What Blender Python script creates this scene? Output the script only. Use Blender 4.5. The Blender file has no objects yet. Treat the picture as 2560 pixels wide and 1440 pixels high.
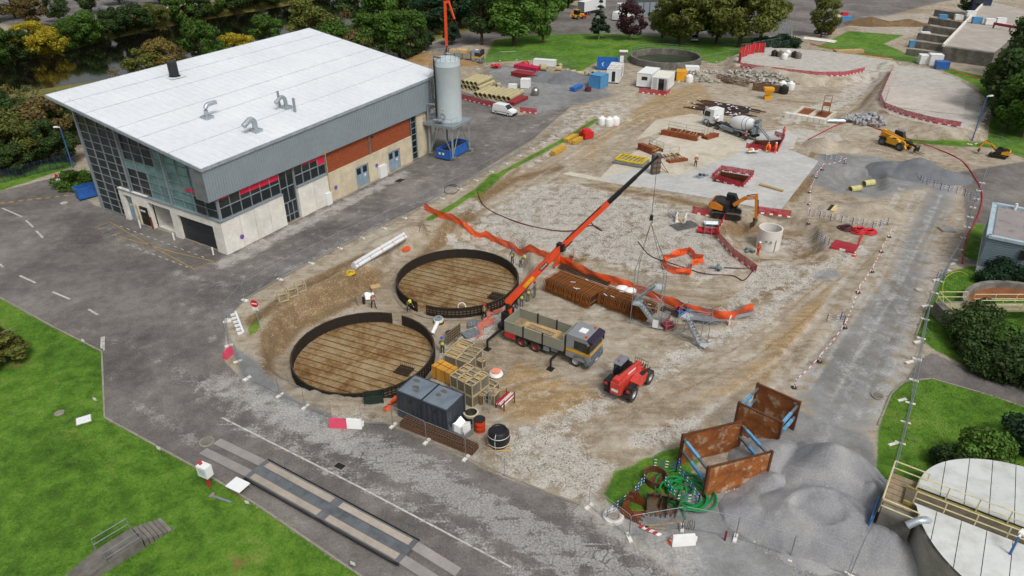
import bpy,bmesh,math,random
import numpy as np
from mathutils import Vector,Matrix
R=math.radians;PI=math.pi
rnd=random.Random(11);nr=np.random.RandomState(5)
sc=bpy.context.scene;COL=sc.collection
V=Vector
# -- camera
H=36.0;PITCH=R(30);FPX=1762.0
cd=bpy.data.cameras.new('camera');cam=bpy.data.objects.new('camera',cd);COL.objects.link(cam)
cd.sensor_fit='HORIZONTAL';cd.sensor_width=36;cd.lens=36*FPX/2560
cd.clip_start=0.5;cd.clip_end=3000
cam.location=(0,0,H);cam.rotation_euler=(R(90)-PITCH,0,0);sc.camera=cam
# -- world: overcast sky
SUN_EL,SUN_AZ=R(54),R(150)
w=bpy.data.worlds.new('World');sc.world=w;w.use_nodes=True
nt=w.node_tree;nt.nodes.clear()
sky=nt.nodes.new('ShaderNodeTexSky');sky.sky_type='NISHITA';sky.sun_disc=False
sky.sun_elevation=SUN_EL;sky.sun_rotation=SUN_AZ;sky.dust_density=6;sky.air_density=1.6;sky.ozone_density=1.0
hs=nt.nodes.new('ShaderNodeHueSaturation');hs.inputs['Saturation'].default_value=0.34
bg=nt.nodes.new('ShaderNodeBackground');bg.inputs[1].default_value=0.105
wo=nt.nodes.new('ShaderNodeOutputWorld')
nt.links.new(sky.outputs[0],hs.inputs['Color']);nt.links.new(hs.outputs[0],bg.inputs[0]);nt.links.new(bg.outputs[0],wo.inputs[0])
sl=bpy.data.lights.new('sun','SUN');so=bpy.data.objects.new('sun',sl);COL.objects.link(so)
sl.energy=1.5;sl.angle=R(15);sl.color=(1.0,0.97,0.93)
# sun_rotation is measured clockwise from +Y
sdir=V((math.sin(SUN_AZ)*math.cos(SUN_EL),math.cos(SUN_AZ)*math.cos(SUN_EL),math.sin(SUN_EL)))
so.rotation_euler=sdir.to_track_quat('Z','Y').to_euler();so.location=(0,0,80)
sc.view_settings.view_transform='Standard';sc.view_settings.look='None'
sc.view_settings.exposure=0.1;sc.view_settings.gamma=1
try:
 sc.cycles.max_bounces=6;sc.cycles.diffuse_bounces=2;sc.cycles.glossy_bounces=2
 sc.cycles.transparent_max_bounces=10;sc.cycles.transmission_bounces=4
 sc.cycles.caustics_reflective=False;sc.cycles.caustics_refractive=False
except Exception:pass
# -- placing: photo point -> ground point
CP,SP=math.cos(PITCH),math.sin(PITCH)
def G(u,v,z=0.0):
 a=(u-1280)/FPX;b=(720-v)/FPX
 t=(z-H)/(b*CP-SP)
 return V((a*t,(CP+b*SP)*t,z))
def az(p,q):
 a,b=G(*p),G(*q);return math.atan2(b.y-a.y,b.x-a.x)
 # -- mesh builder
class MB:
 def __init__(s):s.v=[];s.f=[];s.mi=[];s.cur=0
 def add(s,vs,fs):
  n=len(s.v);s.v+=[tuple(v)for v in vs]
  s.f+=[tuple(i+n for i in f)for f in fs];s.mi+=[s.cur]*len(fs);return s
 def obox(s,o,a,b,c):
  o,a,b,c=V(o),V(a),V(b),V(c)
  P=[o,o+a,o+a+b,o+b];P+=[p+c for p in P]
  return s.add(P,[(3,2,1,0),(4,5,6,7),(0,1,5,4),(1,2,6,5),(2,3,7,6),(3,0,4,7)])
 def bb(s,x0,x1,y0,y1,z0,z1):return s.obox((x0,y0,z0),(x1-x0,0,0),(0,y1-y0,0),(0,0,z1-z0))
 def box(s,x,y,z,sx,sy,sz,rz=0):
  c,n=math.cos(rz),math.sin(rz);a=V((c*sx,n*sx,0));b=V((-n*sy,c*sy,0));d=V((0,0,sz))
  return s.obox(V((x,y,z))-(a+b+d)/2,a,b,d)
 def beam(s,p,q,wd,ht=None,up=(0,0,1)):
  p,q=V(p),V(q);ht=ht or wd;d=q-p
  if d.length<1e-6:return s
  u=V(up);sd_=d.cross(u)
  if sd_.length<1e-4*d.length:sd_=d.cross(V((1,0,0)))
  sd_.normalize();u=sd_.cross(d).normalized()
  return s.obox(p-sd_*wd/2-u*ht/2,sd_*wd,d,u*ht)
 def tube(s,p,q,r,n=6,r2=None,cap=True):
  p,q=V(p),V(q);r2=r if r2 is None else r2;d=(q-p)
  if d.length<1e-6:return s
  d.normalize();a=d.orthogonal().normalized();b=d.cross(a)
  vs=[]
  for c,rr in((p,r),(q,r2)):
   for i in range(n):
    t=2*PI*i/n;vs.append(c+(a*math.cos(t)+b*math.sin(t))*rr)
  fs=[(i,(i+1)%n,n+(i+1)%n,n+i)for i in range(n)]
  if cap:fs+=[tuple(range(n-1,-1,-1)),tuple(range(n,2*n))]
  return s.add(vs,fs)
 def path(s,pts,r,n=5,closed=False):
  pts=[V(p)for p in pts];m=len(pts);vs=[];fs=[]
  for k,p in enumerate(pts):
   d=(pts[(k+1)%m]-pts[k-1])if closed else(pts[min(k+1,m-1)]-pts[max(k-1,0)])
   if d.length<1e-9:d=V((1,0,0))
   d.normalize();u=V((0,0,1));a=d.cross(u)
   if a.length<.05:a=d.cross(V((0,1,0)))
   a.normalize();b=a.cross(d)
   rr=r[k]if isinstance(r,(list,tuple))else r
   for i in range(n):
    t=2*PI*i/n;vs.append(p+(a*math.cos(t)+b*math.sin(t))*rr)
  for k in range(m if closed else m-1):
   k2=(k+1)%m
   for i in range(n):fs.append((k*n+i,k*n+(i+1)%n,k2*n+(i+1)%n,k2*n+i))
  if not closed:fs+=[tuple(range(n-1,-1,-1)),tuple(range((m-1)*n,m*n))]
  return s.add(vs,fs)
 def cyl(s,x,y,z0,z1,r,n=16,r2=None):return s.tube((x,y,z0),(x,y,z1),r,n,r2)
 def lathe(s,prof,n=20,c=(0,0,0),ax='z'):
  vs=[];fs=[];m=len(prof)
  for r,z in prof:
   for i in range(n):
    t=2*PI*i/n;x,y=r*math.cos(t),r*math.sin(t)
    p=(x,y,z)if ax=='z' else((z,x,y)if ax=='x' else(x,z,y))
    vs.append((p[0]+c[0],p[1]+c[1],p[2]+c[2]))
  for k in range(m-1):
   for i in range(n):fs.append((k*n+i,k*n+(i+1)%n,(k+1)*n+(i+1)%n,(k+1)*n+i))
  return s.add(vs,fs)
 def prism(s,poly,z0,z1):
  n=len(poly);vs=[(p[0],p[1],z0)for p in poly]+[(p[0],p[1],z1)for p in poly]
  return s.add(vs,[tuple(range(n-1,-1,-1)),tuple(range(n,2*n))]+[(i,(i+1)%n,n+(i+1)%n,n+i)for i in range(n)])
 def side(s,poly,y0,y1,t=0.0):
  """profile in x,z extruded across y; t narrows the upper points"""
  n=len(poly);zs=[p[1]for p in poly];zl,zh=min(zs),max(zs)
  def yy(y,z):return y-(1 if y>(y0+y1)/2 else-1)*t*max(0,(z-zl)/max(zh-zl,1e-6)-.45)/.55
  vs=[(p[0],yy(y0,p[1]),p[1])for p in poly]+[(p[0],yy(y1,p[1]),p[1])for p in poly]
  return s.add(vs,[tuple(range(n)),tuple(range(2*n-1,n-1,-1))]+[((i+1)%n,i,n+i,n+(i+1)%n)for i in range(n)])
 def quad(s,*p):return s.add(p,[tuple(range(len(p)))])
 def build(s,name,m=None,par=None,loc=None,rz=0,smooth=False,label=None):
  me=bpy.data.meshes.new(name);me.from_pydata(s.v,[],s.f)
  ms=m if isinstance(m,(list,tuple))else[m]
  for x in ms:
   if x:me.materials.append(x)
  if len(ms)>1:me.polygons.foreach_set('material_index',s.mi)
  if smooth:
   b=bmesh.new();b.from_mesh(me);bmesh.ops.recalc_face_normals(b,faces=b.faces);b.to_mesh(me);b.free()
   me.polygons.foreach_set('use_smooth',[True]*len(me.polygons))
   try:me.set_sharp_from_angle(angle=R(40))
   except Exception:pass
  me.update()
  return link(name,me,par,loc,rz,label)
def link(name,me,par=None,loc=None,rz=0,label=None):
 o=bpy.data.objects.new(name,me);COL.objects.link(o)
 if par:o.parent=par
 if loc is not None:o.location=loc
 o.rotation_euler=(0,0,rz)
 if label:o['label']=label
 return o
def tag(o,label,cat,group=None,kind=None):
 if label:o['label']=label
 if cat:o['category']=cat
 if group:o['group']=group
 if kind:o['kind']=kind
 return o
def thing(name,label,cat,loc=(0,0,0),rz=0,group=None):
 o=bpy.data.objects.new(name,None);COL.objects.link(o);o.empty_display_size=.3
 o.location=loc;o.rotation_euler=(0,0,rz);return tag(o,label,cat,group)
KIDS={}
def dup(root,loc,rz=0,label=None,group=None,scale=None):
 kids=list(root.children)
 def cp(o,par):
  c=o.copy();COL.objects.link(c);c.parent=par
  for k in o.children:cp(k,c)
  return c
 r=cp(root,None);r.location=loc;r.rotation_euler=(0,0,rz)
 if scale:r.scale=scale if isinstance(scale,(tuple,list))else(scale,)*3
 if label:r['label']=label
 if group:r['group']=group
 return r
ORD='first second third fourth fifth sixth seventh eighth ninth tenth eleventh twelfth thirteenth fourteenth fifteenth sixteenth seventeenth eighteenth nineteenth twentieth twenty-first twenty-second twenty-third twenty-fourth twenty-fifth twenty-sixth twenty-seventh twenty-eighth twenty-ninth thirtieth thirty-first thirty-second thirty-third thirty-fourth thirty-fifth'.split()
# -- materials
def hx(h,k=1.0):
 c=[]
 for i in(0,2,4):
  s=int(h[i:i+2],16)/255
  c.append((s/12.92 if s<=.04045 else((s+.055)/1.055)**2.4)*k)
 return(*c,1.0)
class NT:
 def __init__(s,name):
  s.m=bpy.data.materials.new(name);s.m.use_nodes=True;s.t=s.m.node_tree;s.t.nodes.clear()
  s.out=s.n('ShaderNodeOutputMaterial');s.b=s.n('ShaderNodeBsdfPrincipled');s.l(s.b.outputs[0],s.out.inputs[0])
 def n(s,k,**kw):
  x=s.t.nodes.new(k)
  for a,v in kw.items():setattr(x,a,v)
  return x
 def l(s,a,b):s.t.links.new(a,b)
 def put(s,inp,v):
  if hasattr(v,'is_linked')or hasattr(v,'links'):s.l(v,inp)
  else:inp.default_value=v
 def math(s,op,a,b=0.0,c=0.0,clamp=False):
  x=s.n('ShaderNodeMath',operation=op,use_clamp=clamp);s.put(x.inputs[0],a);s.put(x.inputs[1],b);s.put(x.inputs[2],c);return x.outputs[0]
 def noise(s,vec,scale,detail=4,rough=.55,dist=0):
  x=s.n('ShaderNodeTexNoise');s.l(vec,x.inputs['Vector']);x.inputs['Scale'].default_value=scale
  x.inputs['Detail'].default_value=detail;x.inputs['Roughness'].default_value=rough;x.inputs['Distortion'].default_value=dist
  return x.outputs[0]
 def ramp(s,f,*st,mode='LINEAR'):
  x=s.n('ShaderNodeValToRGB');s.l(f,x.inputs[0]);e=x.color_ramp;e.interpolation=mode
  while len(e.elements)<len(st):e.elements.new(.5)
  for el,(p,c)in zip(e.elements,st):el.position=p;el.color=c if isinstance(c,tuple)else hx(c)
  return x.outputs[0]
 def mix(s,f,a,b,mode='MIX'):
  x=s.n('ShaderNodeMix',data_type='RGBA',blend_type=mode);s.put(x.inputs[0],f);s.put(x.inputs[6],a);s.put(x.inputs[7],b);return x.outputs[2]
 def rng(s,v,a,b,c=0.0,d=1.0):
  x=s.n('ShaderNodeMapRange');s.put(x.inputs[0],v)
  for i,y in enumerate((a,b,c,d)):x.inputs[i+1].default_value=y
  return x.outputs[0]
 def bump(s,h,st=.3,d=.02):
  x=s.n('ShaderNodeBump');x.inputs['Strength'].default_value=st;x.inputs['Distance'].default_value=d
  s.l(h,x.inputs['Height']);s.l(x.outputs[0],s.b.inputs['Normal'])
MC={}
def mat(name,col,rough=.6,metal=0.0,var=.18,scale=1.5,bump=0.0,col2=None,thr=.5,sharp=.12,dust=0.0,spec=None):
 """procedural paint / metal / wood: col with tonal noise, optional second colour in patches, light site dust"""
 if name in MC:return MC[name]
 t=NT(name);p=t.n('ShaderNodeTexCoord').outputs['Object'];oi=t.n('ShaderNodeObjectInfo')
 c=hx(col)if isinstance(col,str)else col
 n1=t.noise(p,scale,5,.6);n2=t.noise(p,scale*7,3,.6)
 f=t.math('ADD',t.math('MULTIPLY',n1,.65),t.math('MULTIPLY',n2,.35))
 lo=tuple(x*(1-var*1.6)for x in c[:3])+(1,);hi=tuple(min(1,x*(1+var*1.6))for x in c[:3])+(1,)
 col_=t.ramp(f,(.3,lo),(.7,hi))
 if col2:col_=t.mix(t.rng(t.noise(p,scale*.8+.3,6,.65),thr-sharp,thr+sharp),col_,hx(col2)if isinstance(col2,str)else col2)
 if dust:col_=t.mix(t.math('MULTIPLY',t.rng(n1,.35,.75),dust),col_,hx('9a8d78'))
 br=t.rng(oi.outputs['Random'],0,1,1-var*.5,1+var*.5)
 hv=t.n('ShaderNodeHueSaturation');t.l(col_,hv.inputs['Color']);t.l(br,hv.inputs['Value'])
 t.l(hv.outputs[0],t.b.inputs['Base Color'])
 t.l(t.rng(n2,.2,.8,max(0,rough-.1),min(1,rough+.1)),t.b.inputs['Roughness']);t.b.inputs['Metallic'].default_value=metal
 if spec is not None:t.b.inputs['Specular IOR Level'].default_value=spec
 if bump:t.bump(n2,bump,.02)
 MC[name]=t.m;return t.m
 # -- terrain
def wp(pts,z=0.0):return np.array([[p.x,p.y]for p in(G(u,v,z)for u,v in pts)])
def sdist(P,X,Y):
 """signed distance to polygon P (positive inside)"""
 D=np.full(X.shape,1e9);ins=np.zeros(X.shape,bool);n=len(P)
 for i in range(n):
  ax,ay=P[i];bx,by=P[(i+1)%n];dx,dy=bx-ax,by-ay
  t=np.clip(((X-ax)*dx+(Y-ay)*dy)/(dx*dx+dy*dy+1e-12),0,1)
  D=np.minimum(D,(X-ax-t*dx)**2+(Y-ay-t*dy)**2)
  c=((ay>Y)!=(by>Y))&(X<(bx-ax)*(Y-ay)/(by-ay+1e-12)+ax);ins^=c
 D=np.sqrt(D);return np.where(ins,D,-D)
def ldist(P,X,Y):
 D=np.full(X.shape,1e9)
 for i in range(len(P)-1):
  ax,ay=P[i];bx,by=P[i+1];dx,dy=bx-ax,by-ay
  t=np.clip(((X-ax)*dx+(Y-ay)*dy)/(dx*dx+dy*dy+1e-12),0,1)
  D=np.minimum(D,(X-ax-t*dx)**2+(Y-ay-t*dy)**2)
 return np.sqrt(D)
def smo(x):x=np.clip(x,0,1);return x*x*(3-2*x)
PITZ=-1.35
PIT=wp([(690,905),(700,860),(760,800),(880,745),(905,722),(960,690),(985,650),(1060,612),(1200,598),(1290,622),(1312,690),(1290,765),(1200,815),(1130,855),(1102,905),(1080,950),(990,1003),(880,1003),(760,978),(700,938)],PITZ)
PAD1=wp([(1840,165),(1845,138),(1890,118),(2000,122),(2100,132),(2225,150),(2190,172),(2155,187),(2100,193),(2040,194),(1960,186),(1880,174)],1.3)
PAD2=wp([(2228,182),(2236,162),(2330,172),(2400,198),(2450,238),(2455,280),(2430,322),(2370,320),(2300,306),(2230,287),(2196,266),(2200,235)],1.6)
HOLE=wp([(1842,592),(1870,575),(1950,560),(2015,590),(2025,640),(1960,662),(1890,658),(1850,625)],-1.4)
OPEN1=wp([(1780,455),(1855,469),(1880,443),(1803,430)]);OPEN2=wp([(1867,370),(1941,380),(1957,350),(1888,352)])
HOLE2=wp([(2090,455),(2130,440),(2190,452),(2190,480),(2150,490),(2100,480)],-.9)
RIVER=wp([(-500,268),(0,166),(130,148),(250,113),(400,78),(520,55),(720,20),(900,-15),(1200,-70),(1200,-10),(1020,45),(900,72),(760,105),(600,150),(400,195),(150,235),(0,260),(-500,370)],-3.4)
RIVERB=RIVER
LAWN1=[(-900,560),(0,745),(120,812),(255,880),(262,1045),(480,1165),(640,1262),(900,1440),(1010,1530),(-900,1530)]
LAWN2=[(1205,158),(1235,100),(1330,88),(1500,84),(1700,92),(1990,96),(2000,118),(1880,124),(1790,160),(1700,140),(1600,142),(1590,150),(1500,152),(1450,180),(1330,150)]
LAWN3=[(2350,690),(2430,665),(2560,690),(2900,760),(2900,1075),(2700,1010),(2560,958),(2440,930),(2330,872),(2290,838),(2312,780)]
LAWN4=[(2225,985),(2260,955),(2330,948),(2450,982),(2560,1018),(2900,1130),(2900,1540),(2140,1540),(2205,1360),(2225,1240),(2190,1190),(2195,1070)]
LAWN5=[(2440,235),(2480,195),(2900,230),(2900,480),(2600,410),(2500,375),(2465,358),(2475,300)]
LAWN6=[(2040,118),(2120,78),(2260,88),(2210,110),(2330,160),(2560,215),(2480,240),(2400,195),(2330,165),(2200,145),(2100,128)]
def height(x,y):
 x=np.asarray(x,float);y=np.asarray(y,float);h=np.zeros(x.shape)
 def near(P,m=14):return(x>P[:,0].min()-m)&(x<P[:,0].max()+m)&(y>P[:,1].min()-m)&(y<P[:,1].max()+m)
 for P,z,s in((PAD1,1.3,3.2),(PAD2,1.6,3.5),(PIT,PITZ,1.25),(HOLE,-1.4,1.6),(HOLE2,-.9,1.5),(OPEN1,-2.4,.25),(OPEN2,-2.4,.25),(RIVER,-4.2,9.0)):
  k=near(P)
  if k.any():
   d=sdist(P,x[k],y[k]);h[k]=h[k]*1+z*smo((d+s)/s)
   if P is PIT:h[k]+=.42*np.exp(-((d+2.3)/.75)**2)*smo((y[k]-53)/4)*smo((-5-x[k])/3)
 return h
def hz(x,y):return float(height(np.array([x]),np.array([y]))[0])
def T(u,v,dz=0.0):
 z=0.0
 for _ in range(7):
  p=G(u,v,z);z=.5*z+.5*hz(p.x,p.y)
 p=G(u,v,z);p.z=hz(p.x,p.y)+dz;return p
 # ---- grid
def axis(segs):
 a=[segs[0][0]]
 for s,e,d0,d1 in segs:
  n=max(1,int(round((e-s)/((d0+d1)/2))));st=np.linspace(d0,d1,n);st*=(e-s)/st.sum();a+=list(s+np.cumsum(st))
 return np.array(a)
XS=axis([(-560,-180,40,3),(-180,-62,3,.34),(-62,75,.34,.34),(75,180,.34,2.2),(180,620,3,40)])
YS=axis([(-60,18,12,.5),(18,116,.34,.34),(116,190,.36,.8),(190,300,.8,3),(300,1100,3,60)])
GX,GY=np.meshgrid(XS,YS);NX,NY=len(XS),len(YS)
gx,gy=GX.ravel(),GY.ravel()
gz=height(gx,gy)
MASK={k:np.zeros(gx.shape)for k in 'asphalt gravel mud grass grey dust crack tan'.split()}
def near(P,m):return np.where((gx>P[:,0].min()-m)&(gx<P[:,0].max()+m)&(gy>P[:,1].min()-m)&(gy<P[:,1].max()+m))[0]
def paint(k,pts,soft=.8,val=1.0,z=0.0,raw=None):
 P=raw if raw is not None else wp(pts,z);i=near(P,soft);a=np.clip(.5+sdist(P,gx[i],gy[i])/soft,0,1)
 if val>=0:MASK[k][i]=np.maximum(MASK[k][i],a*val)
 else:MASK[k][i]*=1-a
def stroke(k,pts,wd,soft=.6,val=1.0):
 P=wp(pts);i=near(P,wd+soft);a=np.clip(.5+(wd/2-ldist(P,gx[i],gy[i]))/soft,0,1)
 if val>=0:MASK[k][i]=np.maximum(MASK[k][i],a*val)
 else:MASK[k][i]*=1-a*-val
 # asphalt
paint('asphalt',[(-900,400),(-300,430),(0,478),(150,440),(235,512),(570,636),(1040,403),(1100,400),(1180,372),(1195,300),(1150,262),(1240,262),(1300,288),(1440,255),(1330,350),(1180,440),(1060,512),(900,588),(700,693),(612,748),(566,800),(560,900),(612,955),(720,1002),(830,1060),(960,1056),(1165,1148),(1260,1195),(1450,1262),(1640,1400),(1800,1540),(1010,1530),(900,1440),(640,1262),(480,1165),(262,1045),(255,880),(0,745),(-900,560)],.5)
paint('asphalt',[(1030,405),(1150,400),(1260,300),(1240,255),(1150,225),(1080,250)],.6)
paint('asphalt',[(1180,70),(1240,62),(1400,30),(1650,-60),(2700,-80),(2700,-20),(2440,-10),(2330,10),(2150,60),(2000,90),(1700,92),(1380,88),(1240,96),(1100,130),(1040,125)],3)
paint('asphalt',[(2290,905),(2330,880),(2440,935),(2560,962),(2900,1078),(2900,1128),(2560,1016),(2450,980),(2330,948),(2262,953)],.4)
paint('asphalt',[(2400,430),(2700,380),(2900,480),(2900,700),(2420,660),(2415,560)],1.5)
paint('asphalt',[(-300,20),(0,60),(160,75),(330,35),(420,0),(500,-40),(-300,-120)],3)
# right haul road: fine wet grey
paint('grey',[(2310,468),(2330,450),(2400,470),(2380,540),(2330,600),(2330,690),(2300,780),(2260,950),(2200,1080),(2060,1090),(1985,1010),(1985,965),(2080,830),(2110,795),(2215,680),(2240,600),(2290,520)],3.2,.72)
paint('grey',[(2010,405),(2060,375),(2200,390),(2300,420),(2340,470),(2280,480),(2200,500),(2090,485),(2020,460)],3,.75)
paint('grey',[(1770,1240),(1880,1190),(1960,1010),(2160,1080),(2240,1200),(2200,1360),(2130,1540),(1800,1540),(1640,1400),(1500,1310),(1560,1280),(1700,1260)],1.6,.95)
paint('grey',[(1200,180),(1260,160),(1490,200),(1540,240),(1440,265),(1330,285),(1240,255)],2.5,.8)
# gravel
paint('gravel',[(1130,575),(1190,540),(1300,465),(1420,448),(1500,470),(1640,495),(1740,520),(1800,560),(1850,620),(1890,680),(1760,716),(1600,694),(1470,655),(1300,620),(1200,605)],4,.6)
paint('gravel',[(1185,1130),(1260,1065),(1380,1045),(1440,1070),(1500,1130),(1565,1160),(1500,1240),(1440,1262),(1260,1195)],3,.68)
stroke('gravel',[(1390,1060),(1500,1010),(1640,935),(1700,885),(1790,850),(1890,800),(1960,740),(2060,665),(2150,620)],2.2,3,.8)
stroke('gravel',[(1600,1100),(1690,1075),(1720,1060)],2,2,.8)
stroke('gravel',[(1290,620),(1240,720),(1270,760),(1200,830),(1120,860)],2.0,1.6,.95)
stroke('gravel',[(1130,580),(1210,610),(1290,650)],1.6,1.2,.95)
paint('gravel',[(1420,270),(1560,245),(1600,300),(1500,330),(1440,370),(1300,440),(1280,420)],3,.5)
paint('gravel',None,1.6,1.0,raw=PAD1);paint('gravel',None,1.6,1.0,raw=PAD2)
paint('dust',None,2.0,.72,raw=PAD1);paint('dust',None,2.0,.7,raw=PAD2)
paint('dust',[(1160,560),(1300,470),(1430,450),(1640,500),(1800,565),(1880,680),(1740,705),(1560,670),(1300,615)],5,.5)
paint('gravel',[(2150,165),(2260,160),(2240,190),(2180,240),(2060,300),(1950,320),(1930,290),(2080,240)],3,.6)
paint('gravel',[(1920,330),(1990,320),(2080,330),(2130,350),(2050,360),(1960,350)],2,.7)
paint('gravel',[(1900,650),(2040,660),(2010,700),(1880,760),(1800,800),(1790,770),(1860,700)],2,.65)
paint('gravel',[(620,970),(700,985),(800,1030),(960,1040),(960,1056),(830,1058),(700,1000)],1,.7)
def track(base,o,k='mud',val=.75):
 P=wp(base);d=np.gradient(P,axis=0);n_=np.stack([-d[:,1],d[:,0]],1)/np.linalg.norm(d,axis=1)[:,None]
 for s in(-.95,.95):
  L_=P+n_*(o+s);i=near(L_,1.0);a=np.clip(1.1-ldist(L_,gx[i],gy[i])/.42,0,1);MASK[k][i]=np.maximum(MASK[k][i],a*val);gz[i]-=.05*a
HAUL=([(1290,1120),(1400,1060),(1540,990),(1680,930),(1820,870),(1950,780),(2060,690),(2150,600)],[(1230,1020),(1330,980),(1440,960),(1560,920)],[(1450,800),(1600,820),(1760,860),(1880,830)],[(1480,745),(1620,715),(1780,740),(1920,720),(2020,650),(2080,600)],[(1290,500),(1400,425),(1500,360),(1620,290),(1760,235)],[(1690,290),(1850,320),(2000,335),(2150,355),(2300,385)],[(1540,1160),(1650,1080),(1780,980),(1920,880),(2040,760)],[(1330,640),(1420,620),(1520,570),(1600,520),(1700,500)],[(1960,500),(2000,440),(2040,380),(2080,330),(2170,250),(2220,190)],[(2320,480),(2270,580),(2210,700),(2110,850),(2030,980)],[(2350,520),(2300,620),(2250,760),(2180,900),(2130,1040)])
for b_ in HAUL:
 for q in range(4):track(b_,rnd.uniform(-3.5,3.5),rnd.choice(['mud','dust','dust','tan']),rnd.uniform(.4,.7))
for k in range(26):
 u,v=rnd.uniform(1150,2250),rnd.uniform(300,1150);r=rnd.uniform(15,50)
 paint(rnd.choice(['gravel','dust','mud']),[(u+r*1.7*math.cos(a)*rnd.uniform(.5,1),v+r*.8*math.sin(a)*rnd.uniform(.5,1))for a in np.linspace(0,6,8)],2.5,rnd.uniform(.35,.6))
 # brown mud and ruts
paint('mud',[(640,830),(700,770),(840,690),(1000,640),(1130,540),(1160,560),(1100,600),(980,650),(880,740),(760,795),(690,870),(690,950),(720,985),(640,950)],1.4,.75)
stroke('mud',[(640,800),(760,720),(900,650)],2.4,1.5,.9)
stroke('mud',[(1160,560),(1200,500),(1280,450),(1400,420)],2.6,2,.8)
stroke('mud',[(1060,600),(1150,540),(1250,460),(1300,420)],1.2,1.5,.8)
for a in([(1500,690),(1620,720),(1780,745),(1900,720),(2000,660)],[(1700,770),(1830,770),(1960,720),(2060,640)],[(1890,650),(1980,640),(2080,620)],[(1380,640),(1460,600),(1540,560),(1600,520)],[(1420,660),(1500,610),(1590,560)],[(1500,470),(1650,490),(1780,520)],[(1950,470),(2020,400),(2060,350)],[(1980,500),(2050,420),(2080,360)],[(1790,590),(1830,560),(1900,545),(2000,560)],[(2030,600),(2040,650),(1960,680)],[(1950,250),(2060,260),(2150,240),(2200,200)],[(2050,310),(2150,270),(2215,205)],[(1830,180),(1900,195),(2050,205),(2140,195)],[(2200,300),(2300,330),(2420,340)]):
 stroke('mud',a,rnd.uniform(1.2,2.6),1.6,rnd.uniform(.6,.85))
for k in range(34):
 base=rnd.choice([[(1300,1100),(1480,1020),(1660,960),(1820,880),(1960,780),(2080,680)],[(1250,1010),(1400,960),(1550,930)],[(1480,760),(1640,700),(1900,730),(2050,640)],[(1300,500),(1450,380),(1600,300),(1750,240)],[(1700,300),(1900,330),(2100,350),(2300,380)],[(1600,260),(1480,330),(1330,420)],[(1560,1150),(1700,1030),(1900,900),(2060,740)]])
 o=rnd.uniform(-45,45);stroke(rnd.choice(['mud','dust','tan','tan']),[(u+o*.6,v+o*.5)for u,v in base],rnd.uniform(.3,.7),.6,rnd.uniform(.3,.6))
paint('tan',[(1200,1000),(1300,900),(1500,980),(1560,1000),(1400,1060),(1280,1060)],3,.9)
paint('tan',[(1900,880),(2000,760),(2080,720),(2060,800),(1960,940),(1840,1000),(1760,1000)],3,.8)
paint('tan',[(1640,230),(1760,200),(1800,260),(1700,300),(1560,320),(1500,400),(1400,420),(1480,340)],3,.6)
# dust and worn, cracked asphalt
for a,wd,v in(([(560,1050),(700,1110),(860,1190),(1000,1260),(1160,1340),(1330,1450)],1.5,.75),([(620,990),(760,1070),(900,1130),(1060,1210),(1240,1300),(1420,1420)],2.2,.95),([(720,1030),(860,1100),(1000,1150),(1150,1220),(1300,1290),(1480,1400)],1.8,.95),([(430,920),(500,960),(600,1010)],1.6,.7),([(860,1090),(1000,1130),(1140,1190)],2.2,.8),([(1350,1330),(1450,1370),(1560,1430),(1640,1480)],2.4,.9)):
 stroke('crack',a,wd,1.8,v)
for a,wd,v in(([(240,870),(420,830),(560,720),(700,650)],.8,.3),([(560,660),(700,590),(860,510),(1010,435)],2.4,.75),([(600,700),(760,620),(950,520),(1150,420),(1300,330)],.5,.45),([(640,720),(820,630),(1010,525),(1220,415)],.5,.5),([(560,800),(600,740),(760,660),(900,580)],1.6,.35),([(540,960),(640,1000),(760,1060),(860,1100)],3,.6),([(1470,1270),(1560,1330),(1700,1400)],3,.7),([(340,1010),(420,1060),(500,1100)],1.0,.5),([(1180,380),(1300,330),(1450,265)],1.5,.4),([(1440,320),(1540,260),(1640,200)],1.2,.5),([(2270,560),(2240,680),(2150,840)],1.4,.5),([(2350,640),(2310,760),(2250,900),(2200,1040)],2.6,.55)):
 stroke('dust',a,wd,1.4,v)
for k in range(30):
 u,v=rnd.uniform(60,700),rnd.uniform(560,1150);a=rnd.uniform(-.5,1.2);l=rnd.uniform(20,120)
 stroke(rnd.choice(['dust','dust','mud','tan']),[(u-l,v-l*a*.5),(u,v+rnd.uniform(-8,8)),(u+l,v+l*a*.5)],rnd.uniform(.3,1.6),1.6,rnd.uniform(.25,.5))
for k in range(16):
 o=rnd.uniform(-40,60);stroke('dust',[(500+o,1000+o*.4),(760+o,1120+o*.4),(1050+o,1270+o*.4),(1300+o,1410+o*.4)],rnd.uniform(.15,.5),.8,rnd.uniform(.3,.55))
for k in range(14):
 o=rnd.uniform(-50,50);stroke('dust',[(480+o,800+o*.5),(620+o,690+o*.5),(850+o,575+o*.5),(1150+o,425+o*.5)],rnd.uniform(.15,.45),.8,rnd.uniform(.25,.5))
for k in range(26):
 o=rnd.uniform(-70,70);stroke(rnd.choice(['dust','mud','tan']),[(2310+o,520),(2240+o,680),(2130+o,860),(2060+o,1000),(1990+o,1120)],rnd.uniform(.2,.6),.8,rnd.uniform(.25,.5))
paint('grey',[(2025,690),(2050,672),(2095,672),(2105,690),(2060,702)],1.2,.9)
paint('mud',[(1960,560),(2020,580),(2035,630),(2010,660),(1985,620),(1940,570)],1.2,.9)
stroke('mud',[(600,1225),(720,1290),(860,1370),(960,1440)],1.3,1.2,.7)
stroke('tan',[(560,1200),(700,1285),(860,1375)],.8,1.0,.6)
stroke('grey',[(690,690),(900,585),(1070,500),(1300,380)],.7,.5,.7)
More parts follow.
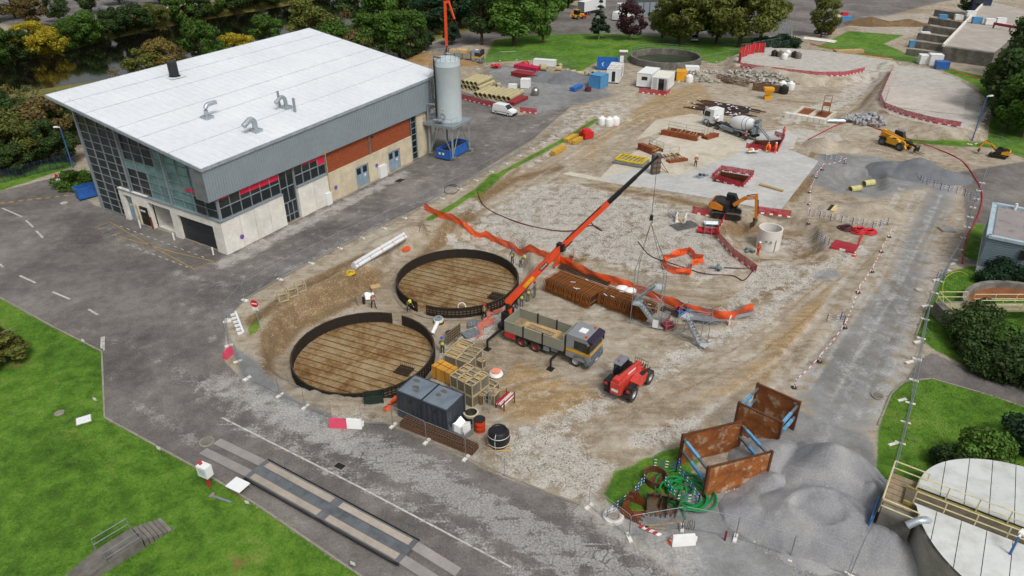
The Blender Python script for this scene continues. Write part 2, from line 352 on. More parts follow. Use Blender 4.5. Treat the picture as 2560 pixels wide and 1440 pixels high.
paint('grey',[(575,860),(640,900),(720,990),(860,1050),(960,1060),(820,1070),(690,1010),(600,950)],1,.9)
# lawns
for P in(LAWN1,LAWN3,LAWN4,LAWN5):paint('grass',P,.45)
for P in(LAWN2,LAWN6):paint('grass',P,2.0)
for P in([(-400,470),(-200,430),(0,478),(190,415),(160,390),(0,440),(-400,380)],[(150,470),(165,445),(215,420),(225,470),(210,480)]):paint('grass',P,.8)
stroke('grass',[(1075,548),(1150,505),(1260,430),(1345,385),(1420,345),(1490,300)],1.1,.9,.95)
stroke('grass',[(1190,490),(1240,440)],2.0,1.2,.9)
paint('grass',[(1540,1180),(1600,1150),(1690,1115),(1760,1130),(1720,1200),(1640,1270),(1560,1285),(1500,1240)],.9,.95)
paint('grass',[(625,810),(650,790),(655,820),(620,850)],.8,.9);stroke('grass',[(740,790),(790,760),(860,740)],.8,1.2,.6)
stroke('grass',[(2240,350),(2400,362),(2480,365)],2.2,1.6,.9);paint('grass',[(2400,640),(2430,560),(2470,560),(2450,660)],1,.8)
paint('mud',[(60,895),(90,900),(60,925),(0,940),(-60,930)],.8,.5)
for u,v,r in((278,1160,.5),(140,958,.45),(200,1055,.8),(1900,1290,.6),(1180,1250,.5),(600,1410,.9),(420,1170,.3),(210,1310,.5),(330,1380,.4)):
 c=G(u,v);i=near(np.array([[c.x,c.y]]),r+1);MASK['mud'][i]=np.maximum(MASK['mud'][i],.55*np.clip(1.4-np.hypot(gx[i]-c.x,gy[i]-c.y)/r,0,1))
 # far banks and woods floor: rough grass
BANK=wp([(-900,200),(-300,130),(0,90),(200,60),(420,20),(700,-20),(1100,-80),(2600,-200),(2600,-110),(1500,-30),(1380,40),(1200,70),(1040,120),(900,100),(600,175),(350,210),(100,420),(-300,480),(-900,600)])
paint('grass',None,4,.75,raw=BANK);paint('mud',None,4,.6,raw=BANK)
OUT=(gy>300)|(np.abs(gx)>230);MASK['grass'][OUT]=np.maximum(MASK['grass'][OUT],.7)
stroke('asphalt',[(-300,40),(0,42),(170,62),(330,30),(470,-10)],7,2,1.0);stroke('grass',[(-300,40),(0,42),(170,62),(330,30),(470,-10)],6,2,-1.0)
paint('mud',[(2230,20),(2330,20),(2300,60),(2200,100),(2150,70)],5,.5);paint('dust',[(2150,40),(2330,30),(2330,80),(2220,110),(2140,90)],6,.6)
for P in(PIT,):paint('mud',None,1.5,.35,raw=P)
kill=np.maximum(MASK['grass']*1.0,0)
for k in('gravel','grey','crack'):MASK[k]*=1-np.clip(kill,0,1)
i=near(PIT,3);q=sdist(PIT,gx[i],gy[i]);gz[i]+=np.exp(-((q+.9)/.9)**2)*nr.uniform(-.16,.16,len(i))
# kerb step and unevenness
gz=gz+.07*np.clip(MASK['grass'],0,1)
flat=np.clip(1-MASK['asphalt']-MASK['grass']*.4,0,1)
gz+=flat*(.05*np.sin(gx*1.3+np.sin(gy*.9))*np.sin(gy*1.1+gx*.4)+.025*(nr.rand(len(gx))-.5)*(gy<150))
# ---- one sheet, split into road / lawn / gravel / ground objects that share the material and join exactly
def ground_material():
 t=NT('site_ground');p=t.n('ShaderNodeNewGeometry').outputs['Position']
 a1=t.n('ShaderNodeAttribute',attribute_name='m1');a2=t.n('ShaderNodeAttribute',attribute_name='m2')
 s1=t.n('ShaderNodeSeparateColor');t.l(a1 .outputs['Color'],s1 .inputs[0]);s2=t.n('ShaderNodeSeparateColor');t.l(a2 .outputs['Color'],s2 .inputs[0])
 nb=t.noise(p,.11,5,.6,.4);nm=t.noise(p,.8,5,.65,.3);nf=t.noise(p,6.5,4,.7);nff=t.noise(p,26,3,.7)
 mp=t.n('ShaderNodeMapping');t.l(p,mp.inputs[0]);mp.inputs['Rotation'].default_value=(0,0,R(-40));mp.inputs['Scale'].default_value=(.25,2.4,1);ns=t.noise(mp.outputs[0],.9,5,.65)
 e=t.math('ADD',t.math('MULTIPLY',t.math('SUBTRACT',nm,.5),1.3),t.math('MULTIPLY',t.math('SUBTRACT',nf,.5),.9))
 e=t.math('MINIMUM',t.math('MAXIMUM',e,-.36),.36)
 def M(v,a=.42,b=.62):return t.rng(t.math('ADD',v,e),a,b)
 vo=t.n('ShaderNodeTexVoronoi');t.l(p,vo.inputs['Vector']);vo.inputs['Scale'].default_value=14.0
 vr=t.n('ShaderNodeSeparateColor');t.l(vo.outputs['Color'],vr.inputs[0])
 st=vr.outputs[0]
 dirt=t.ramp(t.math('ADD',t.math('MULTIPLY',nb,.35),t.math('ADD',t.math('MULTIPLY',nm,.4),t.math('MULTIPLY',ns,.25))),(.33,'6b5d49'),(.45,'8d806c'),(.54,'a59b8b'),(.68,'bbb5aa'))
 tan=t.ramp(t.math('ADD',t.math('MULTIPLY',nm,.5),t.math('MULTIPLY',ns,.5)),(.33,'79634a'),(.52,'9c845f'),(.7,'b6a585'))
 mud=t.ramp(t.math('ADD',t.math('MULTIPLY',nm,.6),t.math('MULTIPLY',nf,.4)),(.32,'4e3b22'),(.5,'735a38'),(.68,'94764c'))
 grav=t.ramp(t.math('ADD',t.math('MULTIPLY',st,.22),t.math('ADD',t.math('MULTIPLY',nm,.44),t.math('MULTIPLY',nf,.34))),(.3,'87827a'),(.43,'a5a097'),(.56,'bab6ae'),(.74,'cdcac4'))
 grey=t.ramp(t.math('ADD',t.math('MULTIPLY',nb,.5),t.math('ADD',t.math('MULTIPLY',nm,.35),t.math('MULTIPLY',nff,.15))),(.34,'5f605f'),(.5,'7c7e7f'),(.68,'9a9da1'))
 asp=t.ramp(t.math('ADD',t.math('MULTIPLY',nb,.5),t.math('ADD',t.math('MULTIPLY',nm,.3),t.math('MULTIPLY',nf,.2))),(.36,'4e4b49'),(.48,'686461'),(.58,'7f7a76'),(.7,'96918c'))
 dust=t.ramp(t.math('ADD',t.math('MULTIPLY',nm,.6),t.math('MULTIPLY',nf,.4)),(.3,'98948d'),(.65,'bfbdb9'))
 gr=t.ramp(t.math('ADD',t.math('MULTIPLY',nm,.42),t.math('ADD',t.math('MULTIPLY',nb,.38),t.math('MULTIPLY',nf,.2))),(.36,'304a15'),(.46,'44671b'),(.53,'577d25'),(.6,'6b8436'),(.7,'8d8d4c'))
 # cracks
 vc=t.n('ShaderNodeTexVoronoi',feature='DISTANCE_TO_EDGE');t.l(t.rng(nb,.42,.56,1.3,3.0),vc.inputs['Scale'])
 wv=t.n('ShaderNodeVectorMath',operation='ADD');t.l(p,wv.inputs[0])
 nv=t.n('ShaderNodeTexNoise');t.l(p,nv.inputs['Vector']);nv.inputs['Scale'].default_value=1.2
 sv=t.n('ShaderNodeVectorMath',operation='SCALE');t.l(nv.outputs['Color'],sv.inputs[0]);sv.inputs['Scale'].default_value=.7
 t.l(sv.outputs[0],wv.inputs[1]);t.l(wv.outputs[0],vc.inputs['Vector'])
 cr=t.rng(t.math('ADD',vc.outputs[0],t.math('MULTIPLY',t.math('SUBTRACT',nf,.5),.08)),.035,.075)
 worn=t.math('MULTIPLY',t.rng(t.math('ADD',t.math('MULTIPLY',s2 .outputs[2],.8),t.math('ADD',t.math('MULTIPLY',e,.7),t.math('MULTIPLY',t.math('SUBTRACT',ns,.5),1.3))),.46,.62),t.math('ADD',t.math('MULTIPLY',cr,.9),.1))
 c=t.mix(M(a2 .outputs['Alpha']),dirt,tan)
 c=t.mix(t.math('MULTIPLY',M(s1 .outputs[2]),.85),c,mud)
 c=t.mix(t.math('MULTIPLY',M(s1 .outputs[1]),.9),c,grav)
 c=t.mix(t.math('MULTIPLY',t.rng(t.math('ADD',st,t.math('MULTIPLY',t.math('SUBTRACT',nm,.5),.5)),.9,.95),.5),c,hx('b9b5ab'))
 c=t.mix(M(s1 .outputs[0]),c,asp)
 c=t.mix(t.math('MULTIPLY',M(s2 .outputs[0]),.92),c,grey)
 c=t.mix(t.math('MULTIPLY',M(s2 .outputs[1],.3,.75),.6),c,dust)
 c=t.mix(t.math('MULTIPLY',worn,.8),c,t.ramp(nf,(.3,'8f8e8b'),(.7,'b0b0ad')))
 g1=t.mix(t.math('MULTIPLY',M(s1 .outputs[2]),.8),gr,mud)
 c=t.mix(M(a1 .outputs['Alpha']),c,g1)
 fine=t.rng(t.math('ADD',t.math('MULTIPLY',nff,.5),t.math('MULTIPLY',nf,.5)),.3,.7,.74,1.24)
 hv=t.n('ShaderNodeHueSaturation');t.l(c,hv.inputs['Color']);t.l(fine,hv.inputs['Value'])
 t.l(hv.outputs[0],t.b.inputs['Base Color']);t.b.inputs['Roughness'].default_value=.93;t.b.inputs['Specular IOR Level'].default_value=.25
 t.bump(t.math('ADD',t.math('ADD',nf,t.math('MULTIPLY',nff,.6)),t.math('MULTIPLY',st,.5)),.55,.06)
 return t.m
MGR=ground_material()
m1=np.stack([MASK['asphalt'],MASK['gravel'],MASK['mud'],MASK['grass']],1).astype(np.float32)
m2=np.stack([MASK['grey'],MASK['dust'],MASK['crack'],MASK['tan']],1).astype(np.float32)
ii=(np.arange(NY-1)[:,None]*NX+np.arange(NX-1)[None,:]).ravel()
FQ=np.stack([ii,ii+1,ii+NX+1,ii+NX],1)
fm=lambda k:MASK[k][FQ].mean(1)
cls=np.zeros(len(FQ),int);a_,g_,v_,y_=fm('asphalt'),fm('grass'),fm('gravel'),fm('grey')
cls[v_>.5]=3;cls[a_>.5]=1;cls[y_>.5]=4;cls[g_>.5]=2
for k,nm_ in enumerate(('ground','road','lawn','gravel_ground','haul_road')):
 f=FQ[cls==k];us,inv=np.unique(f,return_inverse=True);f2=inv.reshape(f.shape)
 me=bpy.data.meshes.new(nm_);me.vertices.add(len(us));me.loops.add(f2 .size);me.polygons.add(len(f2))
 me.vertices.foreach_set('co',np.stack([gx[us],gy[us],gz[us]],1).ravel().astype(np.float32))
 me.loops.foreach_set('vertex_index',f2 .ravel().astype(np.int32));me.polygons.foreach_set('loop_start',(np.arange(len(f2))*4).astype(np.int32))
 for an,ar in(('m1',m1),('m2',m2)):
  at=me.attributes.new(an,'FLOAT_COLOR','POINT');at.data.foreach_set('color',ar[us].ravel())
 me.materials.append(MGR);me.update(calc_edges=True);me.validate()
 me.polygons.foreach_set('use_smooth',[True]*len(me.polygons))
 link(nm_,me)['kind']='structure'
 # river
t=NT('river_water');p=t.n('ShaderNodeNewGeometry').outputs['Position'];t.b.inputs['Base Color'].default_value=hx('0e0d0a');t.b.inputs['Roughness'].default_value=.06
t.bump(t.noise(p,.9,4,.6),.12,.05);MWATER=t.m
mb=MB();mb.add([(x,y,-2.6)for x,y in RIVER],[tuple(range(len(RIVER)))]);mb.build('river',MWATER)['kind']='structure'
# grass tufts as real blades on the near lawns, crushed stones on the gravel
def scatter(name,mask,n,region,mk,m,thr=.75):
 x0,x1,y0,y1=region;pts=[]
 idx=np.where((MASK[mask]>thr)&(gx>x0)&(gx<x1)&(gy>y0)&(gy<y1))[0]
 ch=nr.choice(idx,n);X=gx[ch]+nr.uniform(-.3,.3,n);Y=gy[ch]+nr.uniform(-.3,.3,n);Z=gz[ch]
 vs,fs=mk(X,Y,Z,n)
 me=bpy.data.meshes.new(name);me.vertices.add(len(vs));me.vertices.foreach_set('co',vs.ravel().astype(np.float32))
 k=fs.shape[1];me.loops.add(fs.size);me.polygons.add(len(fs));me.loops.foreach_set('vertex_index',fs.ravel().astype(np.int32));me.polygons.foreach_set('loop_start',(np.arange(len(fs))*k).astype(np.int32))
 me.materials.append(m);me.update(calc_edges=True);o=link(name,me);o['kind']='stuff';return o
def mk_blade(X,Y,Z,n):
 a=nr.uniform(0,6.28,n);wd=nr.uniform(.012,.03,n);h=nr.uniform(.05,.13,n);l=nr.uniform(-.07,.07,(n,2))
 A=np.stack([X-np.cos(a)*wd,Y-np.sin(a)*wd,Z-.02],1);B=np.stack([X+np.cos(a)*wd,Y+np.sin(a)*wd,Z-.02],1);C=np.stack([X+l[:,0],Y+l[:,1],Z+h],1)
 return np.stack([A,B,C],1).reshape(-1,3),np.arange(3*n).reshape(-1,3)
def mk_stone(X,Y,Z,n,s0=.015,s1=.075):
 s=s0+(s1-s0)*nr.rand(n)**2.2;o=np.array([[1,0,0],[0,1,0],[-1,0,0],[0,-1,0],[0,0,.8],[0,0,-.8]],float)
 q=o[None]*nr.uniform(.6,1.3,(n,6,1))*s[:,None,None]+nr.uniform(-.2,.2,(n,6,3))*s[:,None,None]
 a=nr.uniform(0,6.28,n);ca,sa=np.cos(a)[:,None],np.sin(a)[:,None];x=q[...,0]*ca-q[...,1]*sa;y=q[...,0]*sa+q[...,1]*ca
 v=np.stack([x+X[:,None],y+Y[:,None],q[...,2]+Z[:,None]+.01],2).reshape(-1,3)
 f=np.array([[0,1,4],[1,2,4],[2,3,4],[3,0,4],[1,0,5],[2,1,5],[3,2,5],[0,3,5]])
 return v,(f[None]+6*np.arange(n)[:,None,None]).reshape(-1,3)
def stone_mat(name,*cols):
 t=NT(name);ge=t.n('ShaderNodeNewGeometry');t.l(t.ramp(ge.outputs['Random Per Island'],*[(i/(len(cols)-1),c)for i,c in enumerate(cols)]),t.b.inputs['Base Color']);t.b.inputs['Roughness'].default_value=.9;return t.m
MBL=stone_mat('grass_blades','315014','466f1b','5b8226','7b8a40');MST=stone_mat('crushed_stone','67635c','8b877f','a5a19a','bfbbb4')
for a in((-75,-2,18,62),(28,90,18,70)):tag(scatter('grass','grass',62000,a,mk_blade,MBL,.5),'short green grass blades on the %s'%('near left lawn' if a[0]<0 else 'lawns right of the mesh fence'),'grass')
tag(scatter('loose_stones','gravel',36000,(-20,60,28,110),mk_stone,MST,.55),'pale crushed stones scattered over the gravel strips','stones')
# -- shared materials
MCON=mat('concrete_pale','dcdad3',.85,0,.12,.6,.15,'c6c2b8',.62,.2)
MCOND=mat('concrete_weathered','7d7a72',.9,0,.25,.7,.3,'4b4842',.55,.2)
MGALV=mat('galvanised','9aa2a8',.45,.6,.12,2)
MSTEELG=mat('painted_steel_grey','8b959c',.5,.2,.08,2)
MBLK=mat('black_rubber','17181a',.8,0,.2,3,dust=.25)
MBLKM=mat('black_metal','1b1c1f',.45,.3,.2,3,dust=.1)
MWHT=mat('white_paint','dfe2e3',.45,0,.06,1.2,dust=.08)
MWHTP=mat('white_plastic','e2e3e2',.5,0,.05,2)
MRED=mat('red_paint','b8212a',.5,0,.12,2,dust=.12)
MORG=mat('orange_paint','d8481f',.45,0,.1,1.5,dust=.06)
MYEL=mat('yellow_paint','d99a12',.45,0,.1,1.5,dust=.12)
MBLUE=mat('blue_paint','1f5fae',.5,0,.12,1.2,dust=.1)
MRUST=mat('rusty_steel','6e4226',.85,.1,.3,1.2,.3,'4a2a18',.5,.15)
MRUSTO=mat('rusty_orange','8d4a20',.85,.1,.25,1.0,.2,'5d3018',.55,.15)
MWOOD=mat('timber_pale','b79a6c',.8,0,.2,3,.1)
MWOODG=mat('timber_grey','8d7d64',.85,0,.25,3,.15)
MGLS=NT('dark_glass');MGLS.b.inputs['Base Color'].default_value=hx('1a2326');MGLS.b.inputs['Roughness'].default_value=.07;MGLS.b.inputs['Specular IOR Level'].default_value=.8;MGLS=MGLS.m
MTEAL=mat('teal_glass','6b918f',.12,0,.16,.5,0,'4a6b6a',.58,.15);MGL2=mat('smoked_glass','2e3b3d',.1,0,.3,.4,0,'151b1d',.5,.2)
MGREYCLAD=mat('grey_cladding','8a969e',.45,.1,.05,.4)
MPINK=mat('crimson_panel','d51f47',.4,0,.06,1)
MORGNET=None
def net_mat(name,col,a):
 t=NT(name);p=t.n('ShaderNodeTexCoord').outputs['Object'];n=t.noise(p,3,4)
 t.l(t.ramp(n,(.3,tuple(x*.75 for x in hx(col)[:3])+(1,)),(.7,hx(col))),t.b.inputs['Base Color']);t.b.inputs['Roughness'].default_value=.6
 w1=t.n('ShaderNodeTexVoronoi');t.l(p,w1 .inputs['Vector']);w1 .inputs['Scale'].default_value=22
 t.l(t.rng(t.math('ADD',w1 .outputs['Distance'],t.math('MULTIPLY',t.math('SUBTRACT',n,.5),.5)),.3-.3*a,.42-.3*a,0,1),t.b.inputs['Alpha'])
 return t.m
MNETO=net_mat('orange_netting','ee5a1c',.4);MNETR=net_mat('red_netting','b52a3c',.0)
def rail(mb,pts,h,r=.025,mids=(.5,),posts=True):
 pts=[V(p)for p in pts]
 for a,b in zip(pts,pts[1:]):
  for k in(1,)+tuple(mids):mb.tube(a+V((0,0,h*k)),b+V((0,0,h*k)),r,5)
 if posts:
  for p in pts:mb.tube(p,p+V((0,0,h)),r,5)
 return mb
def ladder(mb,p,q,wd,side,r=.025,st=.3):
 p,q,s=V(p),V(q),V(side).normalized()*wd/2
 mb.tube(p-s,q-s,r,5);mb.tube(p+s,q+s,r,5);n=int((q-p).length/st)
 for i in range(1,n):c=p.lerp(q,i/n);mb.tube(c-s,c+s,r*.7,4)
 # -- the hall
C0=G(570,633);LD=V((.49,.8717,0)).normalized();ND=V((-.8514,.5245,0)).normalized()
def Bp(l,w,z):return LD*l+ND*w+V((0,0,z))
def zr(l,w):return 10.45+(w+.3)*.148+l*.02
hall=thing('industrial_hall','large hall with white sloping roof, grey metal fascia and glazed front','building',C0)
def wbox(mb,l0,l1,w0,w1,z0,z1):return mb.obox(Bp(l0,w0,z0),LD*(l1-l0),ND*(w1-w0),V((0,0,z1-z0)))
WL=39.6;WW=23.4
# inner shell (dark core behind glass)
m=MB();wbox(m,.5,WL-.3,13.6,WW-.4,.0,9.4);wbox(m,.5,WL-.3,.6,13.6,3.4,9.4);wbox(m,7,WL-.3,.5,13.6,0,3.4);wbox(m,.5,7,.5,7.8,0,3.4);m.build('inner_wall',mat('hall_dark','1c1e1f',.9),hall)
# front base wall (concrete)
FR=[(0,1.2,0),(1.2,7.4,3.1),(7.4,8.6,0),(8.6,12.7,3.4),(12.7,15.9,0),(15.9,17.5,3.4),(17.5,18.3,0)]
for a,b,z in FR:m=MB();wbox(m,-.35,.15,a,b,z,3.9+b*.012);m.build('concrete_panel',MCON,hall)
m=MB();wbox(m,-.42,.2,-.42,18.4,3.93,4.08);m.build('ledge',MSTEELG,hall)
m=MB()
for k in range(7):wbox(m,.0,.06,1.2,7.4,.05+k*.435,.05+k*.435+.41)
m.build('garage_door',mat('garage_dark','2c3238',.5,.2),hall,label='closed dark grey garage door')
m=MB();wbox(m,.3,6.8,8.7,12.6,.02,.06);m.build('garage_floor',MCON,hall)
m=MB();wbox(m,.3,6.8,12.62,12.7,0,3.4);wbox(m,6.75,6.85,8.6,12.7,0,3.4);wbox(m,.3,6.8,8.55,8.65,0,3.4);m.build('garage_wall',MCON,hall)
for q in(9.6,10.8,11.6):
 m=MB();c=Bp(6.6,q,1.9);m.tube(c,c-LD*.12,.33,12);m.build('wall_fan',MBLKM,hall)
m=MB();wbox(m,-.02,.04,15.95,17.45,0,2.3);d=m.build('door',mat('door_blue_grey','8a9fb0',.5,.1),hall,label='pale blue-grey front door')
m=MB();wbox(m,-.02,.04,15.95,17.45,2.3,3.35);m.build('pane',MTEAL,hall)
m=MB();wbox(m,-.5,-.36,13.1,14.5,.3,2.6);sb_=m.build('notice_board',mat('board_black','14120f',.7,0,.1,2,0,'5e3414',.62,.1),hall)
m=MB()
for q in range(3):wbox(m,-.52,-.505,13.4+q*.33,13.65+q*.33,2.0,2.25)
m.build('notice',MWHT,sb_)
m=MB();wbox(m,-.46,-.36,12.75,13.05,0,1.5);m.build('rust_stain_panel',MRUSTO,hall)
m=MB();m.tube(Bp(-.4,15.2,0),Bp(-.4,15.2,2.6),.07,6);m.tube(Bp(-.4,15.2,2.6),Bp(-1.1,15.6,2.7),.06,6);m.tube(Bp(-.4,15.2,1.2),Bp(-.9,14.8,1.0),.05,6);m.build('standpipe',mat('yellowed_pipe','a89d63',.6),hall)
# curtain wall on the front: posts, mullions, transoms, panes
cw=MB();NC=12;CWd=WW/NC
for k in range(NC+1):
 wk=k*CWd;z0=4.05 if wk<18.2 else.1;th=.08 if k%4==0 else.032
 cw.beam(Bp(-.03,wk,z0),Bp(-.03,wk,zr(0,wk)-.1),th*2,.16,up=LD)
 if k in(4,8):cw.beam(Bp(-.3,wk+.05,4.1),Bp(-.3,wk+.05,zr(0,wk)-.2),.16,.16,up=LD)
ROWS=[.15,1.1,2.05,3.0,4.05]+[4.05+1.02*i for i in range(1,11)]
for z in ROWS:
 w0=18.3 if z<4 else max(0,(z+.15-10.45)/.148)
 if w0<WW:cw.beam(Bp(-.04,w0,z),Bp(-.04,WW,z),.09,.045)
cw.build('curtain_wall_frame',MSTEELG,hall)
m=MB();m.beam(Bp(-.1,WW+.05,0),Bp(-.1,WW+.05,zr(0,WW)),.3,.22,up=LD);m.build('corner_post',MSTEELG,hall)
TE=lambda c,z:(c<5 and not(c<2 and z<6.5))or(c==5 and z>4 and z<8.5)or(5<c<8 and 7.0<z<8.2)
for k in range(NC):
 wa,wb=k*CWd+.04,(k+1)*CWd-.04
 for j in range(len(ROWS)):
  z0=ROWS[j]+.03;z1=(ROWS[j+1]if j+1<len(ROWS)else ROWS[j]+1.02)-.03
  if z0<4 and wa<18.2:continue
  ta,tb=zr(0,wa)-.12,zr(0,wb)-.12
  if z0>tb-.05:continue
  m=MB();x=.02
  m.quad(Bp(x,wa,min(z0,ta)),Bp(x,wa,min(z1,ta)),Bp(x,wb,min(z1,tb)),Bp(x,wb,min(z0,tb)))
  m.build('pane',MTEAL if TE(k,z0+.4)else(MGL2 if rnd.random()<.45 else MGLS),hall)
for a,b,z0,z1 in((2.3,5.0,6.45,6.75),(1.75,2.2,6.0,6.75)):m=MB();wbox(m,-.09,-.04,a,b,z0,z1);m.build('crimson_panel',MPINK,hall)
# long side
SEG=[(0,2.2),(2.2,4.3),(4.3,6.5),(6.5,8.85)]
for a,b in SEG+[(11.3,13.9),(13.9,16.6)]:m=MB();wbox(m,a+.018-(.35 if a==0 else 0),b-.018,-.35,.15,0,3.86);m.build('concrete_panel',MCON,hall)
MCONY=mat('concrete_cream','cabfa6',.85,0,.12,.5,.15,'a99d84',.62,.2)
for a,b in((16.75,22.0),(24.62,28.95),(31.65,34.55)):m=MB();wbox(m,a+.01,b-.01,-.1,.2,0,3.8);m.build('concrete_panel',MCONY,hall)
for a,b in((22.0,24.62),(28.95,31.65)):
 m=MB();wbox(m,a,b,-.095,.2,2.85,3.8);m.build('concrete_panel',MCONY,hall)
 m=MB();wbox(m,a+.1,(a+b)/2-.02,.0,.06,0,2.8);wbox(m,(a+b)/2+.02,b-.1,.0,.06,0,2.8);d=m.build('double_door',mat('door_blue_grey','8a9fb0'),hall)
 for q in(a+.3,(a+b)/2+.25):
  m=MB();wbox(m,q,q+.8,-.012,-.002,1.75,2.6);m.build('pane',MGLS,d)
 m=MB();wbox(m,b-.9,b-.5,-.014,-.004,1.2,1.5);m.build('notice',MWHT,d)
for l0,l1 in((36.0,WL),):m=MB();wbox(m,l0,l1,-.1,.3,0,6.6);m.build('concrete_panel',MCONY,hall)
m=MB();wbox(m,WL,WL+.15,0,WW,0,9.5);m.build('end_wall',MCONY,hall)
m=MB();wbox(m,0,WL,WW,WW+.15,0,12.5);m.build('rear_wall',MGREYCLAD,hall)
m=MB();wbox(m,-.4,8.9,-.42,.2,3.88,3.98);wbox(m,11.25,16.65,-.42,.2,3.88,3.98);m.build('ledge',MSTEELG,hall)
def brick_mat():
 t=NT('orange_brick');tc=t.n('ShaderNodeTexCoord').outputs['Object'];mp=t.n('ShaderNodeMapping');t.l(tc,mp.inputs[0]);mp.inputs['Rotation'].default_value=(R(90),0,R(-60.6))
 b=t.n('ShaderNodeTexBrick');t.l(mp.outputs[0],b.inputs[0]);b.inputs['Scale'].default_value=2.2;b.inputs['Color1'].default_value=hx('9c4a26');b.inputs['Color2'].default_value=hx('874020');b.inputs['Mortar'].default_value=hx('7c4a30')
 b.inputs['Mortar Size'].default_value=.012;t.l(b.outputs[0],t.b.inputs['Base Color']);t.b.inputs['Roughness'].default_value=.85;return t.m
MBRICK=brick_mat()
for a,b in((16.95,25.2),(25.5,34.5)):m=MB();wbox(m,a,b,.02,.25,3.8,6.8);m.build('brick_infill',MBRICK,hall)
for q in(16.78,25.35):m=MB();wbox(m,q-.12,q+.12,-.12,.1,3.8,6.7);m.build('column',MCOND,hall)
m=MB();m.tube(Bp(16.5,-.45,0),Bp(16.5,-.45,7.5),.06,6);m.build('downpipe',mat('yellowed_pipe','a89d63',.6),hall)
def winband(l0,l1,nc,z0,z1,zm,reds,w_=0.0):
 fr=MB();s=(l1-l0)/nc
 for k in range(nc+1):fr.beam(Bp(l0+k*s,w_-.05,z0),Bp(l0+k*s,w_-.05,z1),.08,.12,up=ND)
 for z in(z0,zm,z1):fr.beam(Bp(l0,w_-.05,z),Bp(l1,w_-.05,z),.12,.08)
 f=fr.build('window_frame',MSTEELG,hall)
 for k in range(nc):
  for a,b in((z0,zm),(zm,z1)):
   m=MB();wbox(m,l0+k*s+.05,l0+(k+1)*s-.05,w_,w_+.03,a+.05,b-.05);m.build('pane',MGLS,f)
  if reds[k]:
   m=MB();wbox(m,l0+k*s+.05,l0+(k+1)*s-.05,w_-.06,w_-.02,z1-reds[k],z1);m.build('crimson_panel',MPINK,f)
winband(.15,8.85,6,4.0,6.6,5.3,(.35,0,.75,.8,.85,.85));winband(11.3,16.6,4,4.0,6.6,5.3,(0,.4,.5,1.2))
m=MB();wbox(m,-.05,.15,-.15,.12,3.98,6.7);m.build('corner_post',MSTEELG,hall)
winband(8.95,11.2,2,2.5,6.6,4.4,(0,0),.1)
m=MB();
for q in(8.95,9.7,10.45,11.2):m.beam(Bp(q,.05,.05),Bp(q,.05,2.5),.09,.1,up=ND)
m.beam(Bp(8.95,.05,.9),Bp(11.2,.05,.9),.1,.06);ef=m.build('entrance_frame',MSTEELG,hall)
for q in(8.95,9.7,10.45):m=MB();wbox(m,q+.06,q+.69,.1,.12,.05,2.45);m.build('pane',MGLS,ef)
fr=MB()
for q in(34.7,35.9):fr.beam(Bp(q,.0,0),Bp(q,.0,6.6),.1,.12,up=ND)
for k in range(8):fr.beam(Bp(34.7,0,.1+k*.92),Bp(35.9,0,.1+k*.92),.1,.06)
f=fr.build('slit_window_frame',MSTEELG,hall)
for k in range(7):m=MB();wbox(m,34.76,35.84,.05,.08,.16+k*.92,.96+k*.92);m.build('pane',MGLS,f)
# fascia: corrugated sheet
l0,l1,wo_=-1.25,40.4,-.45;n=int((l1-l0)/.34);vs=[];fs=[]
for k in range(n+1):
 for q,dw in((0,0),(.5,0),(.56,.045),(.94,.045)):
  l=min(l1,l0+(k+q)*(l1-l0)/n);vs+=[Bp(l,wo_+dw,6.62),Bp(l,wo_+dw,zr(l,wo_)-.12)]
for i in range(len(vs)//2-1):fs.append((2*i,2*i+1,2*i+3,2*i+2))
m=MB();m.add(vs,fs);m.build('metal_fascia',MGREYCLAD,hall)
m=MB();wbox(m,-1.25,40.4,-.38,.3,6.56,6.63);m.build('soffit',MSTEELG,hall)
m=MB();m.quad(Bp(-1.25,-.44,6.62),Bp(-1.25,1.6,6.62),Bp(-1.25,1.6,zr(-1.25,1.6)-.1),Bp(-1.25,-.44,zr(-1.25,-.44)-.1));m.quad(Bp(-1.25,1.6,6.62),Bp(-.1,1.6,6.62),Bp(-.1,1.6,zr(-.1,1.6)-.1),Bp(-1.25,1.6,zr(-1.25,1.6)-.1));m.build('fascia_return',mat('return_grey','6e7377',.6),hall)
m=MB()
for l in(0.2,25.3):m.box(*(Bp(l,-.7,6.35)),.35,.2,.2,R(60));
m.build('floodlight',MBLKM,hall)
# roof
ra,rb,r0,r1=-1.3,42.6,-.5,26.2
def roofm():
 t=NT('white_roof');p=t.n('ShaderNodeTexCoord').outputs['Object'];n1=t.noise(p,.12,4);n2=t.noise(p,1.5,4)
 t.l(t.ramp(t.math('ADD',t.math('MULTIPLY',n1,.6),t.math('MULTIPLY',n2,.4)),(.3,'c9ced3'),(.7,'dde2e6')),t.b.inputs['Base Color']);t.b.inputs['Roughness'].default_value=.5;return t.m
MROOF=roofm()
m=MB()
P=[Bp(ra,r0,zr(ra,r0)),Bp(rb,r0,zr(rb,r0)),Bp(rb,r1,zr(rb,r1)),Bp(ra,r1,zr(ra,r1))]
m.add(P+[p-V((0,0,.1))for p in P],[(0,1,2,3),(7,6,5,4),(0,4,5,1),(1,5,6,2),(2,6,7,3),(3,7,4,0)])
roof=m.build('roof',MROOF,hall)
m=MB();n=int((rb-ra)/1.0)
for k in range(1,n):
 l=ra+(rb-ra)*k/n;a,b=Bp(l,r0,zr(l,r0)+.012),Bp(l,r1,zr(l,r1)+.012);m.beam(a,b,.05,.03)
m.build('roof_ribs',MROOF,roof)
MSEAM=mat('seam_grey','b6bcc1',.6)
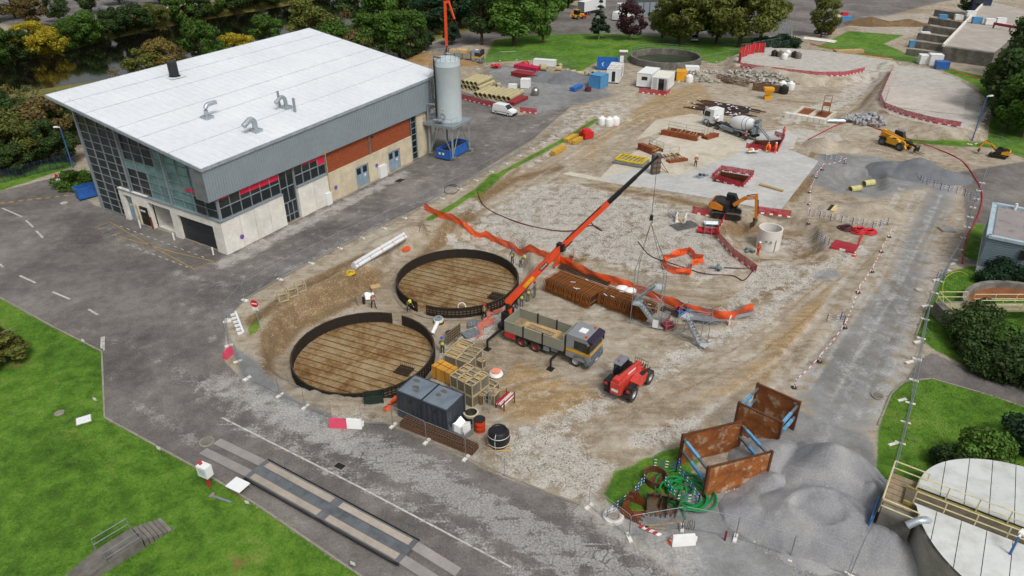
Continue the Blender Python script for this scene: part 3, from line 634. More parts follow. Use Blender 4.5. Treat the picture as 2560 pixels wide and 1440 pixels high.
for wv in(4.6,9.6,13.2,18.8,22.8):
 m=MB();m.beam(Bp(ra,wv,zr(ra,wv)+.02),Bp(rb,wv,zr(rb,wv)+.02),.12,.04);m.build('roof_seam',MSEAM,roof)
m=MB()
for a,b in(((ra,r0),(ra,r1)),((ra,r1),(rb,r1)),((rb,r1),(rb,r0)),((rb,r0),(ra,r0))):
 m.beam(Bp(*a,zr(*a)-.16),Bp(*b,zr(*b)-.16),.14,.34)
m.build('roof_edge_trim',mat('trim_grey','8d979e',.5),roof)
def RT(u,v):
 z=12.0
 for _ in range(20):
  p=G(u,v,z)-C0;det=LD.x*ND.y-LD.y*ND.x;l=(p.x*ND.y-p.y*ND.x)/det;w_=(LD.x*p.y-LD.y*p.x)/det;z=zr(l,w_)
 return Bp(l,w_,z)
b=RT(437,192);m=MB();m.cyl(b.x,b.y,b.z-.1,b.z+.15,.72,20);m.cyl(b.x,b.y,b.z+.1,b.z+1.9,.6,20);m.build('chimney',mat('chimney_black','1d1f22',.5),roof,smooth=True)
m=MB();m.box(b.x,b.y,b.z+.02,2.2,1.8,.1,R(60));m.build('flashing',MROOF,roof)
for(u,v,r,flip)in((518,295,.26,1),(640,328,.32,-1),(716,270,.24,-1)):
 b=RT(u,v);dr=LD*flip
 m=MB();m.box(b.x,b.y,b.z+.1,1.1,1.1,.35,R(60));pts=[b,b+V((0,0,.9))]+[b+V((0,0,.9))+dr*(.5-.5*math.cos(a))*1.2+V((0,0,.6*math.sin(a)))for a in(.4,.8,1.2,1.6)]+[b+dr*1.6+V((0,0,1.5 if flip>0 else 1.0))]
 m.path(pts,r,10);m.build('roof_duct',mat('duct_zinc','a9b3ba',.4,.5),roof,smooth=True)
b=RT(738,280);m=MB();m.cyl(b.x,b.y,b.z,b.z+1.7,.17,10);m.build('flue',MGALV,roof);b=RT(700,268);m=MB();m.cyl(b.x,b.y,b.z,b.z+2.0,.14,10);m.build('flue',MGALV,roof)
# wall signs (round no-parking), cabinets
for l,z in((2.0,1.3),(17.9,1.6),(26.3,1.9)):
 m=MB();c=Bp(l,-.37 if l<10 else-.12,z);m.tube(c,c-ND*.03,.28,16);s_=m.build('parking_sign',mat('sign_purple','8a3fa0',.5),hall)
 m=MB();m.tube(c-ND*.03,c-ND*.035,.2,16);m.build('sign_face',mat('sign_blue','4a5bb0',.5),s_)
m=MB();wbox(m,15.6,16.5,-.65,-.36,0,1.6);m.build('meter_cabinet',MWHT,hall);m=MB();wbox(m,26.4,27.9,-.6,-.12,0,1.7);m.build('meter_cabinet',MWHT,hall)
for k in range(7):m=MB();wbox(m,-.012,-.002,6.75-k*.85,7.15-k*.85,1.85,2.05);m.build('door_slot',MBLKM,hall)
# -- silo
SA=G(1133,400);silo=thing('storage_silo','tall pale grey steel silo on legs with caged ladder at the hall corner','silo',SA)
def Sp(a,b,z):return LD*a+ND*b+V((0,0,z))
for a,b in((0,0),(4.6,0),(0,4.2),(4.6,4.2)):
 m=MB();m.beam(Sp(a,b,.3),Sp(a,b,5.0),.26,.26);m.build('leg',MSTEELG,silo)
 m=MB();q=Sp(a,b,.15);m.box(q.x,q.y,.15,.9,.9,.5,R(60));m.build('foot_block',MCOND,silo)
for p,q in(((0,0,.5),(2.3,0,4.9)),((4.6,0,.5),(2.3,0,4.9)),((0,0,.5),(0,2.1,4.9)),((0,4.2,.5),(0,2.1,4.9)),((0,4.2,.5),(2.3,4.2,4.9)),((4.6,4.2,.5),(2.3,4.2,4.9))):
 m=MB();m.tube(Sp(*p),Sp(*q),.07,6);m.build('brace',MSTEELG,silo)
m=MB();m.obox(Sp(-.4,-.3,4.95),LD*5.4,ND*6.6,V((0,0,.12)))
for p,q in(((-.4,-.3),(5,-.3)),((5,-.3),(5,6.3)),((5,6.3),(-.4,6.3)),((-.4,6.3),(-.4,-.3))):m.beam(Sp(*p,4.9),Sp(*q,4.9),.15,.4)
m.build('platform',MSTEELG,silo)
m=rail(MB(),[Sp(-.35,6.2,5.05),Sp(-.35,3.8,5.05),Sp(-.35,1.6,5.05),Sp(-.35,-.2,5.05),Sp(1.2,-.2,5.05)],1.1,.03);m.build('guard_rail',MGALV,silo)
sc_=Sp(2.3,2.0,0);z0,z1=5.1,14.0
m=MB();m.lathe([(0,z0),(1.9,z0),(1.92,z0+.1),(1.9,z0+.2),(1.9,z1-.9),(1.93,z1-.85),(1.93,z1-.78),(1.9,z1-.7),(1.9,z1),(1.3,z1+.25),(0,z1+.4)],40,sc_);m.build('tank',mat('silo_grey','b4c1c6',.5,0,.05,.4),silo,smooth=True)
m=MB();ring=[sc_+V((1.88*math.cos(a),1.88*math.sin(a),z1))for a in np.linspace(0,2*PI,17)];rail(m,ring,1.15,.03);m.build('top_rail',MGALV,silo)
m=MB();lp=sc_+ND*1.6-LD*1.35;up=V((0,0,1));ladder(m,lp+up*5,lp+up*15,.5,LD);o_=lp+ND*.3
for k in range(9):
 zz=7+k*1.0;m.path([lp+up*zz+(ND*math.cos(a)-LD*math.sin(a)*.6)*.55-ND*0 for a in np.linspace(-1.4,1.4,6)],.02,4)
for a in(-.9,0,.9):q=(ND*math.cos(a)-LD*math.sin(a)*.6)*.55;m.tube(lp+q+up*7,lp+q+up*15.2,.02,4)
m.build('caged_ladder',MGALV,silo)
m=MB();q=sc_+ND*1.0-LD*1.75;m.path([sc_+ND*.3-LD*1.0+up*(z1+.3),q+up*(z1+.5),q-LD*.1+up*(z1-.2),q-LD*.1+up*5.2],.12,8);m.build('filling_pipe',MBLKM,silo)
m=MB();q=sc_+ND*2.6-LD*1.9;m.path([q+up*5.1,q+up*7.2,q+up*7.6-ND*.2,q+up*7.75-ND*1.4],.17,8);m.build('outlet_pipe',MSTEELG,silo,smooth=True)
m=MB();q=sc_-LD*2.2+up*5.6;m.tube(q+ND*1.2-LD*.2,q-ND*.3,.22,10);m.build('screw_motor',mat('duct_zinc','a9b3ba'),silo);m=MB();m.path([sc_-LD*1.93+ND*-.2+up*6.2+(ND*math.cos(a)+up*math.sin(a))*.42 for a in np.linspace(0,2*PI,15)],.05,5);m.build('manhole',MSTEELG,silo)
m=MB();q=sc_-LD*1.93+up*7.2;m.obox(q,ND*-.6,LD*.02,up*.16);m.build('type_plate',MWHT,silo)
# ---- skips
def skip(name,label,loc,rz,L_=5.5,W_=2.3,h=1.5,m_=None,cat='skip',fill='2a2018',group=None):
 t=thing(name,label,cat,loc,rz,group);m_=m_ or MBLUE;a,b=L_/2,W_/2;o=MB()
 o.bb(-a,a,-b,-b+.06,.15,h);o.bb(-a,a,b-.06,b,.15,h);o.bb(-a,-a+.06,-b,b,.15,h);o.bb(a-.06,a,-b,b,.15,h);o.bb(-a,a,-b,b,.15,.22)
 o.build('body',m_,t);o=MB()
 for s in(-1,1):
  n=max(3,int(L_/.6))
  for k in range(n+1):x=-a+.05+(L_-.1)*k/n;o.bb(x-.04,x+.04,s*b-.06 if s<0 else b,s*b if s<0 else b+.06,.2,h-.05)
  o.beam((-a,s*b,h),(a,s*b,h),.12,.1)
 o.beam((-a,-b,h),(-a,b,h),.12,.1);o.beam((a,-b,h),(a,b,h),.12,.1);o.build('ribs',m_,t)
 o=MB();o.bb(-a,a,-.55,-.4,0,.15);o.bb(-a,a,.4,.55,0,.15);o.build('skid',MBLKM,t)
 if fill:o=MB();o.bb(-a+.08,a-.08,-b+.08,b-.08,h-.55,h-.5);o.build('contents',mat('skip_fill_'+fill,fill,.95,0,.4,2,.4),t)
 return t
ang_l=math.atan2(LD.y,LD.x)
c=SA+Sp(2.0,1.3,0);sk=skip('skip_container','open blue roll-off skip standing under the silo platform',c,ang_l,5.6,2.3,1.55)
for s in(.95,.3):
 m=MB();m.obox((-2.87,s-.6,.8),(0,.35,0),(-.01,0,0),(0,0,.35));m.build('label_plate',MWHT,sk)
skip('skip_container','blue skip at the left end of the glazed hall front',G(222,492),az((213,478),(240,500))+R(90),2.6,1.7,1.5)
# -- vehicle kit
def text(body,size,m_,par,loc,ax,up_,name='lettering',ext=.003):
 fc=bpy.data.curves.new(name,'FONT');fc.body=body;fc.size=size;fc.extrude=ext;fc.align_x='CENTER';fc.align_y='CENTER';fc.resolution_u=2
 tmp=bpy.data.objects.new('tmp',fc);COL.objects.link(tmp);dg=bpy.context.evaluated_depsgraph_get()
 me=bpy.data.meshes.new_from_object(tmp.evaluated_get(dg));bpy.data.objects.remove(tmp);me.materials.clear();me.materials.append(m_)
 o=link(name,me,par);x=V(ax).normalized();y=V(up_).normalized();z=x.cross(y)
 M_=Matrix((x,y,z)).transposed().to_4x4();M_.translation=V(loc);o.matrix_local=M_;return o
WCACHE={}
def wheel(par,x,y,r,w_,rimm,name='wheel',tread=False):
 k=(r,w_,rimm.name,tread)
 if k not in WCACHE:
  ri=r*.56;m=MB();h=w_/2
  m.lathe([(ri,-h*.9),(ri*1.05,-h),(r*.9,-h),(r*.98,-h*.75),(r,-h*.4),(r,h*.4),(r*.98,h*.75),(r*.9,h),(ri*1.05,h),(ri,h*.9),(ri,-h*.9)],26,(0,0,0),'y')
  if tread:
   for i in range(20):
    a=2*PI*i/20
    for s in(-1,1):
     c,d=V((math.cos(a),0,math.sin(a))),V((math.cos(a+.16),0,math.sin(a+.16)));m.beam(c*r*1.0+V((0,s*h*.95,0)),d*r*1.0+V((0,s*.02,0)),.07,.07,up=c)
  ty=m.build('tyre',MBLK,None,smooth=not tread)
  m=MB();m.lathe([(0,h*.55),(ri*.3,h*.55),(ri*.38,h*.2),(ri*.8,h*.25),(ri*.88,h*.75),(ri,h*.88),(ri,-h*.88),(ri*.88,-h*.75),(ri*.8,-h*.25),(ri*.38,-h*.2),(ri*.3,-h*.55),(0,-h*.55)],22,(0,0,0),'y')
  rm=m.build('rim',rimm,None,smooth=True);WCACHE[k]=(ty.data,rm.data);bpy.data.objects.remove(ty);bpy.data.objects.remove(rm)
 t_,r_=WCACHE[k];o=link(name,t_,par,(x,y,r));link('rim',r_,o);return o
MRIM=mat('rim_grey','a6aab0',.45,.3,.1,3,dust=.2);MRIMR=mat('rim_red','8e2020',.5,0,.2,3,dust=.3);MRIMD=mat('rim_dusty','77767a',.6,.1,.2,3,dust=.4)
MCABG=mat('truck_grey','8b9196',.4,.2,.08,1,dust=.25);MSTRIPE=mat('stripe_yellow','d9a11c',.4);MVISOR=mat('visor_dark','2a2238',.3)
def truck_cab(t,x0,paint,zt=3.0,W=2.45,stripe=None,visor=None,Lc=2.25,name='cab'):
 b=W/2;m=MB()
 m.side([(x0,.85),(x0+Lc,.62),(x0+Lc+.06,1.0),(x0+Lc+.02,1.75),(x0+Lc-.16,zt-.25),(x0+Lc-.45,zt),(x0,zt)],-b,b,.06)
 cab=m.build(name,paint,t)
 m=MB();f=x0+Lc;m.quad((f+.03,-b+.12,1.85),(f+.03,b-.12,1.85),(f-.14,b-.2,zt-.3),(f-.14,-b+.2,zt-.3));m.build('windscreen',MGLS,cab)
 for s in(-1,1):
  y=s*(b+.004);m=MB();m.quad((x0+.75,y,1.85),(f-.15,y,1.7),(f-.28,y-s*.05,zt-.4),(x0+.75,y-s*.05,zt-.4));m.build('side_window',MGLS,cab)
  m=MB();m.bb(f-.1,f+.06,s*(b+.12)-.08,s*(b+.12)+.08,1.9,2.6);m.build('mirror',MBLKM,cab)
  m=MB();m.side([(f-1.55,.95),(f-1.35,1.25),(f-.45,1.25),(f-.2,.95),(f-.05,.45),(f-.35,.45),(f-.42,.9),(f-.6,1.1),(f-1.15,1.1),(f-1.4,.85)],s*b-.25 if s>0 else-b-.03,b+.03 if s>0 else-b+.25);m.build('wheel_arch',mat('arch_grey','5f6a74',.5),cab)
  m=MB();m.bb(f+.02,f+.08,s*.85-.2,s*.85+.2,.72,.95);m.build('headlight',MWHT,cab)
  if stripe:m=MB();m.bb(x0+.02,f-.02,s*(b+.006)-.004,s*(b+.006)+.004,1.42,1.68);m.build('stripe',stripe,cab)
 if stripe:m=MB();m.bb(f+.045,f+.07,-b+.05,b-.05,1.5,1.74);m.build('stripe',stripe,cab)
 m=MB();m.bb(f+.03,f+.1,-b+.3,b-.3,1.02,1.4);m.bb(f,f+.12,-b,b,.45,.95);m.build('bumper',mat('arch_grey','5f6a74',.5),cab)
 m=MB();m.bb(f+.125,f+.135,-.26,.26,.55,.68);m.build('number_plate',MWHT,cab)
 if visor:m=MB();m.side([(f-.2,zt-.3),(f+.22,zt-.36),(f+.2,zt-.12),(f-.35,zt+.02)],-b+.05,b-.05);m.build('sun_visor',visor,cab)
 m=MB();m.bb(x0+.7,x0+1.35,-.35,.35,zt,zt+.06);m.build('roof_hatch',MWHT,cab)
 for s in(-1,1):m=MB();m.cyl(f-.55,s*.85,zt,zt+.22,.08,8);m.build('beacon',MORG if stripe else MRED,cab)
 for s in(-1,1):
  m=MB();m.bb(f-1.1+.9,f-.1+.0,s*(b-.2)-.12,s*(b-.2)+.12,.3,.36);m.build('step',MBLKM,cab)
 return cab
def flatbed_truck(name,label,loc,rz,wb=5.0,group=None):
 """6x4 dropside truck, rear axle at x=0, front axle at x=wb"""
 t=thing(name,label,'truck',loc,rz,group)
 m=MB();
 for s in(-.42,.42):m.bb(-2.6,wb+.9,s-.08,s+.08,.75,1.05)
 for x in(-.6,1.4+.6,2.9):m.bb(x-.1,x+.1,-.5,.5,.8,1.0)
 m.build('chassis',MBLKM,t)
 for x in(0,1.4):
  for s in(-1,1):wheel(t,x,s*1.0,.52,.5,MRIMR)
 for s in(-1,1):wheel(t,wb,s*1.05,.52,.34,MRIM)
 MBED=mat('bed_grey_green','8f9184',.6,.2,.08,1,dust=.15);x0,x1=-1.75,wb-1.25;b=1.27
 m=MB();m.bb(x0,x1,-b,b,1.12,1.25);bed=m.build('bed_floor',MWOODG,t)
 for s in(-1,1):
  for k in range(3):
   a,e=x0+(x1-x0)*k/3+.02,x0+(x1-x0)*(k+1)/3-.02;m=MB();m.bb(a,e,s*b-.03,s*b+.03,1.15,2.2)
   m.bb(a,e,s*b-.045,s*b+.045,2.14,2.22);m.build('dropside',MBED,t)
  for k in range(1,3):a=x0+(x1-x0)*k/3;m=MB();m.bb(a-.06,a+.06,s*b-.07,s*b+.05,1.1,2.3);m.build('stake',MBLKM,t)
 for x in(x0,x1):m=MB();m.bb(x-.04,x+.04,-b,b,1.15,2.25 if x<0 else 2.75);m.build('end_board',MBED,t)
 m=MB();m.bb(x0,-.62,-1.28,-1.22,.55,1.12);m.bb(x0,-.62,1.22,1.28,.55,1.12);m.build('red_skirt',MRED,t)
 for s in(-1,1):m=MB();m.tube((2.9,s*.75,.72),(3.7,s*.75,.72),.28,12);m.bb(2.2,2.75,s*.9-.25,s*.9+.25,.5,.95);m.build('fuel_tank',MSTEELG,t)
 for s in(-1,1):m=MB();m.side([(-.75,.75),(-.55,1.1),(1.95,1.1),(2.1,.8),(1.9,.95),(-.5,.95)],s*1.0-.28,s*1.0+.28);m.build('mudguard',MBLKM,t)
 truck_cab(t,wb-.95,MCABG,3.0,2.45,MSTRIPE,MVISOR)
 return t
def outrigger(t,x,s,reach):
 m=MB();m.beam((x,0,.95),(x,s*reach,1.0),.16,.2);m.beam((x,s*reach,1.05),(x,s*reach,.1),.14,.14);m.box(x,s*reach,.06,.55,.55,.06);return m.build('outrigger',MBLKM,t)
def loader_crane(t,pts,fracs,x=-2.2):
 """knuckle crane: pts are boom joints in truck coordinates; fracs: (from,to,width,height,material)"""
 m=MB();m.bb(x-.55,x+.45,-.9,.9,.85,1.35);m.bb(x-.3,x+.25,-.3,.3,1.3,2.5);m.tube((x,.0,1.3),(x,0,3.3),.25,10);m.bb(x-.4,x+.3,-.55,-.25,1.5,2.4);m.bb(x-.4,x+.3,.3,.6,1.4,2.6);cr=m.build('crane_column',MBLKM,t)
 m=MB();m.bb(x-.25,x+.3,-.2,.2,2.2,2.7);m.bb(x-.2,x+.2,.22,.3,2.9,3.4);m.build('crane_slew_block',MORG,t)
 for p,q,a,b,mm in fracs:
  m=MB();m.beam(p,q,a,b);m.build('boom_section',mm,t)
 return cr
 # ---- main crane truck
A_,B_=G(1303,868),G(1445,920);rz=math.atan2(B_.y-A_.y,B_.x-A_.x);wb=min(5.4,max(4.6,(B_-A_).length))
fx=V((math.cos(rz),math.sin(rz),0));fy=V((-fx.y,fx.x,0));o_=A_+fy*1.25
main=flatbed_truck('crane_truck','grey crane truck with yellow cab stripe and raised orange boom beside the rebar stacks',o_,rz,wb)
def loc_(p):d=V(p)-o_;return V((d.dot(fx),d.dot(fy),d.z))
TIP=V((12.1,56.0,16.3));J0=V((-2.2,0,3.35));tp=loc_(TIP);J1=J0 .lerp(tp,.37)+V((0,0,.35))
up=V((0,0,1))
def seg(a,b,k0,k1):return a.lerp(b,k0),a.lerp(b,k1)
MBOOMB=mat('boom_black','1f1f22',.4,.2,.15,1.5)
loader_crane(main,None,[(*seg(J0,J1,-.02,1.03),.42,.55,MORG),(*seg(J1,tp,-.03,.5),.34,.4,MORG),(*seg(J1,tp,.1,.62),.3,.34,MBOOMB),(*seg(J1,tp,.3,.78),.26,.28,MBOOMB),(*seg(J1,tp,.5,.9),.22,.22,MBOOMB),(*seg(J1,tp,.8,1.0),.17,.17,MBOOMB)])
for a,b,r in((J0+V((.1,.3,-.6)),J0 .lerp(J1,.75)+V((0,.32,-.1)),.09),(J0 .lerp(J1,.55)-up*.35,J1 .lerp(tp,.12)-up*.4,.1),(J1 .lerp(tp,.05)+up*.3,J1 .lerp(tp,.42)+up*.3,.06)):
 m=MB();m.tube(a,b,r,8);m.build('hydraulic_ram',MBLKM,main)
m=MB();m.box(*J1,.7,.5,.7);m.build('knuckle',MBLKM,main)
dv=(J1-J0).normalized();sd_=dv.cross(up).normalized()
bu=sd_.cross(dv)
m=MB();m.obox(J0 .lerp(J1,.6)+sd_*.211-bu*.17,dv*.95,sd_*.003,bu*.34);m.build('boom_plate',MBLKM,main)
text('CRANE',.26,MWHT,main,J0 .lerp(J1,.6)+dv*.47+sd_*.217,dv,bu,'boom_lettering')
m=MB();m.obox(J0 .lerp(J1,.3)+sd_*.211-(sd_.cross(dv))*.17,dv*1.25,sd_*.003,sd_.cross(dv)*.34);m.build('boom_decal',MSTRIPE,main)
outrigger(main,-2.3,-1,3.2);outrigger(main,-2.3,1,2.2);outrigger(main,wb-1.55,-1,2.7)
m=MB();HK=V((TIP.x,TIP.y,10.6));m.tube(tp,loc_(HK),.02,4);m.build('hoist_cable',MBLKM,main);m=MB();q=loc_(HK);m.cyl(q.x,q.y,q.z-.1,q.z+.35,.16,8);m.path([q+V((.12*math.sin(a),0,-.25-.14*math.cos(a)))for a in np.linspace(0,4.6,8)],.035,5);m.build('hook_block',MBLKM,main)
pl=thing('plank_stack','stack of pale timber planks lying in the crane truck bed','planks',o_+fx*1.25+V((0,0,1.26)),rz+R(4))
for k in range(9):m=MB();m.bb(-1.75,1.75,-.72+k*.16,-.72+k*.16+.15,0,.14);m.build('plank',MWOOD,pl)
for k in range(9):m=MB();m.bb(-1.8,1.7,-.7+k*.16,-.7+k*.16+.15,.145,.28);m.build('plank',MWOOD,pl)
fp=thing('wooden_lattice','pale wooden ladder frame lying on the planks in the truck bed','frame',o_+fx*1.25+V((0,0,1.55)),rz-R(3));m=MB()
for s in(-.25,.25):m.bb(-1.3,1.3,s-.04,s+.04,0,.09)
m.build('stringer',MWOODG,fp);m=MB()
for k in range(12):m.bb(-1.25+k*.22,-1.15+k*.22,-.25,.25,.02,.07)
m.build('rungs',MWOODG,fp)
# ---- second crane truck behind the silo, boom up
A2,B2=G(1160,160),G(1214,166);rz2=math.atan2(B2 .y-A2 .y,B2 .x-A2 .x)
o2=G(1140,158)+V((0,1.2,0));tr2=flatbed_truck('crane_truck','grey crane truck with raised red boom parked behind the silo',o2,az((1150,160),(1216,164)),5.0)
c2=V((-2.2,0,3.4))
loader_crane(tr2,None,[(c2,c2+V((.1,0,9.6)),.42,.55,MORG),(c2+V((.1,0,9.4)),c2+V((1.0,0,9.5)),.4,.5,MORG),(c2+V((.9,0,9.7)),c2+V((2.3,-.5,6.0)),.3,.36,MORG),(c2+V((1.5,-.2,8)),c2+V((3.6,-.9,2.8)),.22,.26,MBOOMB)])
m=MB();m.bb(-1.2,2.8,-1,1,1.3,2.9);m.build('timber_load',MWOOD,tr2)
# ---- concrete mixer
A3,B3=G(1860,350),G(1770,318);rz3=math.atan2(B3 .y-A3 .y,B3 .x-A3 .x);f3=V((math.cos(rz3),math.sin(rz3),0));n3=V((-f3 .y,f3 .x,0))
d3=(B3-A3).length;mx=thing('concrete_mixer_truck','white concrete mixer truck with chute over the red-fenced opening','mixer truck',A3-n3*-1.25*-1+n3*0-n3*1.2,rz3)
mx.location=A3-n3*1.2 if n3 .y<0 else A3+n3*1.2
for x in(0.0,1.4,d3-1.75,d3):
 for s in(-1,1):wheel(mx,x,s*1.02,.52,.42,MRIMD)
m=MB();m.bb(-1.5,d3+.9,-.5,.5,.75,1.1);m.build('chassis',MBLKM,mx)
m=MB()
for s in(-1,1):m.bb(-.7,2.3,s*1.02-.25,s*1.02+.25,1.08,1.14);m.bb(2.5,d3-2.6,s*1.0-.2,s*1.0+.2,.55,1.1)
m.build('mudguard',MSTEELG,mx)
truck_cab(mx,d3-.85,MWHT,3.05,2.45,None,None,2.2)
ax_=V((1,0,0));m=MB();prof=[(.0,4.1),(.62,4.05),(.8,3.8),(1.1,3.0),(1.2,2.2),(1.2,1.5),(.98,.3),(.62,-.55),(.55,-.9),(.4,-.9),(.35,-.3)]
m.lathe(prof,28,(0,0,0),'x');dm=m.build('drum',MWHT,mx,(.05,0,2.35),smooth=True);dm.rotation_euler=(0,R(9),0)
m=MB();m.lathe([(1.13,.95),(1.17,.97),(1.17,1.03),(1.13,1.05)],28,(0,0,0),'x');m.lathe([(.99,.28),(1.04,.3),(1.04,.4),(1.0,.42)],28,(0,0,0),'x');m.build('drum_ring',MSTEELG,dm)
m=MB();m.bb(-1.15,-.95,-.6,.6,1.1,2.3);m.lathe([(.5,.45),(.28,-.2),(.24,-.2)],14,(-1.15,0,3.0));m.tube((-1.1,-.9,1.1),(-1.1,-.9,3.3),.05,5);m.tube((-1.1,.9,1.1),(-1.1,.9,3.3),.05,5);m.bb(-1.4,-.9,-.5,.5,2.5,2.7);m.build('hopper',MSTEELG,mx)
m=MB();m.bb(d3-1.35,d3-1.0,-.6,.6,1.2,2.3);m.lathe([(0,0),(.28,0),(.28,1.0),(0,1.0)],12,(d3-1.3,.5,1.9),'y');m.build('water_tank',MWHT,mx)
ch=G(1925,352,.6)-mx.location;cl=V((ch.dot(f3),ch.dot(n3),.6));m=MB();a=V((-1.35,0,2.4))
dd=(cl-a);sd=dd.cross(V((0,0,1))).normalized()*.22
m.add([a-sd,a+sd,cl+sd,cl-sd,a-sd*1.2+V((0,0,.2)),a+sd*1.2+V((0,0,.2)),cl+sd*1.2+V((0,0,.2)),cl-sd*1.2+V((0,0,.2))],[(0,1,2,3),(0,3,7,4),(1,5,6,2)]);m.tube(a-V((0,0,.1)),cl-V((0,0,.05)),.05,5);m.build('chute',MSTEELG,mx)
# ---- telehandlers
def telehandler(name,label,loc,rz,paint,wb=2.9,ext=0.0,tilt=0.06,rim=None,fork='mud',boomcol=None,group=None,cabside=1,sc_=1.0):
 """x forward; the cab is on side cabside"""
 t=thing(name,label,'telehandler',loc,rz,group);rim=rim or MRIM;s=cabside;hw=1.0
 for x in(0,wb):
  for q in(-1,1):wheel(t,x,q*hw,.62,.5,rim,tread=True)
 m=MB();m.side([(-1.05,.75),(-1.05,1.75),(-.8,1.9),(wb+.1,1.3),(wb+.4,.9),(wb+.3,.55),(-.6,.55)],-.42,.42);m.build('chassis',paint,t)
 m=MB();m.bb(-.35,.35,-.9,.9,.5,.74);m.bb(wb-.3,wb+.3,-.9,.9,.5,.74);m.bb(-.2,wb+.2,-.4,.4,.45,.6);m.build('axle',MBLKM,t)
 m=MB();y0,y1=(-s*1.12,-s*.44);m.side([(.55,.6),(.5,1.35),(.9,1.62),(wb-.55,1.5),(wb-.35,1.2),(wb-.55,.6)],min(y0,y1),max(y0,y1),.05);m.build('engine_cover',paint,t)
 m=MB();m.bb(1.5,2.1,-s*.95-.18,-s*.95+.18,1.56,1.62);m.build('grille',MBLKM,t)
 y0,y1=s*.44,s*1.15;a,b=min(y0,y1),max(y0,y1)
 m=MB();m.side([(.6,.7),(.6,2.3),(.85,2.42),(1.85,2.42),(2.3,1.5),(2.3,.7)],a,b,.06);cb=m.build('cab',MBLKM,t)
 m=MB();m.side([(.55,2.36),(.8,2.47),(1.9,2.47),(1.95,2.38)],a-.03,b+.03);m.build('cab_roof',mat('cab_roof_grey','6f7780',.5),cb)
 for y in(a-.006,b+.006):m=MB();m.quad((.68,y,1.45),(2.2,y,1.45),(1.9,y,2.3),(.75,y,2.3));m.build('side_window',MGLS,cb)
 m=MB();m.quad((2.31,a+.06,1.5),(2.31,b-.06,1.5),(1.9,b-.1,2.36),(1.9,a+.1,2.36));m.build('windscreen',MGLS,cb)
 m=MB();m.quad((.59,a+.06,1.4),(.59,b-.06,1.4),(.59,b-.08,2.25),(.59,a+.08,2.25));m.build('rear_window',MGLS,cb)
 m=MB();m.cyl(.9,(a+b)/2,2.47,2.68,.06,6);m.build('beacon',MORG,cb)
 p0=V((-.75,0,1.95));d=V((math.cos(tilt),0,-math.sin(tilt)));L1=3.6
 m=MB();m.beam(p0,p0+d*L1,.34,.42);m.bb(-1.0,-.4,-.28,.28,1.5,2.15);bm=m.build('boom',paint,t)
 m=MB();[m.obox(p0+d*1.5+V((0,q,-.12)),d*1.3,V((0,.004,0)),V((0,0,.2)))for q in(-.176,.172)];m.build('boom_decal',MWHT,bm);m=MB();m.path([p0+d*.3+V((0,.1,.24)),p0+d*1.6+V((0,.08,.28)),p0+d*(L1-.1)+V((0,.1,.25))],.035,5);m.build('hydraulic_hose',MBLK,bm)
 e=p0+d*(L1+.25+ext);m=MB();m.beam(p0+d*(L1-.2),e,.26,.3);m.build('boom_extension',boomcol or paint,t)
 hd=V((e.x+.25,0,max(.55,e.z-1.0)));m=MB();m.beam(e,hd,.2,.28);m.beam(hd+V((0,-.65,.1)),hd+V((0,.65,.1)),.12,.5);m.build('carriage',boomcol or paint,t)
 m=MB()
 for q in(-.35,.35):m.bb(hd.x+.05,hd.x+.12,q-.06,q+.06,hd.z-.3,hd.z+.6);m.bb(hd.x+.05,hd.x+1.15,q-.06,q+.06,hd.z-.3,hd.z-.25)
 m.build('fork',MBLKM,t)
 m=MB()
 for k in range(7):q=-.6+.2*k;m.tube((hd.x+.06,q,hd.z+.3),(hd.x+.06,q,hd.z+1.05),.02,4)
 for z in(.35,.7,1.05):m.tube((hd.x+.06,-.6,hd.z+z),(hd.x+.06,.6,hd.z+z),.02,4)
 m.build('load_guard',MBLKM,t)
 for q in(-1,1):
  m=MB();m.side([(wb+.3,.5),(wb+.75,.35),(wb+.95,.55),(wb+.45,1.0)],q*.8-.18,q*.8+.18);m.build('stabiliser',paint,t)
  m=MB();m.side([(-.7,1.0),(-.5,1.32),(.5,1.32),(.7,1.0),(.5,1.26),(-.5,1.26)],q*hw-.27,q*hw+.27);m.build('mudguard',MBLKM,t)
  m=MB();m.bb(-.75,-.68,q*hw-.15,q*hw+.12,1.1,1.3);m.build('tail_light',MRED,t)
 m=MB();m.bb(-1.065,-1.055,-.3,.3,1.0,1.25);m.build('number_plate',MWHT,t)
 if sc_!=1:t.scale=(sc_,)*3
 return t
a,b,c=G(1579,1000),G(1617,960),G(1527,984);f=(b-a).normalized();lft=V((-f.y,f.x,0))
telehandler('telehandler','red telehandler facing away from camera near the crane truck cab',a+lft*1.05,math.atan2(f.y,f.x),mat('manitou_red','c9372d',.45,0,.1,1.2,dust=.22),2.8,0,.12)
a,b=G(2204,362),G(2249,377);f=(b-a).normalized();lft=V((-f.y,f.x,0))
telehandler('telehandler','yellow telehandler with black boom between the boulders and the grey heap',a+lft*1.0,math.atan2(f.y,f.x),MYEL,3.1,1.9,.16,MRIMD,boomcol=MBLKM)
a,b=G(2074,89),G(2098,92);telehandler('telehandler','red telehandler parked on the grass beside the lone tree',a+V((0,1,0)),az((2074,89),(2098,92))+PI,mat('manitou_red','cf2f27'),2.8,-.4,.1)
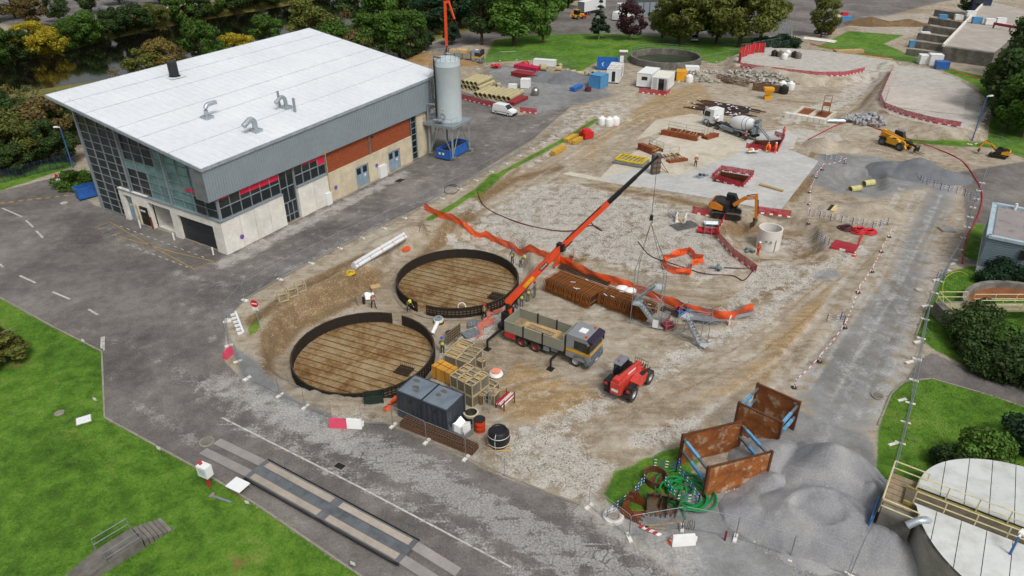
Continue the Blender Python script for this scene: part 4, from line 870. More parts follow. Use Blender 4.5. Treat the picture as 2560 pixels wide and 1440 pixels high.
# ---- excavators
def tracks(t,L_,W_,h,y,par=None,m_=None):
 for s in(-1,1):
  n=24;loop=[];r=h/2;st=L_-h
  for i in range(n):
   q=i/n*(2*st+2*PI*r)
   if q<st:loop.append((-st/2+q,h))
   elif q<st+PI*r:a=(q-st)/r;loop.append((st/2+r*math.sin(a),r+r*math.cos(a)))
   elif q<2*st+PI*r:loop.append((st/2-(q-st-PI*r),0))
   else:a=(q-2*st-PI*r)/r;loop.append((-st/2-r*math.sin(a),r-r*math.cos(a)))
  m=MB();m.side([(p[0]*.95,r+(p[1]-r)*.86)for p in loop],s*y-W_*.4,s*y+W_*.4);tk=m.build('track',MBLKM,t)
  m=MB()
  for i in range(n*2):
   k=i/2;p,q=loop[int(k)%n],loop[(int(k)+1)%n];f_=k-int(k);x,z=p[0]+(q[0]-p[0])*f_,p[1]+(q[1]-p[1])*f_
   dx,dz=q[0]-p[0],q[1]-p[1];ll=math.hypot(dx,dz);dx,dz=dx/ll,dz/ll
   m.obox((x-dx*.06-dz*-.0,s*y-W_/2,z-dz*.06),(dx*.12,0,dz*.12),(0,W_,0),(-dz*-.03,0,-dx*-.03*-1))
  m.build('track_plates',m_ or mat('track_dusty','5b5349',.85,.1,.3,2),tk)
def excavator(name,label,loc,rz,paint,k=1.0,swing=0.0,pts=None,mini=False,blade=False,bucketw=.9):
 """pts: boom joints in upper-body frame (x forward, z up): foot, elbow, stick end, bucket tip"""
 t=thing(name,label,'excavator',loc,rz);tracks(t,3.6*k,.5*k,.85*k,1.0*k)
 m=MB();m.bb(-.9*k,.9*k,-.7*k,.7*k,.45*k,.85*k);m.cyl(0,0,.8*k,1.05*k,.6*k,16);m.build('undercarriage',MBLKM,t)
 cs,sn=math.cos(swing),math.sin(swing)
 def rot(o):o.rotation_euler=(0,0,swing);return o
 m=MB();m.side([(-1.75*k,1.1*k),(-1.85*k,1.9*k),(-1.2*k,2.15*k),(.2*k,2.0*k),(.3*k,1.05*k)],-1.2*k,1.2*k,.08);rot(m.build('engine_house',MBLKM,t))
 for s in(-1,1):
  m=MB();m.side([(-1.9*k,1.15*k),(-1.95*k,1.95*k),(-1.3*k,2.1*k),(-.3*k,1.7*k),(-.3*k,1.1*k)],s*1.2*k-.03,s*1.2*k+.05);rot(m.build('side_panel',paint,t))
 m=MB();m.side([(-2.02*k,1.1*k),(-2.08*k,1.75*k),(-1.8*k,1.95*k),(-1.7*k,1.1*k)],-1.15*k,1.15*k);rot(m.build('counterweight',paint,t))
 m=MB();m.side([(-.35*k,1.1*k),(-.4*k,2.75*k),(.6*k,2.75*k),(1.05*k,1.9*k),(1.05*k,1.1*k)],.28*k,1.2*k,.05);cb=rot(m.build('cab',MBLKM,t))
 for y in(.27*k,1.21*k):m=MB();m.quad((-.25*k,y,1.7*k),(.95*k,y,1.7*k),(.58*k,y,2.62*k),(-.3*k,y,2.62*k));m.build('side_window',MGLS,cb)
 m=MB();m.quad((1.06*k,.36*k,1.3*k),(1.06*k,1.12*k,1.3*k),(.64*k,1.1*k,2.68*k),(.64*k,.38*k,2.68*k));m.build('windscreen',MGLS,cb)
 p=[V(q)*k for q in pts];md=p[0].lerp(p[1],.5)+V((0,0,.45*k))
 m=MB();m.beam(p[0],md,.3*k,.42*k);m.beam(md-(md-p[0])*.06,p[1],.3*k,.38*k);rot(m.build('boom',paint,t))
 m=MB();m.beam(p[1]+(p[1]-p[2]).normalized()*.45*k,p[2],.26*k,.34*k);rot(m.build('stick',paint,t))
 m=MB();m.tube(p[0]+V((.3*k,.2*k,-.1*k)),md+V((0,.2*k,-.1)),.07*k,6);m.tube(md+V((.1,0,.3*k)),p[1]+(p[1]-p[2]).normalized()*.4*k,.07*k,6);m.tube(p[1].lerp(p[2],.1)+V((.22*k,0,0)),p[1].lerp(p[2],.85)+V((.2*k,0,0)),.06*k,6);rot(m.build('hydraulic_ram',MBLKM,t))
 if not mini and not blade:rot_=text('CASE',.3,MWHT,t,(0,0,0),(1,0,0),(0,0,1),'boom_lettering');bd_=(p[1]-md).normalized();q_=md.lerp(p[1],.45)+V((0,-.156*k,0));Rz=Matrix.Rotation(swing,4,'Z');M_=Matrix((bd_,V((-bd_.z,0,bd_.x)),V((0,-1,0)))).transposed().to_4x4();M_.translation=q_;rot_.matrix_local=Rz@M_
 e,b=p[2],p[3];w_=bucketw*k;m=MB();d=(b-e);n_=V((d.z,0,-d.x)).normalized()*.35*k
 for q in(-w_/2,w_/2):m.add([e+V((0,q,0)),e+n_+V((0,q,0))+d*.4,b+V((0,q,0)),e-n_*.9+d*.45+V((0,q,0))],[(0,1,2,3)])
 m.add([e+V((0,-w_/2,0)),e+V((0,w_/2,0)),e-n_*.9+d*.45+V((0,w_/2,0)),e-n_*.9+d*.45+V((0,-w_/2,0)),b+V((0,w_/2,0)),b+V((0,-w_/2,0))],[(0,1,2,3),(3,2,4,5)]);rot(m.build('bucket',mat('bucket_mud','4d4437',.85,.1,.3,3),t))
 if blade:m=MB();m.side([(1.9*k,.1),(1.98*k,.1),(2.05*k,.75*k),(1.95*k,.75*k)],-1.2*k,1.2*k);m.bb(.9*k,1.92*k,-.5*k,-.35*k,.3*k,.45*k);m.bb(.9*k,1.92*k,.35*k,.5*k,.3*k,.45*k);m.build('dozer_blade',MBLKM,t)
 return t
a,b=G(1785,545),G(1843,552);rzx=math.atan2(b.y-a.y,b.x-a.x);nn=V((-math.sin(rzx),math.cos(rzx),0));c=(a+b)/2+nn*1.0
excavator('tracked_excavator','orange and black tracked excavator digging beside the white concrete ring',c,rzx,mat('case_orange','c9791c',.45,0,.12,1.5,dust=.1),1.0,R(-12),[(.7,-.1,1.7),(3.2,-.1,3.2),(3.6,-.1,.55),(3.2,-.1,-.65)],bucketw=1.7)
a,b=G(2475,392),G(2512,400);rzx=math.atan2(b.y-a.y,b.x-a.x);nn=V((-math.sin(rzx),math.cos(rzx),0))
excavator('mini_excavator','small yellow mini excavator working by the right fence',(a+b)/2+nn*.6,rzx+PI,MYEL,.62,R(8),[(.7,-.1,1.5),(3.9,-.1,3.2),(4.6,-.1,1.4),(4.3,-.1,.3)],blade=True)
# -- circular tanks under construction
MFORM=mat('formwork_brown','4c4032',.85,0,.25,2,.2,'332820',.55,.15);MFORMR=mat('formwork_rib','2d241c',.85,.1,.25,2);MFORML=mat('formwork_board','85765c',.85,0,.2,2)
def floor_mat():
 t=NT('rusty_mat_floor');p=t.n('ShaderNodeTexCoord').outputs['Object'];n1=t.noise(p,.28,4,.6);n2=t.noise(p,2.5,5,.65)
 c=t.ramp(t.math('ADD',t.math('MULTIPLY',n1,.55),t.math('MULTIPLY',n2,.45)),(.38,'714a1e'),(.46,'957549'),(.53,'ad9973'),(.66,'c0b293'))
 t.l(c,t.b.inputs['Base Color']);t.b.inputs['Roughness'].default_value=.9;return t.m
MFLOOR=floor_mat();MBAR=mat('rebar_rust','6a4526',.9,.1,.3,1);MBARD=mat('rebar_dark','41301f',.9,.1,.3,2)
def ring_tank(label,px,gaps,rot,N=36):
 l,r,zt=px;zr_=PITZ+1.15;a,b=G(*l,zr_),G(*r,zr_);c=(a+b)/2;rad=(b-a).length/2
 c=V((c.x,c.y,PITZ));t=thing('round_tank_formwork',label,'tank formwork',c)
 m=MB();m.cyl(0,0,.0,.09,rad+.5,48);m.build('blinding_slab',mat('blinding','9a9286',.9,0,.15,.8,.2,'7b6b52',.55,.2),t)
 m=MB();m.cyl(0,0,.09,.11,rad-.06,48);m.build('tank_floor',MFLOOR,t)
 d=R(rot);ux,uy=V((math.cos(d),math.sin(d),0)),V((-math.sin(d),math.cos(d),0));m=MB();n=int(rad/.17)
 for k in range(-n,n+1):
  q=k*.17;h=math.sqrt(max(0,(rad-.12)**2-q*q))
  if h>.2:m.beam(uy*q-ux*h+V((0,0,.2)),uy*q+ux*h+V((0,0,.2)),.015,.015);m.beam(ux*q-uy*h+V((0,0,.22)),ux*q+uy*h+V((0,0,.22)),.015,.015)
 o=m.build('rebar_mesh',mat('rebar_light','7d6240',.9,.1,.3,.5),t);o['kind']='stuff'
 n=int(rad/.8)
 for k in range(-n,n+1):
  q=k*.8+.2;h=math.sqrt(max(0,(rad-.15)**2-q*q));m=MB();m.beam(uy*q-ux*h+V((0,0,.26)),uy*q+ux*h+V((0,0,.26)),.04,.04);m.build('spacer_bar',mat('spacer_brown','5f4a30',.9),t)
 s=2*PI/N;pw=2*rad*math.tan(s/2);m=MB();m.cur=0;m.bb(-pw/2+.005,pw/2-.005,-.03,.0,0,1.12)
 m.cur=1
 for z in(.04,.3,.56,.82,1.08):m.bb(-pw/2,pw/2,.0,.1,z-.03,z+.03)
 for x in(-pw/2+.02,-pw/6,pw/6,pw/2-.02):m.bb(x-.02,x+.02,.0,.12,0,1.12)
 m.cur=2
 for i in range(3):
  for z in(.35,.61):m.bb(-pw/2+pw*i/3+.05,-pw/2+pw*(i+1)/3-.05,.0,.02,z,z+.2)
 m.cur=3;m.bb(-pw/2+.005,pw/2-.005,-.036,-.03,0,1.12)
 first=m.build('formwork_panel',[MFORM,MFORMR,MFORML,mat('form_face_black','231c16',.7)],t)
 for k in range(N):
  a=k*s
  if any(g0<=math.degrees(a)%360<=g1 for g0,g1 in gaps):continue
  o=first if k==0 else first.copy()
  if k:COL.objects.link(o);o.parent=t
  o.location=(rad*math.cos(a),rad*math.sin(a),.09);o.rotation_euler=(0,0,a-PI/2)
 return t,c,rad
t1,TC1,TR1=ring_tank('lower circular tank formwork with rusty rebar floor, nearest the camera',((733,878),(1083,872),0),[(65,70)],-24)
t2,TC2,TR2=ring_tank('upper circular tank formwork with rusty rebar floor, below the white wrapped pipe',((993,695),(1294,690),0),[(238,242)],-24)
for c in((1010,925,'grey'),(1240,740,'dark')):
 p=G(c[0],c[1],PITZ+.3);t=thing('rebar_cage','small dark rebar cage over the sump in the %s tank floor'%('lower' if c[2]=='grey' else 'upper'),'rebar cage',p,R(-24));m=MB()
 for k in range(8):m.tube((-.7+k*.2,-.6,0),(-.7+k*.2,.6,0),.015,4);m.tube((-.7,-.6+k*.17,0),(.7,-.6+k*.17,0),.015,4);m.tube((-.7+k*.2,-.6,0),(-.7+k*.2,-.6,.35),.015,4);m.tube((-.7+k*.2,.6,0),(-.7+k*.2,.6,.35),.015,4)
 m.build('bars',MBARD,t);m=MB();m.bb(-.7,.7,-.6,.6,-.1,-.03);m.build('sump',mat('sump_dark','1c150e',.9),t)
p=T(1155,775);t=thing('white_hoop','white round pipe collar leaning on the upper tank front','pipe collar',(p.x,p.y,p.z),0);m=MB();m.path([V((.38*math.cos(a),.12*math.sin(a),.42+.38*math.sin(a)))for a in np.linspace(0,2*PI,20)][:-1],.05,6,True);m.build('hoop',MWHT,t)
p=G(1083,832,PITZ);t=thing('insulation_roll','white rolled sheet leaning against the lower tank wall','roll',(p.x+.15,p.y,p.z),R(-20));m=MB();m.tube((0,-.5,.25),(.1,.5,.9),.2,10);m.build('roll',MWHTP,t)
# loose formwork panel, gabion mesh, orange mesh strip
p,q=T(1118,862),T(1152,832);t=thing('loose_formwork_panel','single formwork panel standing upright beside the lower tank','formwork panel',p);m=MB();d=q-p;m.obox((0,0,0),d,V((-.03,.05,0)),V((0,0,1.3)));m.build('board',MFORM,t);m=MB()
for k in range(5):m.obox(V((.0,-.06,.1+k*.28)),d,V((0,.05,0)),V((0,0,.06)))
for k in range(7):m.obox(d*(k/6.2)+V((0,-.05,0)),d*.02,V((0,.05,0)),V((0,0,1.3)))
m.build('rib',MFORML,t)
for(u,v,u2,v2,n)in((1170,820,1245,790,'upper'),(1165,850,1200,838,'lower')):
 p,q=T(u,v),T(u2,v2);t=thing('gabion_mesh','galvanised gabion basket of grey stones, %s of two by the tanks'%n,'gabion',p);d=q-p;d.z=0;s=V((-d.y,d.x,0)).normalized();m=MB();m.obox((0,0,0),d,s*.9,V((0,0,.3)));m.build('stone_fill',mat('gabion_stone','85878a',.9,0,.35,5,.6,'5c5e62',.5,.1),t);m=MB()
 for k in range(10):m.tube(d*(k/9)+V((0,0,.32)),d*(k/9)+s*.9+V((0,0,.32)),.02,4);m.tube(d*(k/9),d*(k/9)+V((0,0,.33)),.02,4)
 for k in range(4):m.tube(s*(.3*k)+V((0,0,.32)),s*(.3*k)+d+V((0,0,.32)),.02,4)
 m.build('basket',MGALV,t)
 # -- netting
def net(label,pts,h=.9,m_=None,wav=.12,name='safety_netting',cat='netting',post=True,zoff=.05,lean=.0):
 W_=[T(*p)for p in pts];o=W_[0];t=thing(name,label,cat,o);m=MB();P=[]
 for a,b in zip(W_,W_[1:]):
  n=max(2,int((b-a).length/.35))
  for k in range(n):P.append(a.lerp(b,k/n))
 P.append(W_[-1]);rows=5;vs=[]
 ph=rnd.uniform(0,6)
 for i,p in enumerate(P):
  d=(P[min(i+1,len(P)-1)]-P[max(i-1,0)]);s=V((-d.y,d.x,0));s=s.normalized()if s.length>0 else V((0,1,0))
  hh_=h*(1-.18*abs(math.sin(i*.33+ph))-rnd.uniform(0,.05));gz_=hz(p.x,p.y)
  for j in range(rows):
   f=j/(rows-1);off=wav*(math.sin(i*.9+j*1.3+ph)*.6+rnd.uniform(-.4,.4))+lean*f
   vs.append(V((p.x,p.y,gz_))-o+s*off+V((0,0,zoff+hh_*f)))
 fs=[(i*rows+j,i*rows+j+1,(i+1)*rows+j+1,(i+1)*rows+j)for i in range(len(P)-1)for j in range(rows-1)]
 m.add(vs,fs);m.build('net',m_ or MNETO,t,smooth=True)
 if post:
  for i in range(0,len(P),7):m=MB();p=P[i];q=V((p.x,p.y,hz(p.x,p.y)))-o;m.tube(q,q+V((0,0,h+.1)),.015,4);m.build('stake',MRUST,t)
 return t
net('long orange safety net from the grass verge down past the upper tank',[(1062,525),(1100,545),(1160,575),(1215,595),(1270,620),(1320,632),(1370,650),(1430,665),(1434,640)],1.0)
net('orange safety net behind the two rusty rebar stacks',[(1386,672),(1400,660),(1440,680),(1500,703),(1570,722),(1640,752),(1700,775),(1755,790),(1800,800),(1835,798),(1882,778)],1.05)
net('small orange net pentagon fencing off a dug hole',[(1658,655),(1700,640),(1722,632),(1736,652),(1757,655),(1728,668),(1725,690),(1690,685),(1660,675),(1658,655)],.95,wav=.2)
net('crumpled orange net lying against the dark container',[(965,1030),(980,1015),(994,1008)],.7,wav=.25,post=False)
net('faded red mesh strip lying on the gravel by the crane outrigger',[(1190,845),(1225,815),(1262,770)],.15,net_mat('faded_netting','c9705c',.2),.5,post=False,lean=.8)
# -- rebar stacks
def rebar_stack(label,p0,p1,wpx,hgt,n,top_z):
 a,b,c=G(*p0,top_z),G(*p1,top_z),G(*wpx,top_z);d=(b-a);L_=d.length;d.normalize();s=V((-d.y,d.x,0));W_=(c-a).dot(s);sg=1 if W_>0 else-1;W_=abs(W_)
 o=V((a.x,a.y,0));t=thing('rebar_stack',label,'rebar',o,math.atan2(d.y,d.x))
 m=MB();m.bb(.1,L_-.1,sg*.3 if sg>0 else-W_+.3,W_-.3 if sg>0 else-.3,.12,hgt-.12);m.build('bar_core',mat('rebar_core','3a2410',.95,.1,.3,2),t)
 y=lambda q:sg*q;r=.3;prof=[(0,.1),(0,hgt*.3),(.06,hgt*.6),(r*.6,hgt-.1),(r,hgt),(W_-r,hgt),(W_-r*.6,hgt-.1),(W_-.06,hgt*.6),(W_,hgt*.3),(W_,.1)]
 m=MB();m.path([V((0,y(q),z))for q,z in prof],.034,4);m.path([V((.03,y(.12+q*.9),max(.08,z*.45)))for q,z in prof],.03,4);first=m.build('bent_rebar_mat',mat('rebar_orange','8d5420',.9,.1,.3,1.5),t)
 for k in range(n):
  o_=first if k==0 else first.copy()
  if k:COL.objects.link(o_);o_.parent=t
  o_.location=(L_*k/(n-1)+rnd.uniform(-.02,.02),rnd.uniform(-.06,.06),rnd.uniform(-.03,.03))
 m=MB()
 for q in(.3,.6,W_*.5,W_-.6,W_-.3):m.beam((0,y(q),hgt+.03),(L_,y(q),hgt+.03),.03,.03)
 m.build('tie_bar',MBARD,t);m=MB()
 for k in range(4):x,yy=rnd.uniform(.2,L_-.4),y(rnd.uniform(.3,W_-.3));m.beam((x,yy,hgt+.06),(x+rnd.uniform(.3,.5),yy+rnd.uniform(-.25,.25),hgt+.08),.09,.02)
 m.build('tag_strip',MWHT,t)['kind']='stuff';m=MB()
 for x in(.4,L_-.4):m.bb(x-.08,x+.08,min(0,y(W_)),max(0,y(W_)),0,.1)
 m.build('bearer',MWOODG,t)
 return t
rebar_stack('rusty stack of bent rebar mats, left of two behind the orange net',(1357,700),(1472,746),(1397,668),1.3,40,1.3)
rebar_stack('rusty stack of bent rebar mats, right of two behind the stair tower',(1494,735),(1617,780),(1527,713),1.25,38,1.25)
for u,v,u2,v2,l in((1400,668,1525,712,'left'),(1655,772,1700,792,'right')):
 p,q=T(u,v),T(u2,v2);t=thing('rebar_bundle','low dark bundle of rebar along the orange net, %s of two'%l,'rebar',p);d=q-p;s=V((-d.y,d.x,0)).normalized()
 for k in range(9):m=MB();m.tube(s*(.1*k-.4)+V((0,0,.1+.1*(k%3))),s*(.1*k-.4)+d+V((0,0,.1+.1*(k%3))),.045,5);m.build('bar',MBARD,t)
for u,v,k in((1555,725,'left'),(1575,731,'right')):
 p=T(u,v);t=thing('white_sack','crumpled white sack behind the rebar stacks, %s of two'%k,'sack',p);m=MB();m.lathe([(0,0),(.5,.05),(.55,.2),(.4,.42),(.15,.5),(0,.48)],10);o=m.build('sack_body',MWHTP,t,smooth=True);o.scale=(1.3,.8,1)
 # -- stair towers
def stair_tower(label,corner,rz,L_,W_,lv,ztop,name='stair_tower'):
 t=thing(name,label,'scaffold tower',corner,rz);r=.035
 for x in(0,L_):
  for y in(0,W_):m=MB();m.tube((x,y,0),(x,y,ztop+(.6 if x and y else 0)),r,6);m.build('post',MGALV,t)
 for k in range(lv+1):
  for z in(k*2.05+.12,)+((k*2.05+1.1,)if k else()):
   if z<ztop:
    m=MB()
    for a,b in(((0,0),(L_,0)),((0,W_),(L_,W_)),((0,0),(0,W_)),((L_,0),(L_,W_))):m.tube((*a,z),(*b,z),r*.8,5)
    m.build('ledger',MGALV,t)
 for k in range(lv):
  m=MB();a,b=(0,L_)if k%2==0 else(L_,0);m.tube((a,W_,k*2.05+.1),(b,W_,(k+1)*2.05),r*.7,5);m.build('brace',MGALV,t)
  z0=k*2.05+.1;z1=(k+1)*2.05;xs,xe=(L_-.15,.75)if k%2==0 else(.15,L_-.75)
  m=MB();y0,y1=(.06,W_/2-.02)if k%2==0 else(W_/2+.02,W_-.06)
  for y in(y0,y1):m.beam((xs,y,z0),(xe,y,z1),.05,.2)
  st=m.build('stair_flight',MGALV,t)
  for i in range(8):f=(i+.7)/8;x=xs+(xe-xs)*f;m=MB();m.box(x,(y0+y1)/2,z0+(z1-z0)*f,.24,y1-y0,.04);m.build('tread',mat('tread_pale','b4b9bb',.6,.2),st)
  m=MB()
  for dz in(.5,1.0):m.tube((xs,y0,z0+dz),(xe,y0,z1+dz),.025,5)
  for i in range(5):f=i/4;x=xs+(xe-xs)*f;z=z0+(z1-z0)*f;m.tube((x,y0,z),(x,y0,z+1.0),.02,4)
  m.build('handrail',MGALV,t)
  m=MB();x0,x1=(0.02,.75)if k%2==0 else(L_-.75,L_-.02);m.bb(x0,x1,.05,W_-.05,z1-.06,z1);m.build('landing',mat('tread_pale','b4b9bb',.6,.2),t)
 m=MB();m.bb(L_-.8,L_+.5,.05,W_/2,.1,.16);m.build('entry_plate',mat('tread_pale','b4b9bb',.6,.2),t)
 m=MB()
 for x in(-.05,L_+.05):
  for y in(0,W_):m.box(x,y,.02,.2,.2,.04)
 m.build('base_plate',MGALV,t);return t
a,b=G(1575,808),G(1643,824);rzt=math.atan2(b.y-a.y,b.x-a.x)
tw=stair_tower('tall galvanised stair tower slung from the crane hook before the rebar stacks',a,rzt,2.6,1.35,2,6.0)
m=MB();m.obox((2.1,-.03,.15),(.55,0,0),(0,.03,0),(0,0,.85));m.build('white_panel',MWHTP,tw)
dx,dy=V((math.cos(rzt),math.sin(rzt),0)),V((-math.sin(rzt),math.cos(rzt),0));hkb=HK-V((0,0,.4))-a;hl=V((hkb.dot(dx),hkb.dot(dy),hkb.z))
m=MB()
for x in(.05,2.55):
 for y in(.05,1.3):m.tube(hl,(x,y,5.9),.018,4)
m.build('sling_leg',MBLKM,tw)
a,b=G(1745,866),G(1690,839);rzt=math.atan2(b.y-a.y,b.x-a.x)+PI
tw2=stair_tower('galvanised stair tower standing on the dirt right of the red cage',G(1690,840),math.atan2((a-b).y,(a-b).x),2.5,1.3,1,3.2)
# steel cages, scaffold parts
def cage(label,p,rz,L_,W_,h,fillm,name='stillage',cat='stillage'):
 t=thing(name,label,cat,p,rz);m=MB()
 for x in(0,L_):
  for y in(0,W_):m.tube((x,y,0),(x,y,h),.03,5)
 for z in(.12,h*.55,h):
  for a,b in(((0,0),(L_,0)),((0,W_),(L_,W_)),((0,0),(0,W_)),((L_,0),(L_,W_))):m.tube((*a,z),(*b,z),.025,5)
 m.build('frame',MGALV,t)
 for k in range(8):m=MB();y=.1+(W_-.2)*k/7;m.tube((.08,y,.2+(k%3)*.2),(L_-.08,y+.03,.25+(k%3)*.22+(k%2)*.35),.06,6);m.build('bar',fillm,t)
 m=MB();m.bb(.05,L_-.05,.05,W_-.05,.13,h*.5);m.build('load',fillm,t);return t
cage('steel stillage filled with red props between the two stair towers',T(1664,830),az((1664,830),(1690,822)),1.0,.9,1.1,mat('prop_red','8e1f22',.6))
t=thing('scaffold_rack','rack of galvanised guard rails leaning beside the hanging stair tower','rack',T(1645,825),az((1645,825),(1685,795)))
for k in range(5):m=MB();m.tube((0,.12*k,.1),(1.9,.12*k,.1),.025,5);m.tube((.1,.12*k,1.0),(2.0,.12*k,1.0),.025,5);m.tube((0,.12*k,0),(.1,.12*k,1.05),.025,5);m.tube((1.9,.12*k,0),(2.0,.12*k,1.05),.025,5);m.build('guard_frame',MGALV,t)
t=thing('scaffold_pile','heap of galvanised scaffold planks and tubes behind the right stair tower','scaffolding',T(1722,790),az((1722,790),(1820,800)))
for k in range(22):
 m=MB();y=rnd.uniform(-1.2,1.0);z=.08+.06*(k%7);x=rnd.uniform(-.5,.3);L_=rnd.uniform(2.4,3.3);dy_=rnd.uniform(-.25,.25)
 if k%3:m.beam((x,y,z),(x+L_,y+dy_,z+.03),.3,.05);m.build('plank',MGALV,t)
 else:m.tube((x,y,z),(x+L_,y+dy_,z+.05),.03,5);m.build('tube',MGALV,t)
t=thing('guard_frame_stack','stack of galvanised frames lying at the right end of the orange net','frames',T(1832,800),az((1832,800),(1880,790)))
for k in range(7):
 m=MB();z=.1+k*.06;q=.06*k
 for y in(0,.9):m.tube((q,y,z),(2.1+q,y,z),.028,5)
 for i in range(6):m.tube((q+.42*i,0,z),(q+.42*i,.9,z),.02,4)
 m.build('frame',MGALV,t)
m=MB();m.box(.3,.45,.04,.1,1.0,.08);m.box(1.9,.45,.04,.1,1.0,.08);m.build('bearer',MWOOD,t)
p=T(1823,812);t=thing('white_sign_board','small white board with blue print leaning at the end of the scaffold heap','board',p,R(60));m=MB();m.bb(-.25,.25,-.03,.03,0,.95);m.build('board',MWHTP,t);m=MB();m.bb(-.12,.12,-.036,-.03,.35,.7);m.build('print',MBLUE,t)
t=thing('tool_crate','blue crate of tools and red cases at the left of the scaffold heap','crate',T(1705,785),R(15));m=MB();m.bb(-.6,.6,-.4,.4,0,.5);m.build('crate',MBLUE,t)
for k in range(5):m=MB();m.box(rnd.uniform(-.5,.6),rnd.uniform(-.3,.4),.62,.35,.28,.25,rnd.uniform(0,2));m.build('case',[MRED,MBLKM][k%2],t)
# -- containers, crates
MDK=mat('container_dark','353d48',.5,.1,.08,.8,dust=.06)
def container(name,label,loc,rz,L_,W_,h,m_,roofm=None,cat='container',corr=True,par=None,group=None):
 t=thing(name,label,cat,loc,rz,group);m=MB();st=.12;vs=[]
 def wall(p,q):
  p,q=V(p),V(q);d=q-p;n=max(2,int(d.length/st));nrm=V((d.y,-d.x,0)).normalized()*.035;pr=None
  for k in range(n+1):
   o=p+d*k/n-(nrm if(k//2)%2 else V((0,0,0)))
   if pr is not None:m.add([pr,o,o+V((0,0,h)),pr+V((0,0,h))],[(0,1,2,3)])
   pr=o
 if corr:wall((0,0,0),(L_,0,0));wall((L_,0,0),(L_,W_,0));wall((L_,W_,0),(0,W_,0));wall((0,W_,0),(0,0,0))
 else:m.bb(0,L_,0,W_,0,h)
 m.build('wall',m_,t);m=MB();m.bb(.0,L_,.0,W_,h-.02,h+.04);m.build('roof',roofm or m_,t);m=MB()
 for x in(0,L_):
  for y in(0,W_):m.bb(x-.06,x+.06,y-.06,y+.06,0,h+.08)
 for z in(.06,h):
  for a,b in(((0,0),(L_,0)),((0,W_),(L_,W_)),((0,0),(0,W_)),((L_,0),(L_,W_))):m.beam((*a,z),(*b,z),.1,.12)
 m.build('frame',m_,t);return t
h_=2.45;a,b,c=G(992,977,h_),G(1117,1028,h_),G(1169,990,h_);rzc=math.atan2(b.y-a.y,b.x-a.x);Lc=(b-a).length;d_=V((math.cos(rzc),math.sin(rzc),0));s_=V((-d_.y,d_.x,0));Wc=(c-b).dot(s_)
MRF=mat('container_roof','66727e',.55,.1,.12,.8,0,'7d8892',.55,.2)
for k,nm_ in((0,'left'),(1,'right')):
 t=container('site_container','dark grey site container beside the timber crates, %s half of the joined pair'%nm_,V((a.x,a.y,0))+d_*(Lc/2*k+.02),rzc,Lc/2-.04,Wc,h_,MDK,MRF)
 m=MB();m.bb(Lc/4-.15,Lc/4+.1,-.03,.02,1.65,2.0);m.build('vent',MBLK,t)
 for q in range(3 if k==0 else 2):
  m=MB();x,y=rnd.uniform(.4,Lc/2-.5),rnd.uniform(.3,Wc-.5);m.add([V((x+.3*rnd.uniform(.7,1.3)*math.cos(i*.7),y+.18*rnd.uniform(.7,1.3)*math.sin(i*.7),h_+.046))for i in range(9)],[tuple(range(9))]);m.build('puddle',mat('puddle_dry','57534a',.4),t)
  # fence-line pile of rusty mesh
p,q=T(1000,1068),T(1180,1140);t=thing('rebar_mesh_pile','long low pile of rusty rebar mesh between the fence and the dark container','rebar',p);d=q-p;d.z=0;s=V((-d.y,d.x,0)).normalized();m=MB();m.obox(s*.1,d,s*.8,V((0,0,.5)));m.build('mesh_core',mat('rebar_core','3a2410'),t)
for k in range(9):
 m=MB();z=.06+k*.06
 for y in(0,.3,.6,.9):m.tube(s*y+V((0,0,z)),s*y+d+V((0,0,z)),.018,4)
 for i in range(26):m.tube(d*(i/25+.004*(k%3))+V((0,0,z)),d*(i/25+.004*(k%3))+s*.95+V((0,0,z)),.016,4)
 m.build('mesh_sheet',MBAR,t)
 # timber crates (slatted frames)
def crate(label,loc,rz,L_,W_,h,m_=None,fill=True,side=True):
 t=thing('timber_crate',label,'crate',loc,rz,'timber crates stacked by the dark container');m=MB();w_=.07;m_=m_ or MWOODG
 for x in(0,L_):
  for y in(0,W_):m.bb(x-w_/2,x+w_/2,y-w_/2,y+w_/2,0,h)
 for z in(w_/2,h-w_/2):
  for a,b in(((0,0),(L_,0)),((0,W_),(L_,W_)),((0,0),(0,W_)),((L_,0),(L_,W_))):m.beam((*a,z),(*b,z),w_,w_)
 m.beam((0,W_/2,h-.03),(L_,W_/2,h-.03),w_,w_);m.build('frame',mat('crate_frame','b0a383',.8,0,.15,2),t)
 if side:
  m=MB();m.bb(.02,L_-.02,-.012,.0,.06,h-.07);m.bb(.02,L_-.02,W_,W_+.012,.06,h-.07);m.bb(-.012,0,.02,W_-.02,.06,h-.07);m.bb(L_,L_+.012,.02,W_-.02,.06,h-.07);m.build('side_panel',mat('crate_panel','6d6657',.85,0,.25,1.5),t)
 if fill:
  for k in range(7):m=MB();y=.08+(W_-.16)*k/6;m.beam((.05,y,h-rnd.uniform(.08,.22)),(L_-.05,y+rnd.uniform(-.04,.04),h-rnd.uniform(.08,.22)),(W_-.2)/9,.08);m.build('board',m_,t)
 return t
